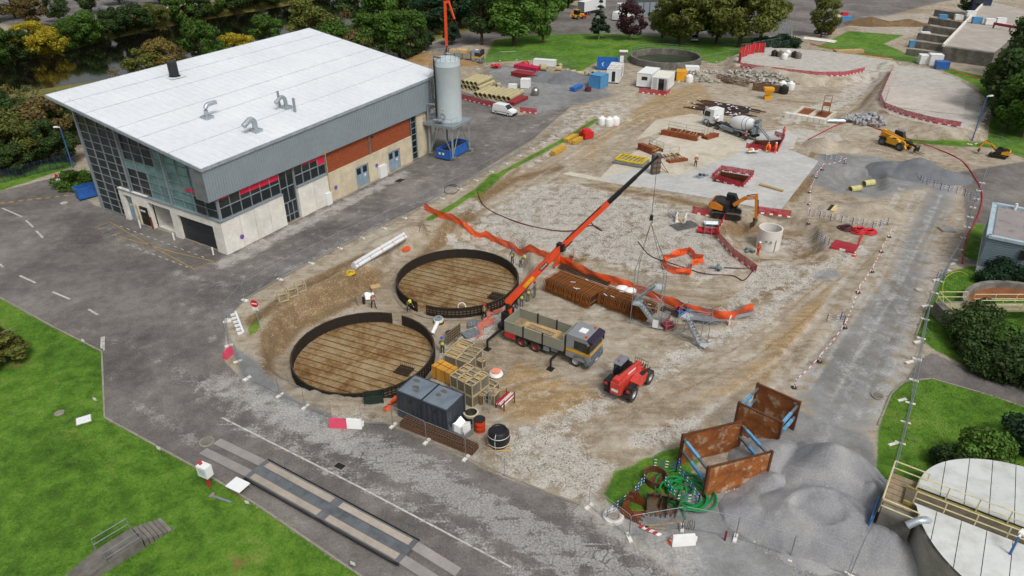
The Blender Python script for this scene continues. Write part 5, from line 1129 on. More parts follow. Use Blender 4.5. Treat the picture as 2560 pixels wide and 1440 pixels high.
def crate_block(pts,h,tiers,nl,nw,lab,side=True,mats=None):
 a,b,c=(G(*p,h*tiers)for p in pts);rz=math.atan2(b.y-a.y,b.x-a.x);d=V((math.cos(rz),math.sin(rz),0));s=V((-d.y,d.x,0));L_=(b-a).length/nl;W_=(c-a).dot(s)/nw;o=V((a.x,a.y,0));k=0
 for z in range(tiers):
  for i in range(nl):
   for j in range(nw):
    wd=['near','second','third','far'][j]if nw>1 else 'only';pos=['left','middle','right'][i if nl>1 else 1]
    crate(lab%(['lower','upper'][z]if tiers>1 else 'single',wd,pos),o+d*L_*i+s*W_*j+V((0,0,h*z+(.02 if z else 0))),rz,L_-.06,W_-.06,h-.03,MWOOD if(i+j+z)%2==0 else MWOODG,fill=(z==tiers-1),side=side)
crate_block([(1110,885),(1173,907),(1125,869)],1.15,1,2,1,'slatted grey crate behind the yellow box, %s tier, %s row, %s half')
crate_block([(1125,868),(1190,889),(1142,852)],1.1,1,2,1,'grey slatted crate one row further back, %s tier, %s row, %s half')
crate_block([(1143,852),(1178,865),(1155,844)],1.0,1,1,1,'rearmost slatted crate near the standing formwork panel, %s tier, %s row, %s part')
crate_block([(1125,937),(1181,966),(1165,905)],1.1,2,3,2,'pale crate of boards beside the container, %s tier, %s row, %s of three')
crate_block([(1184,978),(1210,990),(1226,945)],.95,1,1,2,'open grey crate right of the board crates, %s tier, %s end, %s one')
crate_block([(1222,985),(1238,990),(1250,972)],1.1,1,1,1,'brown crate behind the step ladder, %s tier, %s row, %s one',mats=1)
crate_block([(1192,898),(1207,905),(1200,890)],.8,1,1,1,'small low crate right of the slatted crates, %s tier, %s row, %s one')
t=thing('yellow_timber_box','strapped yellow plywood box between the container and the crates','box',G(1080,950),az((1078,915),(1122,935)));a,b,c=G(1078,913,1.3),G(1123,935,1.3),G(1108,900,1.3);rz=math.atan2(b.y-a.y,b.x-a.x);t.location=(a.x,a.y,0);t.rotation_euler=(0,0,rz);L_=(b-a).length;W_=(c-a).dot(V((-math.sin(rz),math.cos(rz),0)))
MPLY=mat('ply_yellow','c38a2f',.6,0,.12,1.2)
for i in range(2):
 for j in range(2):m=MB();m.bb(L_/2*i+.015,L_/2*(i+1)-.015,W_/2*j+.015,W_/2*(j+1)-.015,.1,1.3);m.build('panel_pack',MPLY,t)
m=MB()
for x in(L_*.25,L_*.75):m.bb(x-.02,x+.02,-.01,W_+.01,1.3,1.31);m.bb(x-.02,x+.02,-.012,-.004,.1,1.31)
m.bb(-.01,L_+.01,W_*.5-.02,W_*.5+.02,1.31,1.32);m.build('strap',MBLKM,t);m=MB();m.bb(0,L_,.1,.3,0,.1);m.bb(0,L_,W_-.3,W_-.1,0,.1);m.build('bearer',MWOODG,t)
t=thing('pallet_stack','stack of brown wooden pallets at the container corner below the crates','pallets',G(1172,1000),az((1172,1000),(1212,1018)))
for k in range(6):
 m=MB();z=k*.15
 for y in(0,.35,.7):m.bb(0,1.2,y,y+.1,z,z+.09)
 for i in range(6):m.bb(i*.22,i*.22+.12,0,.8,z+.09,z+.115)
 m.build('pallet',mat('pallet_brown','7d5e3a',.85,0,.25,3),t)
p=G(1215,1030);t=thing('step_ladder','aluminium step ladder standing before the brown crates','ladder',p,R(-25));m=MB();ladder(m,(0,0,0),(.1,.55,2.0),.5,(1,0,0),.03);m.build('front_frame',MGALV,t);m=MB();ladder(m,(0,1.1,0),(.1,.6,2.0),.5,(1,0,0),.025,.6);m.build('rear_frame',MGALV,t)
t=thing('red_white_barrier_pile','stacked red and white barrier planks right of the timber crates','barriers',G(1255,1030),az((1255,1030),(1290,1000)))
for k in range(8):m=MB();m.beam((0,.09*k,.5+.06*(k%3)),(1.7,.09*k+.05,.55+.07*(k%3)),.04,.14);m.build('plank',[MWHTP,MRED][k%2],t)
for x in(.15,1.5):
 m=MB()
 for y in(-.1,.7):m.beam((x,y,0),(x,y,1.1),.06,.06)
 m.beam((x,-.1,.45),(x,.7,.45),.06,.06);m.build('rust_frame',MRUST,t)
 # drums, sacks, bag cage
def lathe_thing(name,label,cat,p,parts,rz=0,group=None):
 t=thing(name,label,cat,p,rz,group)
 for nm_,prof,mm,n in parts:m=MB();m.lathe(prof,n);m.build(nm_,mm,t,smooth=True)
 return t
MDRO=mat('drum_orange','c23d14',.5,0,.12,2)
lathe_thing('orange_drum','orange steel drum with dark lid right of the bag cage','drum',G(1200,1075),[('body',[(0,0),(.42,0),(.42,.3),(.44,.33),(.42,.36),(.42,.7),(.44,.73),(.42,.76),(.42,1.05),(0,1.05)],MDRO,18),('lid',[(0,1.05),(.44,1.05),(.44,1.1),(0,1.12)],MBLKM,18)])
lathe_thing('white_rim_tub','black tub with pale rim between the container and the orange drum','tub',G(1178,1050),[('body',[(0,0),(.5,0),(.55,.75),(.48,.75),(.45,.2),(0,.2)],MBLK,18),('rim',[(.5,.6),(.6,.62),(.6,.8),(.48,.82),(.48,.7)],mat('rim_cream','b9b29c',.7),18)])
t=lathe_thing('wrapped_drum','big black wrapped bundle with white straps on a pallet by the fence','drum',G(1247,1112),[('body',[(0,.15),(.7,.15),(.82,.5),(.84,.9),(.78,1.3),(.62,1.5),(.5,1.5),(.45,1.44),(0,1.44)],mat('wrap_black','1a191d',.35,0,.2,3,.4),22)])
m=MB()
for z,r in((.45,.835),(1.15,.825)):m.lathe([(r,z-.03),(r+.012,z),(r,z+.03)],22)
for a in(.5,2.6,4.4):m.path([V((math.cos(a)*r,math.sin(a)*r,z))for r,z in((.72,.16),(.84,.5),(.86,.9),(.8,1.3),(.62,1.51))],.02,4)
m.build('strap',MWHT,t);m=MB()
for k in range(6):m.bb(-.85,.85,-.85+k*.3,-.68+k*.3,.1,.14)
for y in(-.8,0,.7):m.bb(-.85+.0,.85,y,y+.1,0,.1)
m.build('pallet',MWOOD,t)
t=thing('bag_cage','galvanised bin with a white bulk bag at the container corner','cage bin',G(1122,1088),az((1122,1088),(1155,1105)));L_=1.45
m=MB();m.bb(0,L_,0,.03,.12,.65);m.bb(0,L_,1.17,1.2,.12,.65);m.bb(0,.03,0,1.2,.12,.65);m.bb(L_-.03,L_,0,1.2,.12,.65);m.build('bin',MGALV,t);m=MB()
for x in(.03,L_-.03):
 for y in(.03,1.17):m.tube((x,y,0),(x,y,1.5 if x>.5 and y>.5 else 1.0),.04,5)
m.build('post',MGALV,t);m=MB()
pts=[(.15,.2),(.5,.05),(1.0,.2),(1.3,.15),(1.25,.7),(1.35,1.0),(.8,1.1),(.3,1.1),(.2,.6)]
m.add([V((x,y,.35))for x,y in pts]+[V((.72+(x-.72)*.95,.6+(y-.6)*.95,1.0+.3*(i%2)))for i,(x,y)in enumerate(pts)]+[V((.7,.6,.75))],[(i,(i+1)%9,9+(i+1)%9,9+i)for i in range(9)]+[(9+i,9+(i+1)%9,18)for i in range(9)]);m.build('bulk_bag',MWHTP,t)
lathe_thing('pink_topped_bag','white bulk bag with pink lid lying right of the crates','bag',G(1240,938),[('bag',[(0,0),(.55,0),(.62,.15),(.5,.35),(0,.38)],MWHTP,14),('lid',[(0,.38),(.4,.38),(.4,.48),(0,.5)],mat('lid_pink','d98a72',.6),14)])
lathe_thing('round_bucket','white tub with black lid behind the loose formwork panel','tub',T(1125,845),[('body',[(0,0),(.36,0),(.4,.6),(0,.6)],MWHTP,16),('lid',[(0,.6),(.42,.6),(.42,.66),(0,.67)],MBLKM,16)])
t=lathe_thing('pipe_collar_stack','stack of black and white pipe collars on a pallet between the tanks','pipe collars',T(1097,808),[('collar',[(.35,.1),(.55,.1),(.55,.3),(.35,.3),(.35,.1)],MBLK,18),('white_collar',[(.25,.3),(.48,.3),(.48,.5),(.25,.5),(.25,.3)],MWHTP,18),('top_collar',[(.2,.5),(.4,.5),(.4,.68),(.2,.68),(.2,.5)],MSTEELG,18)]);m=MB()
for k in range(5):m.bb(-.6,.6,-.6+k*.26,-.45+k*.26,0,.1)
m.build('pallet',MWOOD,t)
t=thing('green_crate','dark green slatted crate in front of the lower tank','crate',T(935,1003),R(12));m=MB();m.bb(-.75,.75,-.45,.45,.1,.16)
for z in(.2,.4,.6):
 for y in(-.45,.43):m.bb(-.75,.75,y,y+.02,z,z+.14)
 for x in(-.75,.73):m.bb(x,x+.02,-.45,.45,z,z+.14)
m.build('slats',mat('crate_green','1d3026',.6),t);m=MB()
for x in(-.73,.73):
 for y in(-.43,.43):m.bb(x-.04,x+.04,y-.04,y+.04,0,.78)
m.build('corner_post',mat('crate_green','1d3026',.6),t)
# wooden frame crates on the bank, white cloth, pallet box
for k,(u,v)in enumerate(((700,757),(724,744),(745,732))):
 p=T(u,v);t=thing('open_timber_frame','empty timber frame crate on the dark bank, %s of three from the no-entry sign'%ORD[k],'crate',p,R(32));m=MB();h=.85
 for x in(0,.85):
  for y in(0,.85):m.bb(x-.04,x+.04,y-.04,y+.04,0,h)
 for z in(.04,h):
  for a,b in(((0,0),(.85,0)),((0,.85),(.85,.85)),((0,0),(0,.85)),((.85,0),(.85,.85))):m.beam((*a,z),(*b,z),.07,.07)
 m.build('frame',mat('crate_frame','b0a383'),t);m=MB();m.bb(.05,.8,.05,.8,.06,.1);m.beam((0,0,.05),(.85,0,h),.05,.05);m.build('base_board',MWOODG,t)
t=thing('dark_timber_frame','dark timber frame crate beside the white cloth between the tanks','crate',T(895,765),R(25));m=MB()
for x in(0,.8):
 for y in(0,.7):m.bb(x-.04,x+.04,y-.04,y+.04,0,1.0)
for z in(.05,.5,1.0):
 for a,b in(((0,0),(.8,0)),((0,.7),(.8,.7)),((0,0),(0,.7)),((.8,0),(.8,.7))):m.beam((*a,z),(*b,z),.06,.06)
m.build('frame',MWOODG,t);m=MB();m.bb(.5,.75,-.05,-.02,.1,.95);m.build('dark_panel',MBLKM,t)
t=thing('white_cloth','crumpled white sheet draped between the tanks','sheet',T(922,745),R(20));m=MB();n=7;vs=[]
for i in range(n):
 for j in range(n):vs.append((i*.2-.6,j*.2-.6,.1+.55*math.exp(-((i-2.5)**2+(j-3.5)**2)/5)+rnd.uniform(0,.14)))
m.add(vs,[(i*n+j,(i+1)*n+j,(i+1)*n+j+1,i*n+j+1)for i in range(n-1)for j in range(n-1)]);m.build('sheet',MWHTP,t)
t=thing('plywood_box','pale plywood box on the pit floor behind the white sheet','box',T(940,728),R(20));m=MB();m.bb(-.45,.45,-.35,.35,.08,.6);m.build('box',MWOODG,t);m=MB();m.bb(-.5,.5,-.4,.4,.6,.64);m.build('lid',MWOOD,t)
# -- concrete slabs with openings
def prism_obj(name,P,z0,z1,m_,cut=(),kind='structure',par=None):
 b=bmesh.new()
 def pr(P,z0,z1):
  lo=[b.verts.new((x,y,z0))for x,y in P];hi=[b.verts.new((x,y,z1))for x,y in P];n=len(P)
  b.faces.new(lo[::-1]);b.faces.new(hi)
  for i in range(n):b.faces.new((lo[i],lo[(i+1)%n],hi[(i+1)%n],hi[i]))
 pr(P,z0,z1);bmesh.ops.recalc_face_normals(b,faces=b.faces);me=bpy.data.meshes.new(name);b.to_mesh(me);b.free();me.materials.append(m_);o=link(name,me,par)
 for C in cut:
  b=bmesh.new();pr(C,z0-1,z1+1);bmesh.ops.recalc_face_normals(b,faces=b.faces);mc=bpy.data.meshes.new('cut');b.to_mesh(mc);b.free();oc=link('cut',mc)
  md=o.modifiers.new('b','BOOLEAN');md.object=oc;md.operation='DIFFERENCE';md.solver='EXACT'
  dg=bpy.context.evaluated_depsgraph_get();dg.update();me2=bpy.data.meshes.new_from_object(o.evaluated_get(dg));o.modifiers.clear();o.data=me2;bpy.data.objects.remove(oc)
 if kind:o['kind']=kind
 return o
def slab_mat(name,*cols):
 t=NT(name);p=t.n('ShaderNodeNewGeometry').outputs['Position'];a=t.noise(p,.25,5,.6,.5);b=t.noise(p,1.6,5,.65)
 mp=t.n('ShaderNodeMapping');t.l(p,mp.inputs[0]);mp.inputs['Rotation'].default_value=(0,0,R(-22));br=t.n('ShaderNodeTexBrick');t.l(mp.outputs[0],br.inputs[0]);br.inputs['Scale'].default_value=.35;br.inputs['Color1'].default_value=(1,1,1,1);br.inputs['Color2'].default_value=(.9,.9,.9,1);br.inputs['Mortar'].default_value=(.78,.78,.78,1);br.inputs['Mortar Size'].default_value=.008
 c=t.ramp(t.math('ADD',t.math('MULTIPLY',a,.6),t.math('MULTIPLY',b,.4)),*[(.3+.45*i/(len(cols)-1),c)for i,c in enumerate(cols)])
 t.l(t.mix(1.0,c,br.outputs[0],'MULTIPLY'),t.b.inputs['Base Color']);t.b.inputs['Roughness'].default_value=.85;return t.m
MSL1=slab_mat('slab_dusty','a1957f','c0b8a8','d0cbc1');MSL2=slab_mat('slab_grey','9c9b97','b5b5b3','c8c8c6')
S1=wp([(1405,436),(1425,430),(1500,446),(1530,415),(1580,385),(1640,350),(1690,310),(1770,292),(1800,300),(1860,330),(1990,345),(1985,372),(1860,385),(1700,442),(1600,470),(1490,452)])
S2=wp([(1494,449),(1600,420),(1690,443),(1850,384),(1870,340),(1960,322),(1995,345),(1968,374),(2046,404),(1948,531),(1750,492),(1600,468)])
prism_obj('concrete_slab',S1,-.05,.09,MSL1,(OPEN2,OPEN1));prism_obj('concrete_slab',S2,-.05,.105,MSL2,(OPEN1,OPEN2))
prism_obj('concrete_slab',wp([(2225,218),(2415,238),(2408,288),(2210,266)],1.6),1.5,1.72,slab_mat('slab_pale','a59c92','bdb5ad','cfcac4'))
prism_obj('concrete_slab',wp([(1640,300),(1730,285),(1770,295),(1700,312),(1640,335),(1590,350)]),-.05,.06,MSL1)
MREDM=mat('oxide_red','6b2a20',.85,.1,.25,1.5)
def opening(P,lab):
 P3=[V((x,y,0))for x,y in P];o=P3[0];t=thing('formwork_pit',lab,'pit',(o.x,o.y,0))
 for i in range(4):
  a,b=P3[i]-o,P3[(i+1)%4]-o;m=MB();m.add([a+V((0,0,.09)),b+V((0,0,.09)),b-V((0,0,2.3)),a-V((0,0,2.3))],[(0,1,2,3)]);m.build('pit_wall',MREDM,t)
  d=b-a;n=int(d.length/.25);m=MB();ins=(sum(P3,V((0,0,0)))/4-o-(a+b)/2).normalized()*.08
  for k in range(n+1):m.tube(a+d*k/n+ins-V((0,0,2.2)),a+d*k/n+ins+V((0,0,.5)),.02,4)
  for z in(-1.8,-1.3,-.8,-.3):m.tube(a+ins+V((0,0,z)),b+ins+V((0,0,z)),.02,4)
  m.build('wall_rebar',MBAR,t)
 m=MB();m.add([p-o-V((0,0,2.25))for p in P3],[(0,1,2,3)]);m.build('pit_floor',mat('rebar_core','3a2410'),t)
 return t
opening(OPEN1,'red-edged square pit with rebar walls in the concrete slab');opening(OPEN2,'rebar-lined pit under the mixer chute')
# ---- red mesh barriers with red and white kick boards
def barrier(label,pts,h=1.0,name='mesh_barrier',m_=None,board=True):
 W_=[T(*p)for p in pts];o=W_[0];t=thing(name,label,'barrier',o);m=MB();i=0
 for a,b in zip(W_,W_[1:]):
  d=b-a;n=max(1,int(round(d.length/1.2)));s=V((-d.y,d.x,0)).normalized()*.02
  m=MB();k_=max(2,int(d.length/.6));vs=[]
  for k in range(k_+1):
   p=a.lerp(b,k/k_)-o;w_=s*rnd.uniform(-2,2);vs+=[p+V((0,0,.12)),p+w_+V((0,0,h*.5)),p+V((0,0,h))]
  m.add(vs,[(3*k+j,3*k+3+j,3*k+4+j,3*k+1+j)for k in range(k_)for j in(0,1)]);m.build('netting',m_ or MNETR,t)
  for k in range(n):
   p,q=a.lerp(b,k/n)-o,a.lerp(b,(k+1)/n)-o
   if board:
    f=.62
    m=MB();m.beam(p+V((0,0,.14)),p.lerp(q,f)+V((0,0,.14)),.04,.2);m.build('kick_board',MRED,t);m=MB();m.beam(p.lerp(q,f)+V((0,0,.14)),q+V((0,0,.14)),.04,.2);m.build('kick_board',MWHTP,t)
   if k%2==0:m=MB();m.tube(p,p+V((0,0,h+.15)),.018,4);m.build('stake',MRUST,t)
 return t
barrier('red mesh barrier curving along the front of the far gravel platform',[(1850,168),(1885,174),(1960,183),(2040,192),(2110,191),(2160,180)])
barrier('red mesh barrier around the left and front of the right gravel platform',[(2229,178),(2215,210),(2199,248),(2208,270),(2260,290),(2330,308),(2400,320)])
barrier('red mesh barrier between the silo and the white van',[(1155,248),(1200,260),(1240,270)]);barrier('short red mesh barrier right of the white van',[(1300,281),(1342,285)])
barrier('red mesh barrier zigzagging beside the excavator and white ring',[(1812,548),(1788,592),(1830,640),(1890,684)]);barrier('red mesh barrier behind the excavator tracks',[(1730,533),(1772,542)])
barrier('red mesh barrier on the slab edge right of the excavator',[(1888,533),(1975,546)]);barrier('red mesh barrier before the white cabins',[(1597,232),(1665,240),(1675,232)])
barrier('red mesh barrier around the near slab pit',[(1778,456),(1856,472),(1883,443),(1802,428),(1778,456)],.9);barrier('red mesh barrier around the pit under the mixer chute',[(1864,371),(1943,383),(1960,349),(1935,340)],.9)
# ---- mobile fence panels
PW,PH=3.45,2.0
def make_panel():
 t=thing('mesh_fence','x','mesh fence');m=MB();r=.021
 m.path([V((0,0,.08)),V((0,0,PH-.12)),V((.12,0,PH)),V((PW-.12,0,PH)),V((PW,0,PH-.12)),V((PW,0,.08))],r,5);m.tube((0,0,.2),(PW,0,.2),r*.8,4);m.build('frame',MGALV,t);m=MB()
 for k in range(1,24):m.beam((PW*k/24,0,.2),(PW*k/24,0,PH),.0045,.0045,up=(1,0,0))
 for k in range(1,8):m.beam((0,0,.2+1.8*k/8),(PW,0,.2+1.8*k/8),.0045,.0045)
 o=m.build('mesh_infill',MGALV,t);o['kind']='stuff'
 m=MB();m.bb(-.12,.12,-.36,.36,0,.13);m.build('foot_block',MCON,t);return t
PROTO=make_panel();PUSED=[False]
def fence(label,pts,foot=True,skip_=(),grp='mobile mesh fence panels',green=None):
 W_=[T(*p)for p in pts];i=0
 for a,b in zip(W_,W_[1:]):
  d=b-a;n=max(1,int(round(d.length/(PW+.05))));rz=math.atan2(d.y,d.x)
  for k in range(n):
   i+=1
   if i in skip_:continue
   p=a.lerp(b,k/n);p.z=hz(p.x,p.y);lb=label%ORD[i-1];sx=d.length/n/(PW+.03)
   if not PUSED[0]:PUSED[0]=True;o=PROTO;o.location=p;o.rotation_euler=(0,0,rz);tag(o,lb,None,grp)
   else:o=dup(PROTO,p,rz,lb,grp)
   o.scale=(sx,1,1)
fence('mesh fence panel along the hall road, %s from the no-entry sign',[(572,800),(612,752),(700,700),(850,622),(960,572),(1060,522),(1190,452),(1330,372),(1450,300)])
fence('mesh fence panel on the bend round the lower tank, %s from the no-entry sign',[(568,805),(573,865),(618,948),(700,990),(830,1050)]);fence('mesh fence panel along the cracked road, %s from the pink barrier',[(905,1062),(983,1066),(1067,1106),(1165,1147),(1262,1192)])
fence('mesh fence panel in the bottom zigzag, %s from the left',[(1472,1268),(1572,1345),(1705,1322),(1838,1347),(1975,1395),(2118,1440)])
fence('mesh fence panel on the right boundary, %s from the bottom',[(2125,1440),(2150,1385),(2180,1310),(2225,1210),(2250,1110),(2275,1010),(2292,900),(2312,800),(2350,705),(2400,625),(2432,520),(2462,440)])
fence('mesh fence panel beside the far right lawn, %s from the mini excavator',[(2424,362),(2455,310),(2495,240)]);fence('mesh fence panel right of the mini excavator, %s from it',[(2440,360),(2560,392)])
fence('mesh fence panel along the back lawn, %s from the pipe yard',[(1195,172),(1250,152),(1292,150),(1380,160),(1440,180)]);fence('mesh fence panel behind the far platform, %s from the round basin',[(1750,165),(1790,155),(1880,128),(1990,122),(2130,138),(2250,158),(2330,180)])
# concrete foot stubs and braces along the right fence
for k,(u,v)in enumerate(((2240,1110),(2262,1000),(2280,905),(2300,855),(2318,765),(2345,700),(2385,660),(2180,1240))):
 p=T(u,v);t=thing('fence_brace','raking steel brace on the right boundary fence, %s from the top'%ORD[k],'brace',p,R(20));m=MB();m.tube((0,0,1.7),(1.6,-.4,.05),.025,5);m.build('strut',MGALV,t);m=MB();m.bb(-.7,.1,-.12,.12,0,.13);m.build('foot',MCON,t)
 # ---- trench boxes
def trench_box(label,ta,tb,tc,h,rz_off=0):
 a,b,c=G(*ta,h),G(*tb,h),G(*tc,h);d=b-a;L_=d.length;rz=math.atan2(d.y,d.x);s=V((-math.sin(rz),math.cos(rz),0));W_=(c-a).dot(s);t=thing('trench_shield',label,'trench box',(a.x,a.y,0),rz)
 MPL=mat('plate_rust','8a5024',.8,.15,.4,.9,.3,'a8967c',.59,.05)
 for y in(0,W_):
  sg=1 if(y==0)==(W_>0)else-1
  m=MB();m.bb(0,L_,y-.05,y+.05,0,h);pl_=m.build('side_plate',MPL,t)
  m=MB();m.bb(-.08,.1,y-.1,y+.1,0,h+.05);m.bb(L_-.1,L_+.08,y-.1,y+.1,0,h+.05);m.bb(0,L_,y-.08,y+.08,h-.06,h+.02);m.build('edge_channel',MRUST,pl_)
 for x in(.1,L_-.1):
  for z in(h*.45,h*.85):
   m=MB();m.beam((x,0,z),(x,W_,z),.16,.16);st=m.build('strut',mat('strut_steel','6f7378',.6,.4,.2,2),t)
   m=MB();f=rnd.uniform(.1,.4);m.beam((x,W_*f,z),(x,W_*(f+.5),z),.2,.2);m.build('strut_sleeve',mat('strut_blue','5b9cc4',.6,0,.2,2,0,'6f7378',.6,.1),st)
 return t
trench_box('rust-orange trench shield box, front one of two beside the sand heap',(1772,1168),(1930,1128),(1712,1086),2.7);trench_box('dark brown trench shield box, rear one of two beside the sand heap',(1848,1006),(1956,1056),(1908,964),2.7)
# ---- heaps
def heap(label,cpx,blobs,m_,cat='heap',name='sand_heap',res=.22,noise=.06,ext=None,z0=None,kind=None):
 c=T(*cpx);x0=min(b[0]-b[2]for b in blobs);x1=max(b[0]+b[2]for b in blobs);y0=min(b[1]-b[3]for b in blobs);y1=max(b[1]+b[3]for b in blobs)
 X,Y=np.meshgrid(np.arange(x0,x1+res,res),np.arange(y0,y1+res,res));Z=np.full(X.shape,-1.0)
 for bx,by,rx,ry,h in blobs:
  q=np.sqrt(((X-bx)/rx)**2+((Y-by)/ry)**2);Zi=abs(h)*(1.0-q)if h>0 else None
  if h>0:Z=np.maximum(Z,np.where(q<1,h*(1-q**1.15),-.2))
  else:Z=np.where(q<1,np.minimum(Z,Z+h*(1-q**2)),Z)
 Z=Z+sum(noise*1.1/f*np.sin(f*(X*math.cos(a)+Y*math.sin(a))+q)for f,a,q in zip((1.1,1.7,2.3,3.1,4.3,5.9,7.7),nr.uniform(0,6,7),nr.uniform(0,6,7)))+nr.uniform(-noise,noise,Z.shape)*.35
 gd=height((X+c.x).ravel(),(Y+c.y).ravel()).reshape(X.shape)-c.z;ny,nx=Z.shape;t=thing(name,label,cat,(c.x,c.y,c.z if z0 is None else z0));m=MB();ok=Z>-.12
 vs=[(float(X[j,i]),float(Y[j,i]),float(max(Z[j,i],-.12)+gd[j,i]))for j in range(ny)for i in range(nx)]
 fs=[(j*nx+i,j*nx+i+1,(j+1)*nx+i+1,(j+1)*nx+i)for j in range(ny-1)for i in range(nx-1)if ok[j,i]or ok[j+1,i]or ok[j,i+1]or ok[j+1,i+1]]
 m.add(vs,fs);o=m.build('heap_body',m_,t,smooth=True);return t
def heap_mat(name,*cols,sc_=9):
 t=NT(name);p=t.n('ShaderNodeNewGeometry').outputs['Position'];a=t.noise(p,.35,5,.6,.6);b=t.noise(p,sc_,4,.7);t.l(t.ramp(t.math('ADD',t.math('MULTIPLY',a,.6),t.math('MULTIPLY',b,.4)),*[(.32+.38*i/(len(cols)-1),c)for i,c in enumerate(cols)]),t.b.inputs['Base Color']);t.b.inputs['Roughness'].default_value=.95;t.bump(b,.7,.1);return t.m
MSAND=heap_mat('grey_sand','6a6c6f','85868a','9a9a9a','b0aeaa');MSANDD=heap_mat('dark_sand','55585c','6b6e72','84878b');MRUB=heap_mat('rubble','7d7364','9d9382','bfb8aa',sc_=5);MSOIL=heap_mat('brown_soil','4e3d28','6c5638','8a7250')
heap('large pale grey sand heap in the lower right beside the fence',(2040,1270),[(-.3,-1.2,5.0,4.2,2.6),(1.4,2.2,4.4,3.8,3.5),(-1.2,3.8,3.6,3.2,1.9),(2.6,-3.2,3.4,3.0,1.6),(3.4,.4,2.6,3,1.9),(-.7,-1.5,1.9,1.5,-.8),(-4.0,-.5,2.5,3,.8),(.6,4.2,1.4,1.6,1.9),(-2.6,1.6,2.4,2,1.5)],MSAND,res=.17,noise=.1)
n=1500;a=nr.uniform(0,6.28,n);q=nr.uniform(.75,1.12,n);X=5.2*q*np.cos(a);Y=5.4*q*np.sin(a);c=T(2040,1270);vs,fs=mk_stone(X,Y,height(X+c.x,Y+c.y)+.02,n,.02,.11);t=thing('spilled_stones','loose grey stones spilled round the foot of the large sand heap','stones',(c.x,c.y,0));t['kind']='stuff';m=MB();m.add([tuple(v)for v in vs],[tuple(f)for f in fs]);m.build('stones',MST,t)['kind']='stuff'
heap('small pale gravel heap left of the yellow telehandler',(2062,368),[(0,0,3.4,3.4,1.6),(2.6,-.6,2.8,2.4,.8)],MRUB);heap('dark grey gravel heap right of the yellow pipe ends',(2292,432),[(0,0,5,4.2,2.2),(-3.2,1.2,3.4,3,1.3),(3,-2,3.6,3,1.2)],MSANDD)
heap('brown rubble heap beside the haul road',(2165,530),[(0,0,4.2,3.0,1.2),(2,-1.2,2.6,2.2,.9),(-3,.6,3,2,.5)],MRUB);heap('dark grey sand heap beside the blue container',(1420,200),[(0,0,5.5,4.5,2.0),(-5,1.5,4.5,4,1.5),(4,-1,3.5,3,1.1)],MSANDD,res=.35)
heap('wood chip heap behind the hall roof',(1085,150),[(0,0,9,6,2.2),(7,-3,5,4,1.2)],heap_mat('chips','6b5234','8a6f49','a98f66',sc_=4),res=.5);heap('dark soil heap beside the far compressor',(2175,60),[(0,0,8,5,2.0),(10,-1,7,4,1.6)],MSOIL,res=.6)
heap('earth bank with pale rubble in front of the far platform',(1890,200),[(-8,2,8,4.5,2.0),(0,0,9,4,1.7),(8,-3,6,3,1.0)],MRUB,res=.4,noise=.15);
# riprap boulders
def boulder(seed):
 r=random.Random(seed);b=bmesh.new();bmesh.ops.create_icosphere(b,subdivisions=1,radius=1)
 for v in b.verts:v.co*=r.uniform(.65,1.15);v.co.z*=.8
 me=bpy.data.meshes.new('stone');b.to_mesh(me);b.free();me.materials.append(mat('boulder_grey','9a9ca0',.9,0,.2,1.5,.3));return me
BL=[boulder(k)for k in range(6)]
def stones(t,n,fx_,s0,s1,name='stone',zf=None):
 for k in range(n):
  x,y=fx_(k);s=rnd.uniform(s0,s1);o=link(name,BL[k%6],t,(x,y,(zf(x,y)if zf else 0)+s*.4));o.scale=(s*rnd.uniform(.8,1.3),s,s*rnd.uniform(.7,1));o.rotation_euler=(rnd.uniform(0,6),rnd.uniform(0,6),rnd.uniform(0,6))
c=T(2178,302);t=thing('boulder_pile','pile of pale grey boulders left of the right gravel platform','boulders',c)
def fr_(k):
 a,q=rnd.uniform(0,6.28),math.sqrt(rnd.uniform(0,1));return(q*4.3*math.cos(a)+0,q*3.2*math.sin(a))
stones(t,120,fr_,.3,.55,zf=lambda x,y:max(0,1.0-.25*math.hypot(x,y*1.2)))
# loose rocks on the bank
c=T(1880,200);t=thing('rock_facing','pale broken rocks on the bank below the far platform','rocks',c);t['kind']='stuff'
n=2600;X=nr.uniform(-17,14,n);Y=nr.uniform(-4,5,n)-X*.15;Z=np.maximum(0,np.array([2.0-.35*abs(y+x*.15)-.05*abs(x)for x,y in zip(X,Y)]));vs,fs=mk_stone(X,Y,Z,n,.1,.45);m=MB();m.add([tuple(v)for v in vs],[tuple(f)for f in fs]);o=m.build('rocks',MST,t);o['kind']='stuff'
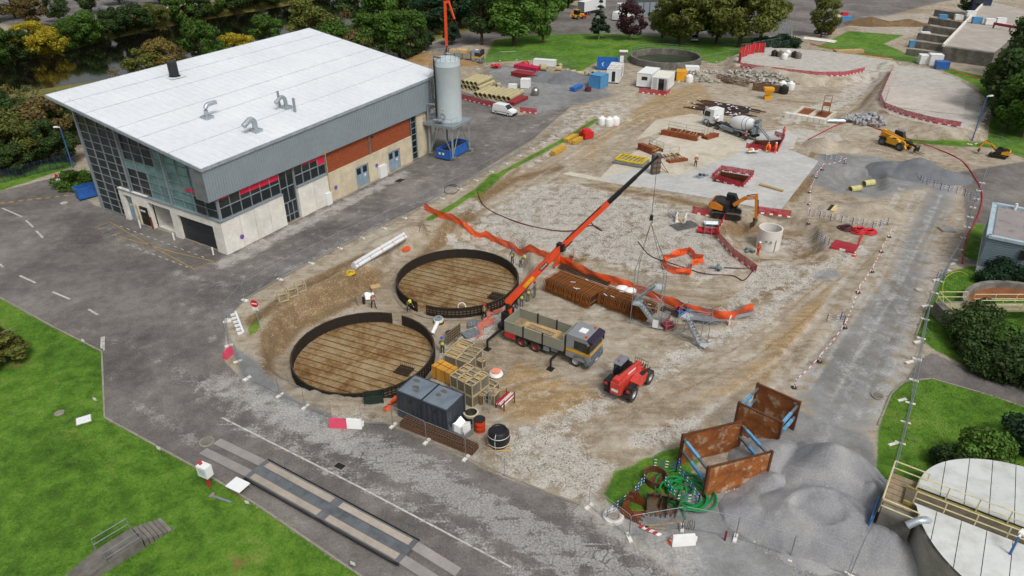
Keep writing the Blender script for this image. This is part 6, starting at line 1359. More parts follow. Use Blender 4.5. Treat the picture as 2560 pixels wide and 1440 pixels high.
# ---- white concrete ring in the excavation and its pit things
p=G(1922,622,-1.4);p=V((p.x,p.y+.5,hz(p.x,p.y+.5)))
t=lathe_thing('concrete_manhole_ring','big white concrete manhole ring standing in the excavation','concrete ring',p,[('shaft',[(0,.05),(1.2,.05),(1.2,2.5),(1.36,2.5),(1.36,0),(0,0)],mat('ring_white','cfccc6',.8,0,.06,1,.1),40)])
for a,z in((-2.1,1.3),(-1.75,1.25),(-2.6,1.0)):m=MB();d=V((math.cos(a),math.sin(a),0));m.tube(d*1.3+V((0,0,z)),d*1.5+V((0,0,z)),.13,12);m.build('pipe_stub',MSTEELG,t)
m=MB();m.beam((.3,-1.38,.0),(.35,-1.38,1.5),.06,.06);m.build('brace_tube',MGALV,t)
def pipe_tee(label,px,rz):
 t=thing('pipe_tee',label,'pipe',T(*px),rz);m=MB();m.tube((-.9,0,.2),(.35,0,.2),.16,12);m.tube((.0,-.55,.22),(.0,.5,.22),.2,12);m.build('body',mat('pipe_grey','70787e',.5),t);m=MB();m.tube((0,-.56,.22),(0,-.62,.22),.25,12);m.build('flange',MSTEELG,t);m=MB();m.tube((0,-.63,.22),(0,-.625,.22),.17,12);m.build('bore',MBLK,t)
pipe_tee('grey plastic pipe tee lying on the gravel below the orange pentagon',(1795,673),R(-15));pipe_tee('grey pipe fitting on the pit floor beside the white ring',(1873,628),R(40))
# steel box gear near excavator
t=thing('red_tray','red steel tray platform left of the excavator barrier','tray',T(1742,583),az((1742,583),(1800,590)));m=MB();m.bb(0,2.5,0,1.1,.15,.25);m.bb(0,2.5,0,.06,.15,.45);m.bb(0,2.5,1.04,1.1,.15,.45);m.build('tray',MRED,t);m=MB();m.bb(.8,.86,-.1,1.0,0,.9);m.bb(1.6,1.66,-.1,1.0,0,.9);m.beam((.83,-.08,.88),(1.63,-.08,.88),.05,.05);m.build('hoop',MGALV,t)
t=thing('pipe_rack','galvanised rack of silver pipes behind the red tray','rack',T(1760,566),R(-8));m=MB();
for k in range(3):m.tube((0,.3*k,.35),(1.7,.3*k,.35),.15,10)
m.build('pipe',mat('duct_zinc','a9b3ba'),t);m=MB()
for x in(.1,1.6):m.beam((x,-.1,0),(x,-.1,.9),.05,.05);m.beam((x,.75,0),(x,.75,.9),.05,.05);m.beam((x,-.1,.12),(x,.75,.12),.05,.05)
m.build('stand',MGALV,t)
t=thing('mesh_mats','flat stack of grey welded mesh mats left of the red tray','mesh mats',T(1710,565),R(25));m=MB()
for k in range(12):m.beam((-1.6,-.9+k*.16,.06),(1.6,-.9+k*.16,.06),.02,.05);m.beam((-1.6+k*.29,-.9,.08),(-1.6+k*.29,.9,.08),.02,.05)
m.build('mats',mat('mesh_grey','6f7072',.7,.3),t)['kind']='stuff'
t=thing('u_channel','white concrete U-channel piece with timber offcuts inside','concrete channel',T(1702,552),R(70));m=MB();m.bb(-.7,.7,-.6,-.48,0,.8);m.bb(-.7,.7,.48,.6,0,.8);m.bb(-.7,.7,-.48,.48,0,.12);m.build('channel',MCON,t)
for k in range(5):m=MB();m.beam((-1.0+.15*k,-.3+.12*k,.16+.04*k),(.1+.1*k,-.2+.1*k,.2+.05*k),.1,.05);m.build('offcut',MWOOD,t)
t=thing('steel_frame_box','small galvanised frame box left of the concrete channel','frame',T(1676,545),R(10));m=MB()
for z in(.05,.4):
 for a,b in(((0,0),(1,0)),((0,.8),(1,.8)),((0,0),(0,.8)),((1,0),(1,.8)),((.5,0),(.5,.8))):m.beam((*a,z),(*b,z),.06,.06)
for a in((0,0),(1,0),(0,.8),(1,.8)):m.beam((*a,0),(*a,.42),.06,.06)
m.build('frame',MGALV,t)
# hoses
def hose(label,pts,r,m_,name='hose',z=.06,cat='hose',sm=6):
 P=[T(*p)for p in pts];Q=[]
 for i in range(len(P)-1):
  p0,p1,p2,p3=P[max(i-1,0)],P[i],P[i+1],P[min(i+2,len(P)-1)]
  for k in range(sm):
   s=k/sm;Q.append(.5*((2*p1)+(p2-p0)*s+(2*p0-5*p1+4*p2-p3)*s*s+(3*p1-p0-3*p2+p3)*s**3))
 Q.append(P[-1]);o=P[0];t=thing(name,label,cat,o);m=MB();m.path([V((q.x,q.y,hz(q.x,q.y)+z))-o for q in Q],r,6);m.build('tube',m_,t,smooth=True);return t
MHB=mat('hose_maroon','51262a',.6,0,.2,3);MHR=mat('hose_red','c3202a',.5,0,.1,3)
hose('dark maroon hose winding across the gravel behind the crane boom',[(1193,480),(1215,520),(1290,555),(1370,575),(1430,578),(1480,565),(1505,578),(1490,570),(1475,555)],.07,MHB);hose('dark maroon hose looping below the orange pentagon',[(1595,605),(1625,640),(1680,660),(1760,685),(1830,690),(1858,702),(1880,680),(1890,668),(1860,672),(1810,670)],.06,MHB)
hose('red hose curving from the yellow telehandler round to the right fence',[(2020,350),(2120,305),(2200,325),(2320,365),(2400,400),(2440,450),(2455,490),(2445,540),(2415,600),(2405,660)],.09,mat('hose_darkred','9c2e2c',.6,0,.15,3));hose('red plastic duct along the top lawn behind the far platform',[(2025,110),(2080,122),(2160,135),(2230,148)],.16,mat('duct_red','b5452f',.6));hose('red plastic duct along the lawn right of the platforms',[(2360,172),(2420,190),(2470,205)],.16,mat('duct_red','b5452f',.6))
hose('yellow hose lying on the right lawn',[(2420,690),(2395,680),(2360,700),(2358,760),(2365,820),(2390,865),(2440,905),(2462,930),(2455,940)],.045,mat('hose_yellow','b5b040',.5));hose('thin black cable on the road beside the silo skip',[(1110,470),(1130,462),(1148,470),(1135,485),(1112,482),(1118,465),(1140,468)],.04,MBLK,'cable_coil',cat='cable')
def coil(label,c,r0,n,th,m_,jit=.12,name='hose_coil',cat='hose coil',sq=1.0,layers=1):
 p=T(*c);t=thing(name,label,cat,p);m=MB();pts=[];N_=22
 for k in range(n*N_):
  a=2*PI*k/N_;rr=r0*(1-.5*(k/(n*N_)))+jit*math.sin(a*.37+k*.05)*r0;cx=jit*1.5*r0*math.sin(k*.023);cy=jit*r0*math.cos(k*.031)
  pts.append(V((cx+rr*math.cos(a),cy+rr*sq*math.sin(a),th+th*1.6*(k/(n*N_))*layers+.5*th*math.sin(k*.7))))
 m.path(pts,th,6);m.build('tube',m_,t,smooth=True);return t
MGREEN=mat('hose_green','0f7a3c',.45,0,.15,2)
coil('tangled green corrugated hose coil fenced by blue barriers',(1705,1238),1.5,9,.075,MGREEN,.3,layers=4);hose('green hose end trailing toward the bottom fence',[(1700,1262),(1706,1280),(1712,1300)],.08,MGREEN)
coil('bright red coiled hose left of two by the blue barriers',(2145,580),.9,6,.09,MHR,layers=3);coil('bright red coiled hose right of two by the blue barriers',(2172,582),.8,6,.09,MHR,layers=2);coil('dark maroon coiled hose left of the red coils',(2113,573),.8,6,.08,MHB,layers=3);hose('bright red hose end running down from the coils',[(2155,590),(2150,600),(2145,615)],.1,MHR)
coil('yellow rope coil at the end of the wrapped pipe bundle',(875,685),.5,6,.05,mat('rope_yellow','d0b020',.6),layers=3);coil('yellow hose coil on the right lawn by the clarifier',(2386,795),.4,4,.035,mat('hose_yellow','b5b040',.5))
# wrapped pipe bundle on the bank
a,b=T(885,672),T(1012,612);d=b-a;t=thing('wrapped_pipe_bundle','long white wrapped pipe bundle lying on the bank above the tanks','pipe bundle',a,math.atan2(d.y,d.x));L_=d.length
for y,z in((-.22,.24),(.22,.24),(0,.56)):m=MB();m.tube((0,y,z),(L_,y,z),.22,12);m.build('pipe',mat('wrap_white','cfd2d4',.35,0,.08,2,.3,'d9a08c',.66,.06),t)
m=MB()
for k in range(5):x=.4+k*(L_-.8)/4;m.bb(x-.03,x+.03,-.47,.47,.02,.05);m.path([V((x,-.47,.05)),V((x,-.4,.45)),V((x,0,.8)),V((x,.4,.45)),V((x,.47,.05))],.03,4)
m.build('strap',mat('strap_red','c04a34',.6),t)
t=thing('orange_spacers','stack of orange plastic spacers at the far end of the wrapped bundle','spacers',T(1014,625),R(38))
for k in range(3):m=MB();m.bb(-.5,.5,-.3+.2*k,-.14+.2*k,0,.3);m.build('spacer',mat('spacer_orange','e2571e',.5),t)
t=thing('timber_trestle','broken timber trestle with blue tarpaulin on the verge by the orange net','trestle',T(1048,578),R(20));m=MB()
for p,q in(((0,0,0),(.4,.2,1.0)),((.9,0,0),(.5,.2,1.0)),((0,.8,0),(.4,.6,1.0)),((.9,.8,0),(.5,.6,1.0)),((-.3,.4,1.0),(1.6,.5,.2)),((.3,-.4,.3),(1.3,-.9,.05))):m.beam(p,q,.09,.06)
m.build('beam',MWOODG,t);m=MB();m.beam((-.7,.9,.12),(-2.1,.3,.12),.35,.12);m.build('tarpaulin',MBLUE,t)
# ---- chain posts
MCH=mat('post_red','b33a3a',.6)
CP_=[(2223,593),(2203,630),(2180,680),(2145,732),(2112,820),(2049,905),(1985,970)];CP2=[(2112,430-20),(2055,425),(2040,445),(2024,482),(2022,512),(2021,560)]
for run,nm_ in((CP_,'along the right haul road'),(CP2,'left of the grey gravel hollow')):
 W_=[T(*q)for q in run]
 for k,p in enumerate(W_):
  t=thing('warning_post','red and white post %s, %s from the top'%(nm_,ORD[k]),'post',p,0,'red and white chain posts');m=MB();m.bb(-.18,.18,-.18,.18,0,.1);m.build('base',MBLK,t)
  for j in range(5):m=MB();m.cyl(0,0,.1+j*.18,.28+j*.18,.04,8);m.build('band',[MWHTP,MCH][j%2],t)
 for k,(a,b)in enumerate(zip(W_,W_[1:])):
  t=thing('plastic_chain','red and white chain %s, %s span from the top'%(nm_,ORD[k]),'chain',a,0,'red and white chains');d=b-a;n=max(4,int(d.length/.5));f=lambda s:d*s+V((0,0,.92-.35*4*s*(1-s)*min(1,d.length/6)))
  for c_ in(0,1):
   m=MB()
   for j in range(c_,n,2):m.tube(f(j/n),f((j+1)/n),.035,4)
   m.build('links',[MWHTP,MCH][c_],t)['kind']='stuff'
   # ---- blue and white lattice barriers
def blue_barrier(label,pts,h=.95):
 W_=[T(*p)for p in pts];o=W_[0];t=thing('blue_barrier',label,'barrier',o,0,'blue and white lattice barriers')
 for a,b in zip(W_,W_[1:]):
  d=b-a;n=max(1,int(round(d.length/1.1)))
  for k in range(n+1):m=MB();p=a+d*k/n-o;m.beam(p,p+V((0,0,h)),.05,.05);m.build('post',mat('barrier_blue','27509c',.5),t)
  for z in(.35,.6,.88):
   for c_ in(0,1):
    m=MB();q=n*4
    for j in range(c_,q,2):m.beam(a+d*(j/q)-o+V((0,0,z)),a+d*((j+(.55 if c_==0 else 1))/q)-o+V((0,0,z)),.03,.035)
    m.build('rail',[MWHTP,mat('barrier_blue','27509c',.5)][c_],t)['kind']='stuff'
 return t
blue_barrier('blue and white barrier row behind the red hose coils',[(2022,540),(2075,552),(2130,562),(2180,572),(2218,562)]);blue_barrier('blue and white barrier row behind the dark gravel heap',[(2255,430),(2300,455),(2350,475),(2410,490),(2440,505)]);blue_barrier('blue and white barrier bits at the far edge of the gravel hollow',[(2062,400),(2110,408)]);blue_barrier('short blue and white barrier crossing the gravel hollow',[(2225,425),(2275,415),(2300,425)])
blue_barrier('blue and white barrier left of the red mesh panel',[(2042,600),(2070,615)]);blue_barrier('short blue and white barrier at the haul road edge',[(2066,805),(2108,812),(2100,800)]);blue_barrier('blue and white barrier leaning on the grass by the right fence',[(2340,700),(2362,690),(2355,712)])
blue_barrier('blue and white barrier curving left of the green hose',[(1610,1210),(1580,1250),(1545,1275),(1516,1300)]);blue_barrier('blue and white barrier enclosing the green hose',[(1660,1215),(1690,1262),(1745,1262),(1690,1180)]);blue_barrier('blue and white barrier above the rusty pot',[(1632,1172),(1690,1180),(1700,1165)])
# ---- buckets, rings, cones, boards at the bottom
def digger_bucket(label,px,rz,k,m_):
 t=thing('excavator_bucket',label,'bucket',T(*px),rz);m=MB();prof=[(0,0),(.9,.05),(1.15,.45),(1.0,.95),(.7,1.1)]
 for y in(-.65,.65):m.add([V((x*k,y*k,z*k))for x,z in prof]+[V((.1*k,y*k,.5*k))],[tuple(range(6))])
 for(a,b)in zip(prof,prof[1:]):m.add([V((a[0]*k,-.65*k,a[1]*k)),V((a[0]*k,.65*k,a[1]*k)),V((b[0]*k,.65*k,b[1]*k)),V((b[0]*k,-.65*k,b[1]*k))],[(0,1,2,3)])
 m.build('shell',m_,t);m=MB()
 for y in(-.2,.2):m.bb(.55*k,.95*k,y*k-.04,y*k+.04,1.0*k,1.35*k)
 m.build('lug',MRUST,t)
 for j in range(5):m=MB();m.bb(-.15*k,.12*k,(-.6+.3*j)*k-.04,(-.6+.3*j)*k+.04,.0,.06);m.build('tooth',MRUST,t)
MBKT=mat('bucket_steel','5e564b',.8,.3,.25,2,.2,'7d4a22',.6,.1)
digger_bucket('rust-orange excavator bucket lying open at the bottom fence',(1605,1290),R(150),1.15,MRUSTO);digger_bucket('grey excavator bucket, middle of three at the bottom fence',(1640,1288),R(80),1.0,MBKT);digger_bucket('small grey excavator bucket, right of three at the bottom fence',(1668,1285),R(60),.85,MBKT)
lathe_thing('white_stone_ring','white stone ring lying on the sand left of the buckets','ring',T(1533,1293),[('ring',[(.4,0),(.42,.22),(.55,.28),(.7,.2),(.72,0),(.4,0)],mat('ring_white','cfccc6'),20)]);lathe_thing('rusty_pot','round rusty steel pot in the grass above the green hose','pot',T(1637,1200),[('pot',[(0,.05),(.7,.05),(.75,.55),(.82,.55),(.8,0),(0,0)],MRUST,22)])
def cone(label,px,lean=0):
 t=thing('traffic_cone',label,'traffic cone',T(*px));m=MB();m.bb(-.2,.2,-.2,.2,0,.04);m.build('base',MORG,t)
 for j in range(5):m=MB();z0,z1=.04+j*.13,.04+(j+1)*.13;m.cyl(0,0,z0,z1,.15-.024*j,12,.15-.024*(j+1));m.build('band',[MORG,MWHTP][j%2],t)
 t.rotation_euler=(lean,0,0)
cone('orange and white traffic cone beside the white water barrier',(1678,1355));cone('orange and white traffic cone at the corner of the red mesh panel',(2135,640))
def water_barrier(label,px,rz,m_,L_=1.4):
 t=thing('water_barrier',label,'barrier',T(*px),rz);m=MB();m.add([(-L_/2,-.24,0),(L_/2,-.24,0),(L_/2,.24,0),(-L_/2,.24,0),(-L_/2,-.2,.25),(L_/2,-.2,.25),(L_/2,.2,.25),(-L_/2,.2,.25),(-L_/2+.05,-.08,.75),(L_/2-.05,-.08,.75),(L_/2-.05,.08,.75),(-L_/2+.05,.08,.75)],[(3,2,1,0),(0,1,5,4),(1,2,6,5),(2,3,7,6),(3,0,4,7),(4,5,9,8),(5,6,10,9),(6,7,11,10),(7,4,8,11),(8,9,10,11)]);m.build('shell',m_,t);m=MB();m.bb(L_/2-.02,L_/2+.12,-.06,.06,.15,.5);m.bb(-.45,.45,-.05,.05,.75,.79);m.build('coupling',m_,t);return t
MPK=mat('plastic_pink','cf4a67',.5,0,.06,2);r_=az((828,1062),(900,1058))
water_barrier('pink plastic water barrier joined to a white one on the road edge',(847,1066),az((828,1066),(866,1068)),MPK);water_barrier('white plastic water barrier joined to the pink one',(884,1067),az((828,1066),(866,1068)),MWHTP);water_barrier('white plastic water barrier lying below the bottom fence',(1707,1358),R(5),MWHTP,1.5);water_barrier('narrow pink water barrier at the bend of the fence',(572,890),R(75),MPK,1.1)
t=thing('striped_board','red and white striped warning board lying by the buckets','board',T(1623,1327,.05),az((1605,1318),(1642,1335)))
for j in range(6):m=MB();x=-.7+j*.235;m.add([(x,-.14,.03),(x+.235,-.14,.03),(x+.235+.1,.14,.03),(x+.1,.14,.03),(x,-.14,0),(x+.235,-.14,0),(x+.335,.14,0),(x+.1,.14,0)],[(0,1,2,3),(7,6,5,4),(0,4,5,1),(1,5,6,2),(2,6,7,3),(3,7,4,0)]);m.build('stripe',[MRED,MWHTP][j%2],t)
for u,v,l in((1660,1312,'long'),(1640,1322,'short')):p=T(u,v);t=thing('rough_plank','%s rough plank lying below the buckets'%l,'plank',p,R(8 if l=='long' else-8));m=MB();q=1.3 if l=='long' else.7;m.bb(-q,q,-.08,.08,0,.08);m.build('board',MWOODG,t)
p=T(1712,1325);t=thing('starter_bars','clump of dark rebar starter bars at the bottom fence','rebar',p);
for k in range(12):m=MB();x=-.5+k*.1;m.tube((x,rnd.uniform(-.05,.05),0),(x+rnd.uniform(-.1,.1),rnd.uniform(-.1,.1),rnd.uniform(.5,1.0)),.016,4);m.build('bar',MBARD,t)
p=T(1812,1350);t=thing('red_bollard','short red steel bollard by the bottom fence','bollard',p);m=MB();m.cyl(0,0,0,.75,.07,10);m.build('post',mat('bollard_red','7a2030',.5),t);m=MB();m.lathe([(0,.75),(.075,.75),(.06,.8),(0,.82)],10);m.build('cap',mat('bollard_red','7a2030',.5),t)
# ---- red mesh panel, planks, formwork stacks on the slab
t=thing('red_mesh_panel','red mesh panel with red and white board lying below the hose coils','panel',T(2075,620),az((2075,620),(2130,633)));m=MB();m.quad((0,0,.12),(2.6,0,.12),(2.7,1.9,.35),(.1,1.9,.35));m.build('net',net_mat('red_net_dense','9c1f30',.6),t)
for j,(x,e)in enumerate(((0,1),(1,1.6),(1.6,2.6))):m=MB();m.bb(x,e,-.06,.02,.02,.25);m.build('kick_board',[MRED,MWHTP,MRED][j],t)
def planks(label,px,rz,L_,n,tiers,m_=None,w_=.18,name='timber_stack',h=.1):
 t=thing(name,label,'timber',T(*px),rz)
 for z in range(tiers):
  for k in range(n):m=MB();o=rnd.uniform(-.08,.08);m.bb(-L_/2+o,L_/2+o,k*(w_+.01),k*(w_+.01)+w_,.08+z*(h+.005),.08+z*(h+.005)+h);m.build('plank',m_ or MWOOD,t)
 m=MB()
 for x in(-L_*.35,L_*.35):m.bb(x-.05,x+.05,0,n*(w_+.01),0,.08)
 m.build('bearer',MWOODG,t);return t
planks('stack of pale planks on the dirt behind the blue barriers',(2092,528),az((2085,535),(2105,512)),2.2,3,3,mat('timber_light','cdb684',.8));planks('short dark plank pile left of the pale planks',(2080,525),az((2075,530),(2090,512)),1.8,2,3,MBLKM)
planks('long brown beams lying on the slab right of the near pit',(1925,474),az((1900,466),(1955,482)),3.4,3,2,mat('beam_brown','a0875a',.8));planks('yellow timber pack on the far platform edge',(2125,135),az((2095,138),(2165,136)),7,4,3,MWOOD,.4,h=.25);planks('thin timber row lying on the far platform',(2190,146),az((2165,143),(2225,150)),7,3,1,MWOOD,.35)
MBY=mat('beam_yellow','c29a35',.6,0,.15,2)
for u,v,l,n,q in((1402,382,'lowest, nearest',4,3.6),(1432,352,'upper left',4,3.2),(1447,358,'right-hand',3,2.6)):planks('pack of yellow formwork beams on the verge, %s of three'%l,(u,v),az((1385,388),(1420,368)),q,n,3,MBY,.2,'beam_pack',.2)
t=thing('red_bundle','bright red wrapped bundle beside the yellow beam packs','bundle',T(1465,345),R(35));m=MB();m.bb(-.9,.9,-.8,.8,.1,1.1);m.lathe([(0,1.1),(.8,1.1),(.75,1.45),(.5,1.55),(0,1.55)],14);m.build('wrap',mat('wrap_red','bf1f22',.5,0,.15,3,.3),t);m=MB();m.bb(-.92,.92,-.1,.1,.08,1.14);m.build('strap',MBLKM,t)
MFO=mat('form_orange','8c4a28',.8,.1,.25,1.2,0,'6a3018',.55,.15)
def form_stack(label,px,rz,L_,W_,n,tall=.9):
 t=thing('formwork_stack',label,'formwork',T(*px),rz)
 for k in range(n):
  m=MB();x=-L_/2+L_*k/n;m.bb(x+.05,x+L_/n-.05,-W_/2,-W_/2+.1,0,tall);m.bb(x+.05,x+L_/n-.05,-W_/2+.1,-W_/2+1.1,.1,.2);m.bb(x+.05,x+L_/n-.05,-W_/2+.1,-W_/2+1.0,tall-.25,tall-.12);m.bb(x+.1,x+.25,-W_/2+.1,-W_/2+1.0,.2,tall-.25);m.build('steel_form',MFO,t)
 for k in range(12):m=MB();x=-L_/2+.3+(L_-.6)*k/11;m.beam((x,-W_/2+.5,.3),(x+rnd.uniform(-.4,.4),W_/2,.4+rnd.uniform(0,.3)),.1,.1);m.build('prop',[MGALV,mat('prop_sand','b0a050',.6),MFO][k%3],t)
 m=MB();m.bb(-L_/2,L_/2,W_/2-.1,W_/2,0,tall*.6);m.build('rear_form',MFO,t);m=MB();rail(m,[(-L_/2,W_/2,.4),(0,W_/2,.4),(L_/2,W_/2,.4)],1.1,.03);m.build('guard_rail',MGALV,t)
form_stack('orange steel formwork with grey props in front of the mixer truck',(1705,340),az((1650,335),(1740,352)),6.2,3.2,4);form_stack('orange formwork stack left of the red pipe frames',(1625,378),az((1600,370),(1650,390)),3.2,2.4,2,1.1);form_stack('low orange formwork frames beside the grey column form',(1685,400),az((1660,395),(1710,388)),3.2,2.6,3,.5)
form_stack('orange formwork wedge beside the mixer truck front wheel',(1775,345),az((1745,352),(1800,335)),3,1.2,2,.7)
t=thing('yellow_frame_stack','yellow steel frame on a stack of grey panels on the slab','frames',T(1578,408),az((1545,412),(1600,422)));
for k in range(5):m=MB();m.box(rnd.uniform(-.1,.1),rnd.uniform(-.1,.1),.06+k*.09,4.6,3.2,.06,rnd.uniform(-.03,.03));m.build('panel',mat('panel_grey','868b8c',.6,.2,.15,2),t)
m=MB();z=.58
for y in(-1.3,1.3):m.bb(-2,2,y-.1,y+.1,z,z+.2)
for x in(-2,2):m.bb(x-.1,x+.1,-1.3,1.3,z,z+.2)
for k in range(6):x=-1.6+k*.62;m.beam((x,-1.3,z+.1),(x+.3,1.3,z+.1),.1,.14)
m.build('yellow_frame',mat('frame_yellow','d0b01a',.5),t)
a=T(1637,436);t=thing('column_form','tall grey column formwork standing on the slab at the boom tip','column form',a,R(20));m=MB();m.bb(-.6,.6,-.35,.35,.1,3.0);m.build('shutter',mat('form_grey','5d5954',.8,0,.15,1.5),t);m=MB()
for z in(.4,1.1,1.8,2.5):m.bb(-.68,.68,-.43,-.35,z,z+.12);m.bb(.6,.68,-.4,.4,z,z+.12)
m.build('waler',MRUST,t);m=MB();m.tube((.7,0,1.9),(2.0,-.3,.1),.04,5);m.tube((.7,0,.9),(2.0,-.3,.1),.035,5);m.build('raking_prop',MRUST,t)
t=thing('panel_cart','flat grey panels with tools lying on the slab left of the near pit','panels',T(1752,442),az((1740,445),(1775,432)));m=MB();m.bb(-1.2,1.2,-.6,.6,.02,.12);m.build('board',MSTEELG,t)
for k in range(6):m=MB();m.box(rnd.uniform(-1,1),rnd.uniform(-.5,.5),.2,.35,.2,.16,rnd.uniform(0,3));m.build('tool',[MBLKM,MGALV][k%2],t)
t=thing('flat_panel','single pale panel lying on the slab below the tool panels','panel',T(1738,458),az((1725,465),(1755,448)));m=MB();m.bb(-1.2,1.0,-.6,.6,.02,.07);m.build('board',mat('panel_pale','b4bcc0',.5),t);m=MB();m.bb(-1.2,1.0,-.62,-.58,.02,.1);m.build('edge',MGALV,t)
t=thing('survey_tripod','yellow survey tripod standing by the mixer pit','tripod',T(1915,382));m=MB()
for a in(0,2.1,4.2):m.tube((.5*math.cos(a),.5*math.sin(a),0),(0,0,1.5),.04,5)
m.build('leg',MYEL,t);m=MB();m.cyl(0,0,1.5,1.75,.12,8);m.build('head',MBLKM,t)
t=thing('mixing_station','white table with yellow and red canisters on the slab','table',T(1880,385),R(10));m=MB();m.bb(-.8,.8,-.4,.4,.5,.56);m.build('top',MWHTP,t);m=MB()
for x in(-.7,.7):
 for y in(-.3,.3):m.bb(x-.03,x+.03,y-.03,y+.03,0,.5)
m.build('leg',MGALV,t)
for k,(x,mm)in enumerate(((-.5,MYEL),(0,MWHTP),(.5,MRED))):m=MB();m.box(x,0,.72,.3,.3,.3,.3*k);m.build('canister',mm,t)
# -- road paint, kerbs, lids
MPW=mat('road_paint_white','b5b3ad',.8,0,.15,3,0,'6a6560',.6,.12);MPY=mat('road_paint_yellow','a88a3a',.8,0,.2,3,0,'6a6258',.55,.12)
def mark(pts,wd,m_,z=.008):
 m=MB()
 for a,b in zip(pts,pts[1:]):
  p,q=G(*a),G(*b);d=q-p;s=V((-d.y,d.x,0)).normalized()*wd/2;u_=V((0,0,z));m.quad(p-s+u_,q-s+u_,q+s+u_,p+s+u_)
 m.build('road_marking',m_)['kind']='structure'
for a in([(49,689),(89,707)],[(132,730),(175,748)],[(221,773),(245,787)],[(0,660),(8,668)],[(5,520),(55,542)],[(65,551),(83,568)],[(90,576),(108,595)]):mark(a,.22,MPW)
mark([(555,1044),(900,1218),(1278,1418)],.13,MPW);mark([(257,842),(256,882)],.35,MPW);mark([(238,568),(275,555)],.1,MPY);mark([(275,555),(370,610),(488,674),(533,653)],.12,MPY);mark([(282,587),(365,610),(440,632),(533,653)],.12,MPY)
for k in range(13):f=k/13;mark([(300+220*f,565+82*f),(307+220*f,568+82*f)],.12,MPW)
for k in range(9):f=k/9;mark([(330+150*f,615+57*f),(337+150*f,618+57*f)],.12,MPW)
for k in range(9):f=k/9;mark([(0+205*f,508-24*f),(12+205*f,507-24*f)],.45,[MPY,MPW][0]if k>4 else MPY)
for a in([(801,535),(843,515)],[(705,582),(752,560)]):mark(a,.14,MPW)
MK=mat('kerb_stone','8b867b',.9,0,.2,1,.2)
def kerb(name,pts,h=.11):
 o=bpy.data.objects.new(name,None);COL.objects.link(o);o['kind']='structure';m=MB();m.bb(0,.97,-.07,.07,-.05,h);first=m.build('kerb_stone',MK,o);n0=0
 for a,b in zip(pts,pts[1:]):
  p,q=G(*a),G(*b);d=q-p;n=max(1,int(d.length/1.0));rz=math.atan2(d.y,d.x)
  for k in range(n):
   c=first if n0==0 else first.copy()
   if n0:COL.objects.link(c);c.parent=o
   n0+=1;s=p+d*k/n;c.location=(s.x,s.y,rnd.uniform(-.01,.01));c.rotation_euler=(0,0,rz);c.scale=(d.length/n,1,1)
kerb('kerb',[(-60,718),(0,745),(120,812),(255,880),(262,1045),(480,1165),(640,1262),(900,1440),(960,1485)]);kerb('kerb',[(612,748),(700,697),(900,592),(1060,515),(1130,480)],.08);kerb('kerb',[(2290,838),(2312,780),(2350,692)],.09);kerb('kerb',[(2450,982),(2330,948),(2262,953),(2228,985),(2195,1065)],.09);kerb('kerb',[(1260,1188),(1350,1225),(1450,1262)],.1);kerb('kerb',[(2430,925),(2560,957)],.09)
def lid(label,px,r,m_=None,sq=None,rz=0):
 t=thing('manhole_cover',label,'manhole cover',T(*px,.0),rz);m=MB()
 if sq:m.bb(-sq[0]/2,sq[0]/2,-sq[1]/2,sq[1]/2,0,.1)
 else:m.cyl(0,0,0,.05,r,22)
 m.build('rim',MK,t);m=MB()
 if sq:m.bb(-sq[0]/2+.06,sq[0]/2-.06,-sq[1]/2+.06,sq[1]/2-.06,.1,.13)
 else:m.cyl(0,0,.05,.065,r*.78,22)
 m.build('lid',m_ or MCOND,t)
lid('round manhole cover at the weighbridge ramp',(517,1105),.55);lid('round concrete cover on the left lawn, nearer the kerb',(149,1033),.38,MK);lid('grey round cover at the left edge of the lawn',(35,1033),.45);lid('white rectangular hatch on the left lawn',(210,1052),0,MWHT,(1.1,1.0),R(30));lid('drain grating on the cracked road',(850,1168),0,MBLKM,(.8,.6),R(-30));lid('round cover on the yard asphalt before the hall',(160,508),.5,MPW);lid('round cover beside the right lawn',(2300,725),.5,MPW);lid('grey grating by the hall door',(1000,453),0,MBLKM,(1.4,1.0),R(60));lid('round cover on the haul road edge',(2195,990),.5);lid('square framed cover on the haul road',(2368,575),0,MSAND,(1.6,1.3),R(-5))
# -- weighbridge
A_=G(497,1135);B_=G(1075,1462);d=(B_-A_).normalized();rz=math.atan2(d.y,d.x);s=V((-d.y,d.x,0));W_=(G(545,1092)-A_).dot(s);t=thing('weighbridge','long steel weighbridge with concrete strips and end ramps','weighbridge',A_,rz)
pr=lambda u,v:(G(u,v)-A_).dot(d);x0,x1,x2=pr(615,1200),pr(800,1305),pr(1000,1415);xe=pr(1110,1475);zt=.38;MWS=mat('deck_steel','6c7175',.6,.3,.12,.8,.1,'4d5155',.58,.12);MTAN=mat('deck_concrete','9f968a',.9,0,.15,1,.2);MRMP=mat('ramp_concrete','8d8885',.9,0,.12,1,.2)
for a,b in((x0,x1),(x1,x2)):
 for k in range(6):m=MB();q0,q1=a+(b-a)*k/6,a+(b-a)*(k+1)/6;m.bb(q0+.01,q1-.01,W_*.34,W_*.66,.1,zt);m.build('centre_plate',MWS,t)
 for y0,y1 in((.05,.3),(.7,.95)):
  m=MB();m.bb(a+.4,b-.35,W_*y0,W_*y1,.1,zt+.01);m.build('concrete_strip',MTAN,t)
 m=MB();m.bb(a,b,W_*.0,W_*.045,.05,zt+.02);m.bb(a,b,W_*.955,W_,.05,zt+.02);m.bb(a,b,W_*.305,W_*.335,.1,zt+.015);m.bb(a,b,W_*.665,W_*.695,.1,zt+.015);m.bb(a,a+.38,0,W_,.08,zt-.004);m.bb(b-.33,b,0,W_,.08,zt-.006);m.build('steel_edge',mat('edge_steel','6c6d70',.6,.3,.15,1),t)
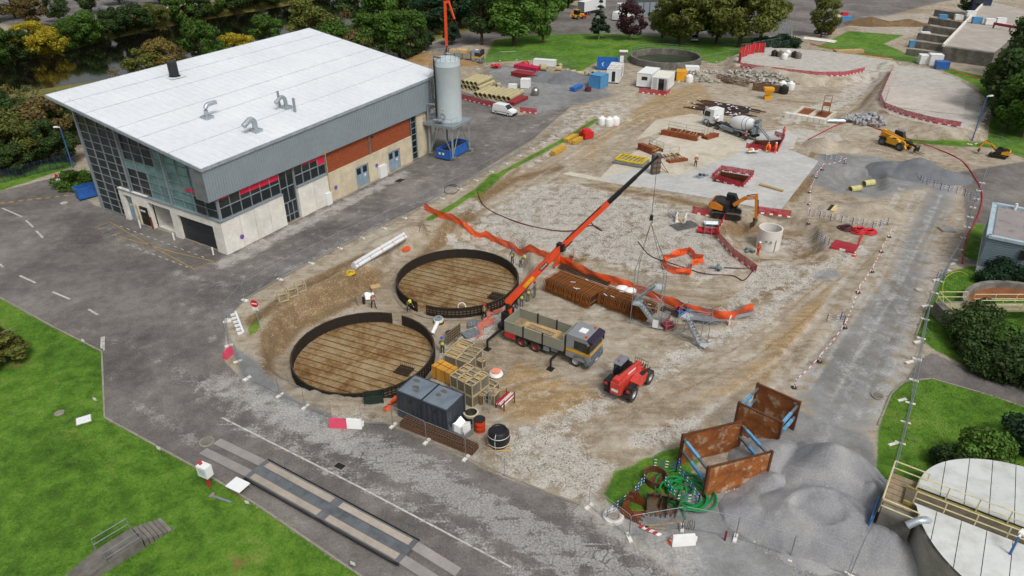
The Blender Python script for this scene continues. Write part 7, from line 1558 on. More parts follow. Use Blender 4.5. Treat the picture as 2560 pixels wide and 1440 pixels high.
for a,b in((0,x0-.02),(xe,x2+.02)):
 for y0,y1 in((.02,.36),(.64,.98)):
  m=MB();m.add([V((a,W_*y0,.0)),V((b,W_*y0,0)),V((b,W_*y1,0)),V((a,W_*y1,0)),V((a,W_*y0,.04)),V((b,W_*y0,zt-.02)),V((b,W_*y1,zt-.02)),V((a,W_*y1,.04))],[(3,2,1,0),(4,5,6,7),(0,1,5,4),(1,2,6,5),(2,3,7,6),(3,0,4,7)]);m.build('ramp',MRMP,t)
for sg in(0,1):m=MB();y=W_*sg+(.12 if sg else-.12);m.beam((x0,y,.3),(x2,y,.3),.06,.08);m.build('side_rail',MBLKM,t)
for u,v,l in((720,1165,'upper'),(1032,1320,'lower')):
 t=thing('folding_stand','small steel sign stand beside the weighbridge, %s of two'%l,'stand',G(u,v),R(20));m=MB();m.tube((-.3,0,0),(.25,0,.7),.02,4);m.tube((.3,0,0),(-.25,0,.7),.02,4);m.tube((-.3,.3,0),(.25,.1,.7),.02,4);m.tube((.25,0,.7),(.25,.1,.7),.02,4);m.tube((-.3,0,.05),(-.3,.3,.05),.02,4);m.build('legs',MGALV,t)
t=thing('weigh_terminal','white weighing terminal box on a red post at the kerb','terminal',G(524,1217),R(-25));m=MB();m.bb(-.3,.3,-.3,.3,0,.04);m.cyl(0,0,0,1.1,.11,10);m.build('post',MRED,t);m=MB();m.bb(-.42,.42,-.28,.28,1.1,2.0);bx_=m.build('box',MWHT,t);m=MB();m.bb(-.3,.3,-.29,-.282,1.35,1.85);m.build('keypad',mat('keypad_grey','b8c4c4',.4),bx_);m=MB();m.beam((-.2,0,2.0),(-.3,0,2.25),.2,.12);m.build('lamp',MRED,t)
t=thing('low_steel_table','low white steel table beside the weighbridge','table',G(598,1226),R(-28));m=MB();m.bb(-.65,.65,-.5,.5,.5,.55);m.build('top',MWHT,t)
for x in(-.6,.6):
 for y in(-.45,.45):m=MB();m.bb(x-.03,x+.03,y-.03,y+.03,0,.5);m.build('leg',MGALV,t)
t=thing('grey_post','fallen pale post lying on the lawn by the weighbridge','post',T(555,1250),az((530,1242),(578,1258)));m=MB();m.tube((-.75,0,.1),(.8,0,.08),.09,8);m.build('tube',MGALV,t);m=MB();m.bb(-.9,-.72,-.2,.2,0,.2);m.build('foot',MK,t)
for k,(u,v)in enumerate(((213,870),(243,1018),(402,1142),(622,1278),(885,1432))):
 t=thing('plot_sign','little white plate on a stake at the lawn edge, %s from the top'%ORD[k],'sign',T(u,v),R(-20));m=MB();m.tube((0,0,0),(0,.05,.75),.015,4);m.build('stake',MGALV,t);m=MB();m.box(0,.03,.8,.32,.02,.26);m.build('plate',MWHT,t)
 # steps with rails on the lawn
a,b=G(355,1352),G(255,1415);rz=math.atan2((b-a).y,(b-a).x);t=thing('concrete_steps','weathered concrete steps and landing with two handrails on the lawn','steps',(a.x,a.y,.05),rz)
for k in range(7):m=MB();x=-1.9+k*.29;m.bb(x,x+.24,-.75,.75,-.1,.02+k*.1);m.build('step',MCOND,t)
m=MB();m.bb(.15,2.4,-.75,.75,-.1,.68);m.build('landing',MCOND,t);m=MB();m.add([(2.4,-.75,.68),(2.4,.75,.68),(5.2,.6,.05),(5.2,-.6,.05),(2.4,-.75,0),(2.4,.75,0),(5.2,.6,-.1),(5.2,-.6,-.1)],[(0,1,2,3),(0,3,7,4),(1,5,6,2),(0,4,5,1)]);m.build('path_slab',MCOND,t)
for y in(-.8,.8):m=MB();rail(m,[(.2,y,.6),(2.3,y,.6)],.95,.03);m.build('handrail',MGALV,t)
# ---- signs and posts
t=thing('no_entry_sign','round red no-entry sign with white plate on the tank bend','sign',T(648,812),R(-12));m=MB();m.cyl(0,0,0,2.6,.05,8);m.build('pole',MGALV,t);m=MB();m.tube((0,-.06,2.35),(0,-.09,2.35),.38,20);ds=m.build('disc',mat('sign_red','c01824',.4),t);m=MB();m.bb(-.27,.27,-.1,-.092,2.29,2.41);m.build('bar',MWHT,ds);m=MB();m.bb(-.3,.3,-.09,-.06,1.65,1.92);m.build('plate',MWHT,t)
t=thing('yard_sign','small red and white sign on the island left of the hall','sign',T(152,472),R(20));m=MB();m.cyl(0,0,0,2.0,.04,6);m.build('pole',MGALV,t);m=MB();m.tube((0,-.05,1.9),(0,-.07,1.9),.35,3);m.build('triangle',mat('sign_red','c01824'),t);m=MB();m.bb(-.3,.3,-.07,-.05,1.2,1.45);m.build('plate',MWHT,t)
def lamp(label,px,h,arm=(.9,0)):
 t=thing('street_lamp',label,'lamp post',T(*px));m=MB();m.path([V((0,0,0)),V((0,0,h))],[.1,.06],8);m.build('pole',mat('pole_blue','3566a0',.5),t);m=MB();m.beam((0,0,h),(arm[0]*.4,arm[1]*.4,h+.1),.1,.1);m.beam((arm[0]*.3,arm[1]*.3,h+.1),(arm[0],arm[1],h+.15),.32,.14);m.build('lamp_head',MWHTP,t)
lamp('blue lamp post left of the hall',(183,420),6.0,(-.7,-.3));lamp('blue lamp post at the right gravel platform',(2430,352),7.0);lamp('blue lamp post over the white tank cover at the bottom right',(2478,1475),4.5,(.5,.3))
for k,(u,v)in enumerate(((352,570),(436,600),(534,637))):
 t=thing('bollard','white bollard before the hall garage doors, %s from the left'%ORD[k],'bollard',G(u,v));m=MB();m.cyl(0,0,0,.85,.09,10);m.build('post',MWHT,t);m=MB();m.lathe([(0,.85),(.09,.85),(.06,.92),(0,.94)],10);m.build('cap',MWHT,t)
t=thing('striped_beam','white beam with stubs lying inside the fence bend','beam',T(600,812),az((585,780),(612,850)));m=MB();m.beam((-2.0,0,.35),(2.0,0,.35),.18,.12);m.build('beam',MWHT,t);m=MB()
for k in range(6):m.bb(-1.9+k*.72,-1.7+k*.72,-.5,.0,.1,.3)
m.build('stubs',MWHT,t)
# -- people
def person_base(lean=0.0,arm=.25,stride=0.0):
 J={};E_=[];c_,s_=math.cos(lean),math.sin(lean);P0=V((0,0,.95))
 def tr(x,y,z):q=V((x,y,z))-P0;return P0+V((q.x*c_+q.z*s_,q.y,-q.x*s_+q.z*c_))
 def j(n,p,r,par=None,mt=0):J[n]=(len(J),V(p),r,mt);(E_.append((J[par][0],J[n][0]))if par else None)
 j('pel',P0,.15,None,1);j('spi',tr(0,0,1.15),.145,'pel',0);j('che',tr(0,0,1.38),.16,'spi',0);j('nec',tr(.01,0,1.54),.06,'che',3);j('hea',tr(.03,0,1.64),.1,'nec',3);j('top',tr(.03,0,1.75),.085,'hea',3)
 for q,sg in(('l',1),('r',-1)):
  f=stride*sg
  j('hip'+q,(0,sg*.1,.88),.1,'pel',1);j('kne'+q,(.03+f*.5,sg*.11,.5),.075,'hip'+q,1);j('ank'+q,(f,sg*.12,.1),.05,'kne'+q,1);j('toe'+q,(f+.17,sg*.13,.045),.042,'ank'+q,4)
  j('sho'+q,tr(0,sg*.2,1.42),.075,'che',2);e=tr(.02+arm*.3,sg*.27,1.13);j('elb'+q,e,.052,'sho'+q,2);w_=e+V((.08+arm*.5,sg*-.02,-.2+arm*.25));j('wri'+q,w_,.033,'elb'+q,2);dr=(w_-e).normalized();j('pal'+q,w_+dr*.07,.034,'wri'+q,3)
  for i in range(4):o=(i-1.5)*.02;b_=w_+dr*.1+V((0,o,0));j('f%s%d'%(q,i),b_+dr*(.05+.01*(i in(1,2))),.009,'pal'+q,3);j('g%s%d'%(q,i),b_+dr*.085+V((.015,0,-.02)),.008,'f%s%d'%(q,i),3)
  j('t%s'%q,w_+dr*.06+V((.05,-sg*.035,0)),.01,'pal'+q,3)
 me=bpy.data.meshes.new('body');L_=sorted(J.values());me.from_pydata([tuple(x[1])for x in L_],E_,[]);o=bpy.data.objects.new('tmp',me);COL.objects.link(o);md=o.modifiers.new('s','SKIN');md.use_smooth_shade=True
 for i,x in enumerate(L_):sv=me.skin_vertices[0].data[i];sv.radius=(x[2],x[2]);sv.use_root=(i==0)
 sb=o.modifiers.new('d','SUBSURF');sb.levels=1;sb.render_levels=1;dg=bpy.context.evaluated_depsgraph_get();dg.update();out=bpy.data.meshes.new_from_object(o.evaluated_get(dg));bpy.data.objects.remove(o)
 segs=[(L_[b][1],L_[a][1],L_[b][3])for a,b in E_];mi=[]
 for f in out.polygons:
  c=f.center;best=min(segs,key=lambda g:((c-(g[1]+(g[0]-g[1])*max(0,min(1,(c-g[1]).dot(g[0]-g[1])/max(1e-6,(g[0]-g[1]).length_squared))))).length));k=best[2]
  if k==3 and c.z>tr(0,0,1.5).z-.02 and abs(c.y)>.13:k=0
  mi.append(k)
 out.polygons.foreach_set('material_index',mi);return out,J['hea'][1],lean
POSES=[person_base(0,.15,.0),person_base(.75,.7,.05),person_base(.05,.3,.22)]
MSKIN=mat('skin','b98a6c',.6);MBOOT=mat('boot','2a221b',.8);MVY=mat('vest_yellow','cfe01a',.6,0,.1,4);MVO=mat('vest_orange','ef5a1a',.6,0,.1,4);MVG=mat('jacket_grey','6b655a',.8);MTD=mat('trousers_dark','3f3a33',.85);MTG=mat('trousers_grey','6b6c6c',.85);MTO=mat('trousers_orange','d8501c',.7)
def person(label,px,face,vest,trou,hel,pose=0,sleeve=None,z=None):
 p=T(*px)if z is None else G(*px,z);me,hd,ln=POSES[pose];me=me.copy()
 for x in(vest,trou,sleeve or MVG,MSKIN,MBOOT):me.materials.append(x)
 t=thing('person',label,'person',p,face);link('body',me,t)
 m=MB();m.lathe([(.165,-.01),(.135,.0),(.13,.06),(.09,.13),(0,.15)],14);m.bb(.1,.2,-.08,.08,-.012,.0);o=m.build('helmet',hel,t,smooth=True);o.location=hd+V((.07*math.sin(ln),0,.05+.02*math.cos(ln)));o.rotation_euler=(0,ln,0)
 m=MB();m.add([(.1,-.015,-.01),(.1,.015,-.01),(.125,0,-.03),(.1,0,.03)],[(0,1,2),(0,2,3),(1,3,2)]);m.bb(.085,.098,-.045,-.02,.02,.03);m.bb(.085,.098,.02,.045,.02,.03);m.bb(.085,.097,-.025,.025,-.06,-.05);o=m.build('face',mat('face_dark','7a5340',.7),t);o.location=hd;o.rotation_euler=(0,ln,0)
 if pose!=1 and vest in(MVY,MVO):m=MB();m.lathe([(.172,1.12),(.176,1.14),(.172,1.17)],14);m.build('reflective_band',mat('reflective','c9ccc8',.4),t)
MHW=mat('helmet_white','e4e4e0',.4);MHB_=mat('helmet_blue','2c62b5',.4);MHR_=mat('helmet_red','b5232f',.4);MHY=mat('helmet_yellow','d6d02c',.4)
person('person in yellow vest and blue helmet beside the slatted crates',(1107,884),R(100),MVY,mat('trousers_brown','4f4028',.85),MHB_);person('person in yellow vest and red helmet at the upper tank front',(1210,797),R(-20),MVY,MTD,MHR_,2);person('person in yellow bent over between the two tanks',(1022,778),R(-60),MVY,MTD,MHY,1);person('person in orange vest and white helmet between the tanks',(934,770),R(-40),MVO,MTD,MHW,2)
person('person in yellow vest and blue helmet right of the upper tank',(1281,660),R(-120),MVY,MTD,MHB_);person('person in yellow crouching over right of the upper tank',(1301,668),R(-30),MVY,MTG,MHY,1);person('person in yellow vest and grey trousers, nearest the truck crane',(1304,768),R(95),MVY,MTG,MHW);person('person in yellow vest and blue helmet behind the crane truck',(1320,755),R(110),MVY,MTG,MHB_);person('person in grey clothes and red helmet behind the crane truck',(1337,744),R(150),MVG,MTG,MHR_);person('person in yellow vest half hidden by the orange crane boom',(1290,772),R(60),MVY,MTD,MHY,1)
person('person in orange suit and white helmet beside the concrete ring',(1893,640),R(20),MVO,MTO,MHW,0,MVO,-.9);person('person in orange vest and white helmet walking on the slab',(1738,418),R(80),MVO,MTD,MHW,2);person('person in orange vest at the back of the mixer truck',(1862,355),R(60),MVO,MTD,mat('helmet_pink','e08a8a',.4));person('person in orange leaning over the pit beside the tripod',(1922,384),R(100),MVO,MTO,MHW,1,MVO);person('person in orange standing at the right of the mixer pit',(1937,385),R(120),MVO,MTO,MHW,0,MVO);person('person in orange at the far corner of the mixer pit',(1957,344),R(-140),MVO,MTO,MHR_,0,MVO)
# -- pipe yard and cabins
MPIPE=mat('pipe_cream','a79d78',.7,0,.12,1.2,.05)
def big_pipe(par,p,q,r,m_=None):
 p,q=V(p),V(q);d=(q-p).normalized();m=MB();a=d.orthogonal().normalized();b=d.cross(a);n=18;vs=[]
 for c,rr in((p,r),(q,r),(q,r*.84),(p,r*.84)):vs+=[c+(a*math.cos(2*PI*i/n)+b*math.sin(2*PI*i/n))*rr for i in range(n)]
 m.add(vs,[(k*n+i,k*n+(i+1)%n,((k+1)%4)*n+(i+1)%n,((k+1)%4)*n+i)for k in range(4)for i in range(n)]);return m.build('pipe',m_ or MPIPE,par,smooth=True)
def pipe_stack(label,px,dpx,r,n,tiers,L_,m_=None):
 p=T(*px);rz=az(px,dpx);t=thing('pipe_stack',label,'pipes',p,rz)
 for z in range(tiers):
  for k in range(n-z):y=-(k+z*.5)*2*r*1.02;big_pipe(t,(rnd.uniform(-.15,.15),y,r*(1+z*1.73)),(L_,y,r*(1+z*1.73)),r,m_)
 return t
pipe_stack('two-tier stack of cream pipes right of the silo',(1152,222),(1208,198),.48,5,2,6.2);pipe_stack('row of cream pipes behind the white van',(1188,243),(1245,215),.5,8,1,6.0)
pipe_stack('single cream pipe in front of the stacked pipes',(1175,222),(1250,195),.5,1,1,6);
def pipes_flat(label,px,dpx,n,r,L_,tiers,m_,name='pipe_bundle'):
 t=thing(name,label,'pipes',T(*px),az(px,dpx))
 for z in range(tiers):
  for k in range(n):m=MB();y=k*2.1*r;m.tube((rnd.uniform(-.1,.1),y,r+z*2*r),(L_,y,r+z*2*r),r,8);m.build('pipe',m_,t)
 return t
pipes_flat('bundle of crimson plastic pipes on the pipe yard',(1285,170),(1345,180),7,.14,6,3,mat('pipe_crimson','b3224a',.5));pipes_flat('bundle of dark red channels below the crimson pipes',(1278,190),(1340,200),8,.16,6.5,3,mat('channel_red','85282f',.6));pipes_flat('dark red channels beside the white van',(1284,265),(1335,240),5,.17,5.4,2,mat('channel_red','85282f',.6));pipes_flat('blue pipe bundle before the blue container',(1435,230),(1465,215),3,.2,3.6,2,MBLUE);pipes_flat('dark red pipes at the silo end of the yard',(1150,218),(1165,212),4,.2,3,2,mat('channel_red','85282f',.6))
for k,(u,v)in enumerate(((1350,172),(1368,178),(1395,172),(1425,188),(1440,190),(1468,192),(1482,190),(1405,178),(1232,224),(1242,222))):t=thing('pipe_section','short cream pipe section on the pipe yard, %s in the row'%ORD[k],'pipe',T(u,v),rnd.uniform(0,3));big_pipe(t,(0,0,.5),(1.4,0,.5),.5)
t=thing('red_drum_pile','bright red plastic bundle behind the cream pipes','bundle',T(1240,170),0)
for k in range(5):m=MB();a=k*1.25;m.path([V((.6*math.cos(a)+.5*math.cos(q),.4*math.sin(a)+.5*math.sin(q),.3+.12*k))for q in np.linspace(0,5.6,10)],.2,6);m.build('coil',MHR,t,smooth=True)
for k,(u,v)in enumerate(((2138,478),(2172,464))):t=thing('pipe_end','cream pipe end in the gravel hollow, %s of two'%['left','right'][k],'pipe',T(u,v),R(20));big_pipe(t,(-1,0,.4),(.6,0,.4),.45,mat('pipe_yellowish','b8b37e',.7));m=MB();m.tube((.6,0,.4),(.7,0,.4),.5,16);m.build('socket',MPIPE,t)
coil('orange hose ring beside the crimson pipes',(1312,160),1.0,5,.1,mat('hose_orange','b5482c',.6),layers=3)
def boxy(label,px,rz,L_,W_,h,m_,name='pallet_load',cat='pallet'):
 t=thing(name,label,cat,T(*px),rz);m=MB();m.bb(-L_/2,L_/2,-W_/2,W_/2,.14,h);m.build('load',m_,t);m=MB();m.bb(-L_/2-.03,L_/2+.03,-W_/2-.03,W_/2+.03,h,h+.05);m.build('cover',m_,t);m=MB()
 for y in(-W_/2+.05,0,W_/2-.05):m.bb(-L_/2,L_/2,y-.05,y+.05,0,.14)
 m.build('pallet',MWOODG,t);return t
boxy('white wrapped pallet behind the cream pipe row',(1314,220),R(-12),1.8,1.6,1.8,MWHTP);boxy('small white box left of the white wrapped pallet',(1282,222),R(-12),1.6,1.0,.9,MWHTP);boxy('long white crate behind the crimson pipes',(1362,165),R(-18),5,1.6,1.4,MWHT);boxy('white wrapped pallet, left of two on the right platform',(2310,160),R(-14),2.6,2.4,2.0,MWHTP);boxy('white wrapped pallet, right of two on the right platform',(2334,163),R(-14),2.6,2.4,2.4,MWHTP);boxy('blue wrapped pallet at the platform edge',(2352,172),R(-14),2.6,2.2,1.6,MBLUE);boxy('white wrapped block right of the white cabins',(1728,190),R(-8),2.8,2.2,2.0,MWHTP)
lathe_thing('steel_vessel','shiny steel vessel at the end of the cream pipe row','vessel',T(1338,238),[('vessel',[(0,0),(.6,.05),(.8,.4),(.8,1.0),(.6,1.35),(.35,1.5),(0,1.5)],mat('stainless','a9a7a2',.25,.9,.1,2),20)]);lathe_thing('dark_reel','dark maroon coiled reel beside the blue container','reel',T(1470,228),[('reel',[(.3,0),(.65,0),(.65,.8),(.3,.8),(.3,0)],MHB,18)])
def cabin(name,label,pa,pb,W_,h,m_,roofm=None,dark=None,raised=.25):
 a,b=G(*pa),G(*pb);rz=math.atan2(b.y-a.y,b.x-a.x);L_=(b-a).length;t=container(name,label,(a.x,a.y,raised),rz,L_,W_,h,m_,roofm,corr=False)
 m=MB();m.bb(.2,.5,.2,W_-.2,-raised,.02);m.bb(L_-.5,L_-.2,.2,W_-.2,-raised,.02);m.build('support',MBLKM,t)
 for(face,x,z0,z1,wd,nm_)in dark or():
  m=MB()
  if face=='f':m.bb(x,x+wd,-.02,.01,z0,z1)
  elif face=='l':m.bb(-.02,.01,x,x+wd,z0,z1)
  else:m.bb(L_-.01,L_+.02,x,x+wd,z0,z1)
  m.build(nm_,MGLS,t)
 return t
MCABR=mat('cabin_roof_dirty','9a948f',.7,0,.2,.8,0,'d5d5d2',.5,.15)
container('blue_container','light blue storage container beside the blue pipes',G(1472,218),az((1472,218),(1500,223)),2.6,3.0,2.5,mat('container_blue','4f8fbf',.5,.1,.08,1),None,corr=True)
cabin('site_cabin','long white site cabin with dirty roof and open dark doors',(1516,208),(1546,210),6.5,2.6,MWHT,MCABR,[('f',1.0,.1,2.2,.7,'doorway'),('r',4.0,.1,2.2,.8,'doorway')]);cabin('site_cabin','white site cabin with a small window beside the open container',(1591,218),(1626,222),6.0,2.6,MWHT,MWHT,[('f',.9,1.3,2.0,1.2,'window')])
t=cabin('open_container','white container with both doors open behind the red barrier',(1628,226),(1668,230),6.0,2.5,MWHT,mat('container_cream','d8d6cc',.6,0,.08,1),[('f',1.3,.1,2.3,1.1,'doorway')],.1)
for x,a in((.1,-.5),(2.5,-1.0)):m=MB();m.obox((x,0,.1),V((math.cos(a)*1.2,math.sin(a)*1.2,0)),V((.04,.02,0)),V((0,0,2.3)));m.build('open_door',MWHT,t)
boxy('yellow generator right of the white container',(1702,200),R(-10),2.0,3.0,1.9,MYEL,'generator','generator')
bs_=skip('open_skip','bright blue open skip with rust inside near the round basin',G(1518,172),R(-8),4.6,2.6,2.2,mat('skip_bright_blue','1f66b5',.5),fill='7a3a1c')
for x in(-1.2,.6):m=MB();m.beam((x+.35,-1.37,1.65),(x,-1.37,1.3),.03,.16);m.beam((x,-1.37,1.35),(x+.35,-1.37,.85),.03,.16);m.build('chevron',MWHT,bs_)
t=thing('pump_kiosk','grey concrete kiosk at the edge of the back lawn','kiosk',G(1557,156),R(-5));m=MB();m.bb(-.8,.8,-.6,.6,0,2.4);m.build('wall',MCOND,t);m=MB();m.bb(-.95,.95,-.75,.75,2.4,2.6);m.build('roof',MCON,t);m=MB();m.bb(-.75,.1,-.64,-.6,.2,1.6);m.build('cabinet',MWHT,t)
# round basin
c=G(1665,158);t=lathe_thing('round_basin','round weathered concrete basin behind the white cabins','basin',(c.x,c.y+1.2,0),[('wall',[(7.6,.1),(7.6,1.5),(8.1,1.5),(8.1,0)],MCOND,48),('floor',[(0,.12),(7.6,.12)],mat('basin_floor','2f3a2a',.3),48)]);m=MB();rail(m,[V((7.9*math.cos(a),7.9*math.sin(a),1.5))for a in np.linspace(0,PI,13)],1.0,.03);m.build('guard_rail',MGALV,t)
# rebar lying on the dirt and the vertical rebar wall
t=thing('rebar_field','dark rebar bundles with white tags laid out on the dirt behind the mixer','rebar',T(1745,262),az((1745,240),(1900,268)))
for k in range(30):m=MB();y=-3.2+k*.23+rnd.uniform(-.1,.1);x=rnd.uniform(-1.5,2);m.beam((x,y,.1),(x+rnd.uniform(6,10),y+rnd.uniform(-.3,.3),.1),.13,.13);m.build('bar_bundle',[MBARD,mat('bar_blue','3a3a48',.7,.2),MBAR][k%3],t)
for k in range(26):m=MB();m.box(rnd.uniform(-1,9),rnd.uniform(-3,3.5),.2,.5,.25,.04,rnd.uniform(0,3));m.build('tag',MWHTP,t)
for u,v,u2,v2,l in((1790,205,1870,218,'left'),(1880,226,1948,234,'right')):
 p,q=T(u,v),T(u2,v2);t=thing('rebar_wall_cage','brown upright rebar cage row at the foot of the bank, %s of two'%l,'rebar',p);d=q-p;s=V((-d.y,d.x,0)).normalized();m=MB();n=40
 for k in range(n+1):m.tube(d*k/n,d*k/n+V((0,0,1.5)),.03,4);m.tube(d*k/n+s*.5,d*k/n+s*.5+V((0,0,1.5)),.03,4)
 for z in(.3,.7,1.1,1.45):m.tube(V((0,0,z)),d+V((0,0,z)),.03,4);m.tube(s*.5+V((0,0,z)),s*.5+d+V((0,0,z)),.03,4)
 m.build('cage',MBAR,t)['kind']='stuff'
 # block-walled rebar footing
a,b=G(1960,294),G(2062,312);rz=math.atan2((b-a).y,(b-a).x);L_=(b-a).length;t=thing('footing_box','concrete block footing with two rusty rebar bays right of the mixer','footing',a,rz);nb_=7
for k in range(nb_):m=MB();m.bb(L_*k/nb_+.04,L_*(k+1)/nb_-.04,0,.7,0,.85+.03*(k%2));m.build('block',MCON,t)
m=MB();m.bb(1.0,L_,.8,1.4,0,.8);m.bb(1.0,L_,6,6.6,0,.8);m.bb(1.0,1.5,1.4,6,0,.8);m.bb(L_*.52,L_*.52+.8,1.4,6,0,.8);m.bb(L_-.4,L_,1.4,6,0,.8);m.build('wall_top',mat('footing_pale','c4bca8',.85),t)
for x0_,x1_ in((1.5,L_*.52),(L_*.52+.8,L_-.4)):m=MB();m.bb(x0_,x1_,1.4,6,.1,.55);m.build('rebar_bay',MRUSTO,t)
t2_=thing('scaffold_stair','rust-red scaffold stair rising from the rebar footing','scaffold',T(2068,300),R(65));m=MB()
for x in(0,2.2):
 for y in(0,1.2):m.beam((x,y,0),(x,y,2.6+(1.0 if x else 0)),.1,.1)
m.beam((0,0,2.5),(2.2,0,.2),.12,.12);m.beam((0,1.2,2.5),(2.2,1.2,.2),.12,.12);m.bb(0,2.2,0,1.2,2.4,2.5);rail(m,[(0,0,2.5),(2.2,0,2.5),(2.2,1.2,2.5)],1.1,.03);m.build('frame',MFO,t2_)
for u,v,l in((2085,306,'left'),(2108,303,'right')):t=thing('steel_pipe_pair' if l=='left' else 'black_sheet','silver pipes lying before the scaffold stair' if l=='left' else 'black rubber sheet between the pipes and the boulders','pipes' if l=='left' else 'sheet',T(u,v),R(-5));m=MB();(([m.tube((-1.5,y,.3),(1.7,y,.3),.28,10)for y in(-.3,.3)])if l=='left' else m.bb(-.9,1.2,-.9,.9,.05,.3));m.build('body',mat('duct_zinc','a9b3ba')if l=='left' else MBLK,t)
t=thing('yellow_hopper','yellow concrete skip hopper on the dirt behind the mixer','hopper',T(1918,248),R(-5));m=MB();m.add([(-.9,-.7,1.8),(.9,-.7,1.8),(.9,.7,1.8),(-.9,.7,1.8),(-.4,-.35,.8),(.4,-.35,.8),(.4,.35,.8),(-.4,.35,.8)],[(0,1,5,4),(1,2,6,5),(2,3,7,6),(3,0,4,7)]);m.bb(-.9,.9,-.7,.7,1.8,2.2);m.build('hopper',MYEL,t);m=MB();m.bb(-.6,.6,-.5,.5,0,.7);m.build('base',MYEL,t)
def bag(label,px,s=1.0,m_=None):lathe_thing('bulk_bag',label,'bag',T(*px),[('bag',[(0,0),(.55*s,0),(.62*s,.4*s),(.55*s,.9*s),(.3*s,1.0*s),(.2*s,1.15*s),(0,1.1*s)],m_ or MWHTP,10)],rnd.uniform(0,3))
for k,(u,v)in enumerate(((1505,312),(1522,314),(1538,312))):bag('white bulk bag by the verge, %s of three from the left'%ORD[k],(u,v),1.3)
for k,(u,v)in enumerate(((1955,222),(1975,224),(1722,205))):bag('white bulk bag, %s of three toward the far bank'%ORD[k],(u,v),1.4)
bag('dark bulk bag below the white bags at the far bank',(1958,234),1.5,MBLKM)
for k,(u,v)in enumerate(((1935,140),(1950,142),(1968,140),(1985,143),(1995,146),(1960,148))):bag('dark and white sack on the far platform, %s in the row'%ORD[k],(u,v),1.2,[MBLKM,MVG,MWHTP][k%3])
# red shutter panels on the far platform
for k,(u,v,a)in enumerate(((1848,156,80),(1858,142,40),(1872,136,20),(1895,132,-5))):t=thing('red_shutter','bright red formwork panel on the far platform, %s from the left'%ORD[k],'formwork',T(u,v),R(a));m=MB();m.bb(-1.4,1.4,-.08,.08,.05,2.2);m.build('skin',mat('shutter_red','c01a22',.5),t);m=MB();[m.bb(x-.05,x+.05,-.2,-.08,0,2.3)for x in(-1.3,0,1.3)];m.build('prop',MGALV,t)
# vans, cars, far vehicles
def van(label,a,b,Lv,hv,Wv,col,cat='van',name='van',car=False):
 p,q=G(*a),G(*b);rz=math.atan2((q-p).y,(q-p).x);t=thing(name,label,cat,p,rz);h=Wv/2;x0_,x1_=-.7,Lv-.7;wb_=Lv*.62
 prof=[(x0_,.35),(x0_,hv*.62),(x0_+.12,hv*.97),(x0_+.3,hv),(x0_+Lv*.6,hv),(x0_+Lv*.77,hv*.62),(x1_-.1,hv*.5),(x1_,hv*.3),(x1_,.3)]if not car else[(x0_,.4),(x0_+.05,hv*.62),(x0_+.6,hv*.97),(x0_+2.2,hv),(x0_+3.0,hv*.66),(x1_-.15,hv*.56),(x1_,hv*.35),(x1_,.3)]
 m=MB();m.side(prof,-h,h,.12);bd=m.build('body',col,t)
 f0,f1=prof[-5 if not car else-5],prof[-4];xa,za,xb,zb=prof[4 if not car else 3][0],prof[4 if not car else 3][1],prof[5 if not car else 4][0],prof[5 if not car else 4][1]
 m=MB();n_=V((za-zb,0,xb-xa)).normalized()*.012;A,B=V((xa,0,za)).lerp(V((xb,0,zb)),.08),V((xa,0,za)).lerp(V((xb,0,zb)),.95);m.quad(A+V((0,-h+.2,0))+n_,A+V((0,h-.2,0))+n_,B+V((0,h-.1,0))+n_,B+V((0,-h+.1,0))+n_);m.build('windscreen',MGLS,bd)
 for s in(-1,1):
  y=s*(h-.03);m=MB();xw=xa-.75;m.quad((xw,y,hv*.6),(xb-.12,y,hv*.6),(xa-.02,y-s*.07,hv*.9),(xw,y-s*.07,hv*.9));m.build('side_window',MGLS,bd)
  m=MB();m.bb(x0_+.3,x1_-.6,s*h-.01,s*h+.015,.62,.68);m.build('rub_strip',MBLKM,bd)
  for x in(0.05,wb_):wheel(t,x,s*(h-.1),.32,.2,MRIM)
  m=MB();m.bb(x1_-.12,x1_+.01,s*h*.72-.15,s*h*.72+.15,hv*.36,hv*.45);m.build('headlight',MWHT,bd)
 m=MB();m.bb(x1_-.1,x1_+.06,-h+.05,h-.05,.28,.55);m.build('bumper',MBLKM,bd);return t
van('small white panel van parked behind the red mesh barrier',(1246,283),(1288,291),4.2,1.82,1.8,MWHT);van('silver car parked under the big lawn trees',(1736,100),(1735,113),4.3,1.6,1.8,mat('car_silver','a9adb2',.3,.5),'car','car',True);van('white delivery van at the top of the far yard',(1935,24),(1945,20),6.0,2.6,2.1,MWHT);van('white van behind the purple-leaved tree',(1540,52),(1575,42),6,2.5,2.1,MWHT);van('silver car on the far road beyond the river',(255,28),(280,24),4.4,1.5,1.8,mat('car_silver','a9adb2',.3,.5),'car','car',True);van('white car by the far road trees at the top left',(30,36),(60,34),4.4,1.5,1.8,MWHT,'car','car',True)
p=G(1460,40);t=thing('box_trailer','white box lorry trailer in the far yard','trailer',p,az((1460,40),(1530,24)));m=MB();m.bb(0,12,0,2.6,1.1,4.0);m.build('box',MWHT,t);m=MB();m.bb(0,.06,.05,2.55,1.15,3.95);m.build('rear_door',MSTEELG,t);[wheel(t,x,y,.5,.4,MRIMD)for x in(2,3.3)for y in(.3,2.3)]
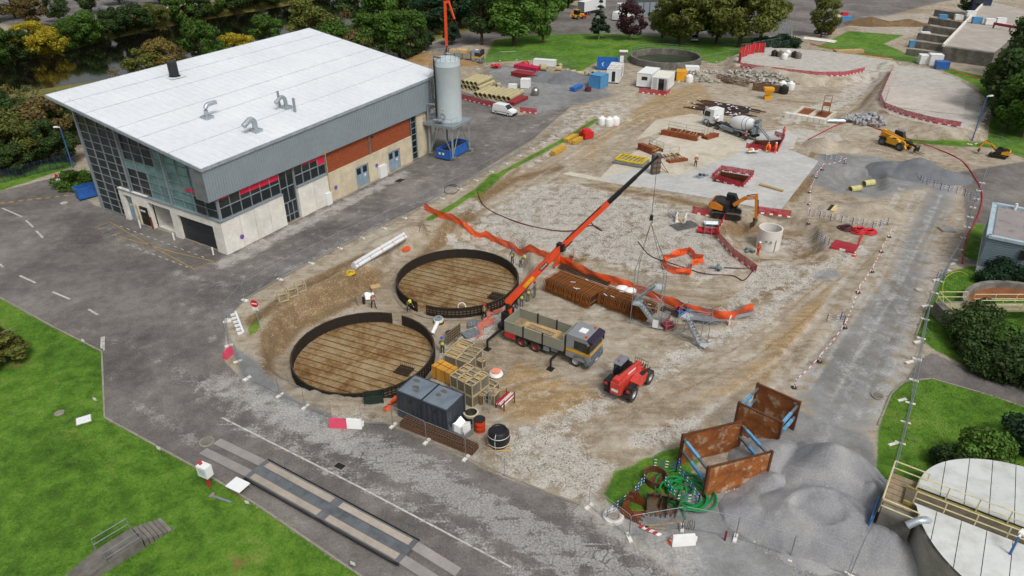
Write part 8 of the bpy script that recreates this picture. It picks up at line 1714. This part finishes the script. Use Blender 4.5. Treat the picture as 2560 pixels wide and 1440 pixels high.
t=thing('backhoe_loader','yellow and red backhoe in front of the white trailer','backhoe',G(1440,48),az((1410,50),(1460,42)));[wheel(t,x,y,.6 if x<1 else.45,.4,MRIMD)for x in(0,2.2)for y in(-.9,.9)];m=MB();m.side([(-.8,.6),(-.8,1.3),(3.0,1.4),(3.1,.6)],-.5,.5);m.build('body',MYEL,t);m=MB();m.bb(-.4,1.0,-.6,.6,1.3,2.6);m.build('cab',MGLS,t);m=MB();m.bb(-.5,1.1,-.65,.65,2.6,2.7);m.build('cab_roof',MYEL,t);m=MB();m.side([(3.2,.2),(4.0,.2),(3.6,.9),(3.2,.8)],-1.1,1.1);m.beam((1.5,.5,1.2),(3.3,.5,.6),.15,.2);m.beam((1.5,-.5,1.2),(3.3,-.5,.6),.15,.2);m.build('front_bucket',MORG,t);m=MB();m.beam((-.8,0,.8),(-2.0,0,2.4),.2,.25);m.beam((-2.0,0,2.4),(-2.8,0,.8),.2,.2);m.build('rear_arm',MYEL,t)
t=thing('far_shed','grey metal shed at the top of the yard','shed',G(1588,46),az((1588,46),(1660,44)));m=MB();m.bb(0,12,0,10,0,6.5);m.build('wall',mat('shed_dark','4d5156',.6,.2,.15,.5),t);m=MB();m.bb(-.2,12.2,-.2,10.2,6.5,6.8);m.build('roof',MGREYCLAD,t);[MB().bb(.6+1.9*k,2.2+1.9*k,-.05,-.01,.2,4.5).build('door_leaf',MSTEELG,t)for k in range(6)];m=MB();m.bb(-5,-.3,0,4,0,4);m.build('side_annex',MWHT,t)
t=thing('red_dumper','red and cream dumper by the far soil heap','dumper',G(2090,52),R(5));[wheel(t,x,y,.6,.4,MRIMD)for x in(0,2.4)for y in(-.9,.9)];m=MB();m.side([(-1,.7),(-1.2,1.6),(1.0,1.6),(1.2,.7)],-1,1);m.build('skip',mat('dumper_cream','cfc8a8',.5),t);m=MB();m.bb(1.3,3.0,-.7,.7,.7,2.4);m.build('engine',MRED,t)
boxy('blue compressor box by the far soil heap',(2113,53),R(0),3.0,1.8,1.4,mat('container_blue','4f8fbf'),'compressor','compressor')
t=thing('scaffold_tripod','tall grey scaffold frame standing before the hedge','scaffold',G(1935,106),R(10));m=MB()
for k in range(6):x=k*1.0;m.tube((x,0,0),(x*.6+1.2,1.2,5),.06,4);m.tube((x,2.4,0),(x*.6+1.2,1.2,5),.06,4);(m.tube((x,0,0),(x*.6+1.7,1.2,5),.05,4))
for z in(1.5,3,4.4):m.tube((z*.25,.25*z,z),(5.4-z*.2,.25*z,z),.05,4)
m.build('frame',MGALV,t)
t=thing('white_tarp','pale sheet lying on the grass below the lone tree','sheet',T(2050,101),az((2020,96),(2085,104)));m=MB();m.add([(-4,-1.3,.1),(4,-1.3,.1),(4,1.3,.1),(-4,1.3,.1),(-4,0,.5),(4,0,.5)],[(0,1,5,4),(4,5,2,3),(0,4,3),(1,2,5)]);m.build('sheet',MCON,t)
# stepped concrete basins and deck at the top right
def cblock(par,P,z0,z1,m_,name):
 m=MB();o=V(par.location);m.prism([(p.x-o.x,p.y-o.y)for p in P],z0,z1);return m.build(name,m_,par)
q0=G(2350,160);t=thing('raised_concrete_deck','raised pale concrete deck with retaining wall at the top right','deck',q0);P=[G(2348,150),G(2475,168),G(2600,60),G(2460,25)];cblock(t,P,0,3.0,MCOND,'retaining_wall');Pd=[p.lerp(sum(P,V((0,0,0)))/4,.03)for p in P];cblock(t,Pd,3.0,3.06,mat('deck_pale','a8a096',.9,0,.12,.2,.1,'8f8a84',.6,.2),'deck_surface')
m=MB();a,b=P[0]-q0,P[3]-q0;m.beam(a+V((0,0,3.3)),b+V((0,0,3.3)),.5,.6);m.build('parapet',MCON,t)
bt=thing('stepped_basins','row of stepped open concrete bays left of the raised deck','basins',G(2270,145))
for k in range(6):
 f=k/6;A,B=G(2262+85*f,138-118*f),G(2350+70*f,150-118*f);d=(B-A);s=V((-d.y,d.x,0)).normalized();hh=1.5+.06*k;cblock(bt,[A,B,B+s*.7,A+s*.7],0,hh,MCOND,'bay_wall');cblock(bt,[A+s*.7,B+s*.7,B+s*6.5,A+s*6.5],.0,.2+.05*k,mat('bay_floor','8a7c66',.95,0,.25,.4),'bay_floor')
for k,(u,v,q)in enumerate(((2425,42,3.1),(2440,58,3.1),(2472,62,3.1),(2500,60,3.1),(2355,50,0),(2395,50,0),(2310,95,0),(2283,118,0))):p=G(u,v,q);t=boxy('pale block unit in the top right yard, %s from the deck'%ORD[k],(u,v),R(-15),2.2,1.6,1.5,[MWHTP,mat('container_blue','4f8fbf')][k%3==1]);t.location=p
t=thing('deck_kiosk','dark blue kiosk with windows at the far end of the raised deck','kiosk',G(2425,40),R(-10));m=MB();m.bb(0,5,0,3,0,5.2);m.build('wall',mat('kiosk_navy','2b3550',.6),t);m=MB();m.bb(-.3,5.3,-.3,3.3,5.2,5.5);m.build('roof',MSTEELG,t);m=MB();m.bb(.3,2.4,-.04,-.01,3.2,4.6);m.build('window',MGLS,t)
t=thing('deck_barrier','red rail beam along the raised deck','rail',G(2480,70,3.1),az((2480,70),(2545,82)));m=MB();m.bb(0,14,0,.4,.8,1.4);m.build('beam',mat('beam_darkred','8d2436',.6),t);m=MB();[m.bb(x,x+.3,.05,.35,0,.8)for x in(0,4.5,9,13.5)];m.build('post',MCOND,t)
# -- right edge: grey building, clarifier, covered tank
def rect_building():
 h=4.2;a,b=G(2437,682),G(2485,512,h);a2=G(2437,682);d=V((b.x-a.x,b.y-a.y,0));rz=math.atan2(d.y,d.x);L_=d.length;t=thing('grey_plant_building','grey corrugated building with flat roof at the right edge','building',a,rz);W_=9.0
 m=MB();m.bb(0,L_,-W_,0,0,.9);m.build('plinth',MWHT,t);m=MB();n=int(h/.16)
 for k in range(n):z=.9+(h-.9)*k/n;e=.05 if k%2 else.0;m.bb(-e,L_+e,-W_-e,e,z,z+(h-.9)/n)
 m.build('cladding',mat('clad_blue_grey','7d8f9a',.5,.2,.05,1),t);m=MB();m.bb(.4,L_-.4,-W_+.4,-.4,h,h+.05);m.build('roof',mat('flat_roof','8a8483',.9,0,.12,.5,0,'5e5b5d',.6,.05),t);m=MB()
 for p,q in(((0,0),(L_,0)),((L_,0),(L_,-W_)),((L_,-W_),(0,-W_)),((0,-W_),(0,0))):m.beam((*p,h+.12),(*q,h+.12),.45,.3)
 m.build('parapet',mat('parapet_pale','9fb2bb',.5),t);m=MB();m.bb(-.3,-.05,-3.6,-3.1,2.6,3.6);m.build('wall_vent',MBLKM,t);m=MB();m.cyl(L_-.5,-2,h,h+.8,.15,8);m.build('flue',MWHT,t)
rect_building()
c=G(2570,800);t=lathe_thing('round_clarifier','rust-stained round clarifier basin at the right edge','basin',(c.x+.5,c.y,0),[('wall',[(5.6,-.6),(5.6,.9),(6.1,.9),(6.1,0)],MCOND,40),('floor',[(0,-.5),(5.6,.3)],mat('clarifier_rust','7d4a2a',.8,0,.3,.5),40)])
m=MB();m.bb(-8.5,6,-.6,.6,1.3,1.5);m.build('bridge',mat('bridge_lichen','8f8a6c',.9,0,.2,1,.2),t);[rail(MB(),[(x,y,1.5)for x in np.linspace(-6,6,7)],1.0,.04).build('bridge_rail',mat('rail_cream','c2bb93',.6),t)for y in(-.55,.55)];m=MB();m.tube((-5,-2.2,.5),(4,-2.4,.4),.2,8);m.build('scum_pipe',MRUST,t);m=MB();m.bb(-9.2,-6.2,-1.1,1.1,0,1.4);m.build('pier',MCOND,t);m=MB();rail(m,[(-9.1,-1,1.4),(-9.1,1,1.4),(-6.4,1,1.4)],1.1,.04);m.build('pier_rail',mat('rail_cream','c2bb93'),t)
zc=2.6;c=G(2592,1350,zc);Rk=6.5;t=thing('covered_tank','round tank with pale segmented cover and central walkway at the bottom right','tank',(c.x,c.y,0));m=MB();m.lathe([(Rk,0),(Rk,zc+.06),(Rk-.25,zc+.06)],64);m.build('tank_wall',mat('tank_wall_grey','9a978e',.85,0,.2,.8,.2),t)
a,b=G(2330,1262,zc+.3),G(2560,1350,zc+.3);wd=(b-a).normalized();sw=V((-wd.y,wd.x,0));of=(a-c).dot(sw);MCOV=mat('cover_white','c3c6c4',.6,0,.06,.6,0,'a9aaa6',.64,.15)
for k in range(10):
 for sg in(1,-1):
  x0_,x1_=-Rk+2*Rk*k/10,-Rk+2*Rk*(k+1)/10;f=lambda x:math.sqrt(max(0,Rk*Rk-x*x));gap=of+sg*.75
  y0_,y1_=(sg*f(x0_+.001),sg*f(x1_-.001))
  if sg*(y0_-gap)<=0 and sg*(y1_-gap)<=0:continue
  q=lambda x,y:wd*x+sw*y+V((0,0,zc+.09+.5*(1-min(1,abs(y-gap)/Rk))));m=MB();xs_=np.linspace(x1_-.02,x0_+.02,7);m.quad(q(x0_+.02,gap),q(x1_-.02,gap),*[q(x,sg*max(sg*gap+.01,f(x)+.04))for x in xs_]);m.build('cover_segment',MCOV,t)
m=MB();m.obox(wd*(-Rk-.5)+sw*(of-.6)+V((0,0,zc)),wd*(2*Rk+1),sw*1.2,V((0,0,.35)));m.build('walkway',mat('walkway_brown','5d5444',.9,0,.3,1.5,.3),t)
for sg in(-.7,.7):m=MB();m.obox(wd*(-Rk-.5)+sw*(of+sg-.08)+V((0,0,zc+.2)),wd*(2*Rk+1),sw*.16,V((0,0,.25)));m.build('edge_beam',mat('edge_lichen','8f8348',.9,0,.3,2,.2),t);m=MB();rail(m,[wd*x+sw*(of+sg)+V((0,0,zc+.4))for x in np.linspace(-Rk,Rk,9)],1.05,.04);m.build('walkway_rail',mat('rail_cream','c2bb93'),t)
m=MB();q=wd*(-Rk+.6)+sw*(of-2.0)+V((0,0,zc));m.path([q+V((-.7,0,.1)),q+V((-.2,0,.5)),q+V((.3,0,.55)),q+V((.7,0,.2))],.24,10);m.build('vent_elbow',mat('duct_zinc','a9b3ba'),t,smooth=True)
p=G(2275,1330);t=thing('tank_stair_pier','dark concrete pier with cream railings left of the covered tank','pier',p,math.atan2(-sw.y,-sw.x));A=G(2268,1205,zc);B=G(2232,1325,zc);t.location=(A.x,A.y,0);t.rotation_euler=(0,0,math.atan2(B.y-A.y,B.x-A.x))
m=MB();m.bb(-.2,3.6,-.9,.9,0,zc);m.build('pier',MCOND,t);m=MB();[m.bb(-.2+k*.5,.25+k*.5,-.95,.95,zc,zc+.12)for k in range(6)];m.build('decking',MWOODG,t);m=MB();rail(m,[(3.7,-1,zc),(-.2,-1,zc),(-.2,1,zc)],1.1,.045);rail(m,[(3.7,1,zc),(3.7,-1,zc)],1.1,.045);m.build('pier_rail',mat('rail_cream','c2bb93'),t);m=MB();m.obox((1.5,-1.25,0),(2.4,0,0),(0,.08,0),(0,0,1.9));m.build('blue_board',mat('board_blue','2f7fc4',.5),t)
t=thing('blue_board','bright blue board lying on the grass at the right edge','board',T(2515,1102),az((2475,1090),(2540,1118)));m=MB();m.bb(-1.2,1.2,-.45,.45,.05,.12);m.build('sheet',mat('board_blue','2f7fc4',.5),t);m=MB();m.bb(-1.2,1.2,-.4,-.3,0,.05);m.bb(-1.2,1.2,.3,.4,0,.05);m.build('batten',MWOODG,t)
# -- trees
def leaf_mesh(name,lobes,n,size,flat=.35,seed=1):
 r=np.random.RandomState(seed);L_=np.array(lobes);w_=L_[:,3]**2;idx=r.choice(len(L_),n,p=w_/w_.sum());d=r.normal(size=(n,3));d/=np.linalg.norm(d,axis=1)[:,None];rad=L_[idx,3]*(1-.45*r.rand(n)**2)*r.uniform(.85,1.12,n);sq=L_[idx,4]if L_.shape[1]>4 else 1.0
 P=L_[idx,:3]+d*rad[:,None]*np.stack([np.ones(n),np.ones(n),np.ones(n)*sq],1);nn=d+r.normal(size=(n,3))*.55;nn/=np.linalg.norm(nn,axis=1)[:,None];t_=np.cross(nn,r.normal(size=(n,3)));t_/=np.linalg.norm(t_,axis=1)[:,None];b_=np.cross(nn,t_);s=size*r.uniform(.5,1.2,n)[:,None]
 v=np.stack([P-t_*s,P-b_*s*.6,P+t_*s,P+b_*s*.6-nn*s*.15],1).reshape(-1,3);me=bpy.data.meshes.new(name);me.vertices.add(4*n);me.vertices.foreach_set('co',v.ravel().astype(np.float32));me.loops.add(4*n);me.polygons.add(n);me.loops.foreach_set('vertex_index',np.arange(4*n,dtype=np.int32));me.polygons.foreach_set('loop_start',(np.arange(n)*4).astype(np.int32));me.update(calc_edges=True);return me
def leafmat():
 t=NT('foliage');oi=t.n('ShaderNodeObjectInfo');ge=t.n('ShaderNodeNewGeometry');p=t.n('ShaderNodeTexCoord').outputs['Object'];n=t.noise(p,.35,3);v=t.math('ADD',t.math('MULTIPLY',t.rng(ge.outputs['Random Per Island'],0,1,.5,1.35),.7),t.math('MULTIPLY',t.rng(n,.3,.7,.5,1.4),.3));hv=t.n('ShaderNodeHueSaturation');t.l(oi.outputs['Color'],hv.inputs['Color']);t.l(v,hv.inputs['Value']);t.l(t.rng(ge.outputs['Random Per Island'],0,1,.475,.52),hv.inputs['Hue']);t.l(hv.outputs[0],t.b.inputs['Base Color']);t.b.inputs['Roughness'].default_value=.65;t.b.inputs['Specular IOR Level'].default_value=.2
 tr=t.n('ShaderNodeBsdfTranslucent');t.l(hv.outputs[0],tr.inputs[0]);mx_=t.n('ShaderNodeMixShader');mx_.inputs[0].default_value=.25;t.l(t.b.outputs[0],mx_.inputs[1]);t.l(tr.outputs[0],mx_.inputs[2]);t.l(mx_.outputs[0],t.out.inputs[0]);return t.m
MLEAF=leafmat();MBARK=mat('bark','4a4034',.95,0,.3,2,.3);MBARKP=mat('bark_pale','8f8778',.9,0,.25,2)
def lob(seed,n,rx,rz_,z0,r0,r1,cone=False):
 r=random.Random(seed);o=[]
 for k in range(n):
  a,u,q=r.uniform(0,6.28),r.uniform(-1,1),r.uniform(.35,.95);z=z0+rz_+u*rz_*.85;w_=math.sqrt(max(0,1-u*u))if not cone else(1-(u+1)/2)
  o.append((rx*q*w_*math.cos(a),rx*q*w_*math.sin(a),z,r.uniform(r0,r1)*(1 if not cone else.4+.6*w_),.75 if not cone else.4))
 return o
CROWN={'broad':[leaf_mesh('crown',lob(s,34,4.2,3.7,1.6,.6,1.7),6500,.27,seed=s)for s in(1,2,3)],'tall':[leaf_mesh('crown',lob(s,34,2.6,5.0,1.5,.8,1.6),6500,.26,seed=s)for s in(4,5)],'bush':[leaf_mesh('crown',lob(s,22,1.7,1.4,-.3,.5,.95),5200,.15,seed=s)for s in(6,7,8)],'conifer':[leaf_mesh('crown',lob(9,60,2.7,4.6,1.2,.5,1.2,True),6500,.22,seed=9)],'thin':[leaf_mesh('crown',lob(s,26,2.2,4.0,1.6,.5,1.1),1500,.2,seed=s)for s in(10,11)]}
for l in CROWN.values():
 for me in l:me.materials.append(MLEAF)
def trunk_mesh(h,r,seed,m_):
 q=random.Random(seed);m=MB();m.path([V((0,0,-.3)),V((.08,.05,h*.3)),V((-.05,.1,h*.65)),V((.05,0,h))],[r,r*.8,r*.5,r*.15],8)
 for k in range(8):a=q.uniform(0,6.28);z=h*q.uniform(.3,.75);e=h*q.uniform(.2,.32);p=V((0,0,z));m.path([p,p+V((math.cos(a)*e*.5,math.sin(a)*e*.5,e*.4)),p+V((math.cos(a)*e,math.sin(a)*e,e*.75))],[r*.4,r*.25,r*.06],5)
 o=m.build('trunk',m_);me=o.data;bpy.data.objects.remove(o);return me
TRK={'broad':trunk_mesh(6.5,.28,1,MBARK),'tall':trunk_mesh(9,.28,2,MBARK),'bush':trunk_mesh(1.6,.09,3,MBARK),'conifer':trunk_mesh(9,.22,4,MBARKP),'thin':trunk_mesh(9,.14,5,MBARKP)}
HT={'broad':9.0,'tall':11.5,'bush':2.6,'conifer':10.4,'thin':9.6}
COLS={'g':'4b6a28','d':'40552b','y':'a89a2c','o':'686e34','b':'6a5d38','p':'55353a','l':'5f8235','k':'2b452e','br':'857740'}
def tree(label,u,v,h,kind,col,wide=1.0,z=None):
 p=T(u,v);s=h/HT[kind];k=rnd.randrange(len(CROWN[kind]));t=thing('shrub' if kind=='bush' else 'tree',label,'shrub' if kind=='bush' else 'tree',(p.x,p.y,p.z-.05),rnd.uniform(0,6.28));t.scale=(s*wide*rnd.uniform(.88,1.15),s*wide*rnd.uniform(.88,1.15),s*rnd.uniform(.92,1.06))
 o=link('crown',CROWN[kind][k],t);o.color=hx(COLS[col],rnd.uniform(.85,1.15));link('trunk',TRK[kind],t);return t
TL=[]
def row(fmt,items):
 for k,(u,v,h,kd,c,w_)in enumerate(items):tree(fmt%ORD[k],u,v,h,kd,c,w_)
CN={'g':'green','d':'dark green','y':'yellow','o':'olive green','b':'brownish','l':'light green','k':'blackish green','p':'purple','br':'straw-coloured'}
def grove(place,items):
 cnt={}
 for u,v,h,kd,c,w_ in items:
  q=(kd=='bush',c);cnt[q]=cnt.get(q,0)+1;tree('%s %s %s, %s such from left'%(CN[c],'shrub' if kd=='bush' else 'tree',place,ORD[cnt[q]-1]),u,v,h,kd,c,w_)
grove('on the far river bank',[(-70,180,10,'broad','d',1.1),(5,172,10,'broad','g',1.0),(60,160,8,'broad','d',1.2),(95,152,9.5,'broad','y',1.1),(140,150,8,'broad','y',1.0),(180,132,8,'broad','g',1.1),(225,120,9,'broad','g',1.2),(262,110,7,'broad','d',1.2),(300,98,9,'broad','d',1.1),(345,88,9,'broad','d',1.2),(388,78,8,'broad','o',1.1),(420,66,7,'thin','o',1.0),(455,66,9,'broad','g',1.2),(500,58,9,'broad','d',1.2),(545,48,9,'broad','g',1.2),(590,40,9,'broad','d',1.2),(640,30,10,'broad','d',1.2),(690,22,9,'broad','g',1.2),(740,12,10,'broad','d',1.2),(800,4,10,'broad','d',1.3),(860,-8,10,'broad','d',1.3)])
grove('beyond the far road at the top left',[(-40,60,12,'broad','b',1.2),(40,48,11,'broad','br',1.2),(90,70,8,'broad','b',1.2),(150,55,9,'broad','d',1.0),(230,35,10,'broad','d',1.1),(300,12,9,'broad','d',1.2),(400,10,9,'broad','g',1.2),(470,5,10,'broad','d',1.3),(540,-10,11,'broad','d',1.3),(620,-20,11,'broad','g',1.3),(-120,80,12,'broad','d',1.3)])
grove('between the river and the glazed hall front',[(-60,300,10,'broad','d',1.2),(10,320,7,'broad','g',1.0),(50,330,8,'thin','br',1.1),(95,320,8,'thin','o',1.2),(130,330,5,'broad','b',1.1),(20,360,8,'broad','d',1.2),(75,370,8,'broad','d',1.2),(130,375,8,'broad','b',1.2),(165,360,7,'broad','d',1.1),(25,405,7,'broad','o',1.2),(80,412,6.5,'broad','o',1.1),(125,402,6,'broad','d',1.2),(-40,420,8,'broad','d',1.2),(165,405,5,'broad','d',1.2),(192,468,2.6,'bush','g',1.3),(180,350,6,'broad','d',1.2),(110,350,6,'broad','d',1.3),(-10,440,6,'broad','d',1.2),(50,435,4.5,'broad','d',1.3)])
grove('behind the hall roof',[(300,240,6,'thin','b',1.0),(375,208,7.5,'broad','o',1.1),(425,205,8.5,'broad','br',1.0),(465,200,7,'thin','b',1.0),(515,185,10.5,'broad','g',1.0),(555,180,7,'broad','g',1.0),(595,165,7,'broad','y',1.0),(625,160,6.5,'broad','y',1.0),(675,130,9,'broad','g',1.1),(765,130,13,'tall','o',1.2),(810,150,12,'tall','o',1.2),(845,160,9,'broad','g',1.1),(875,140,12,'thin','b',.6),(900,170,8,'broad','b',1.1),(930,160,12,'broad','g',1.0),(955,130,15,'tall','l',1.3),(1000,150,11,'broad','g',1.2),(1030,150,8,'broad','d',1.1)])
grove('in the belt above the pipe yard',[(900,60,14,'broad','d',1.2),(960,40,14,'broad','d',1.3),(1030,60,13,'broad','d',1.3),(1080,85,11,'broad','k',1.2),(1100,40,14,'broad','d',1.3),(1150,70,13,'broad','k',1.2),(1205,112,15,'tall','d',1.3),(1180,40,14,'broad','d',1.3),(1285,115,15.5,'tall','l',1.4),(1240,60,15,'broad','g',1.3),(1310,80,14,'broad','g',1.2),(1358,108,13.5,'broad','l',.9),(1350,50,14,'broad','g',1.2),(1250,20,15,'broad','d',1.4),(1330,10,14,'broad','d',1.4),(1100,0,14,'broad','d',1.4),(1000,0,14,'broad','d',1.4),(1420,20,9,'broad','d',1.2),(1130,110,5,'broad','k',1.2),(1060,125,5,'broad','k',1.2)])
grove('on the back lawn',[(1497,98,11,'conifer','k',1.0),(1573,101,9,'broad','p',.95),(1695,112,13,'broad','o',1.1),(1740,98,14,'broad','o',1.1),(1790,108,14,'broad','o',1.2),(1848,118,15,'broad','o',1.25),(1900,100,13,'broad','o',1.0),(1655,96,9,'broad','o',.9),(2052,93,10.5,'broad','o',.95),(1905,122,3,'bush','k',1.6),(1935,122,3,'bush','k',1.6),(1962,122,3.4,'bush','k',1.6),(2420,35,6,'broad','d',1.2)])
grove('at the right edge',[(2545,300,14,'broad','d',1.0),(2520,270,11,'broad','d',1.0),(2580,250,14,'broad','d',1.1),(2620,330,12,'broad','d',1.1),(2500,250,8,'broad','d',1.0),(2515,330,8,'broad','d',1.0),(2555,345,10,'broad','g',1.0),(2480,235,6,'broad','g',1.0),(2560,200,13,'broad','d',1.1)])
grove('in the hedge by the clarifier',[(2425,850,2.8,'bush','d',1.2),(2440,890,2.6,'bush','d',1.3),(2475,880,3.0,'bush','g',1.2),(2510,925,2.8,'bush','d',1.3),(2450,810,2.4,'bush','d',1.1),(2545,935,3.0,'bush','d',1.3),(2490,925,2.2,'bush','d',1.3),(2590,950,3,'bush','d',1.4),(2500,700,2.4,'bush','k',1.2),(2535,695,2.6,'bush','k',1.2),(2565,700,2.8,'bush','k',1.3),(2475,705,1.8,'bush','k',1.2),(2440,925,1.7,'bush','d',1.3)])
grove('beside the covered tank',[(2448,1172,3.0,'bush','l',.9),(2385,1175,2.0,'bush','d',1.1),(2360,1165,1.3,'bush','d',1.2),(2590,1120,3.0,'bush','k',1.1),(2415,1165,1.8,'bush','d',1.1)])
grove('at the left lawn corner',[(12,905,5.2,'conifer','o',1.5),(-45,880,6,'conifer','o',1.5),(-30,930,4.5,'conifer','o',1.5)])
# blue boundary fence by the river
p,q=T(-40,470),T(190,412);t=thing('boundary_fence','dark blue boundary fence under the trees left of the hall','fence',p);d=q-p;n=14
for k in range(n+1):m=MB();s=d*k/n;m.tube((s.x,s.y,0),(s.x,s.y,1.9),.04,5);m.build('post',mat('fence_navy','24324a',.6),t)
m=MB();[m.beam(d*(j/120),d*(j/120)+V((0,0,1.8)),.015,.015)for j in range(121)];[m.beam(V((0,0,z)),d+V((0,0,z)),.02,.02)for z in(.2,1.0,1.8)];m.build('mesh_infill',mat('fence_navy','24324a',.6),t)['kind']='stuff'
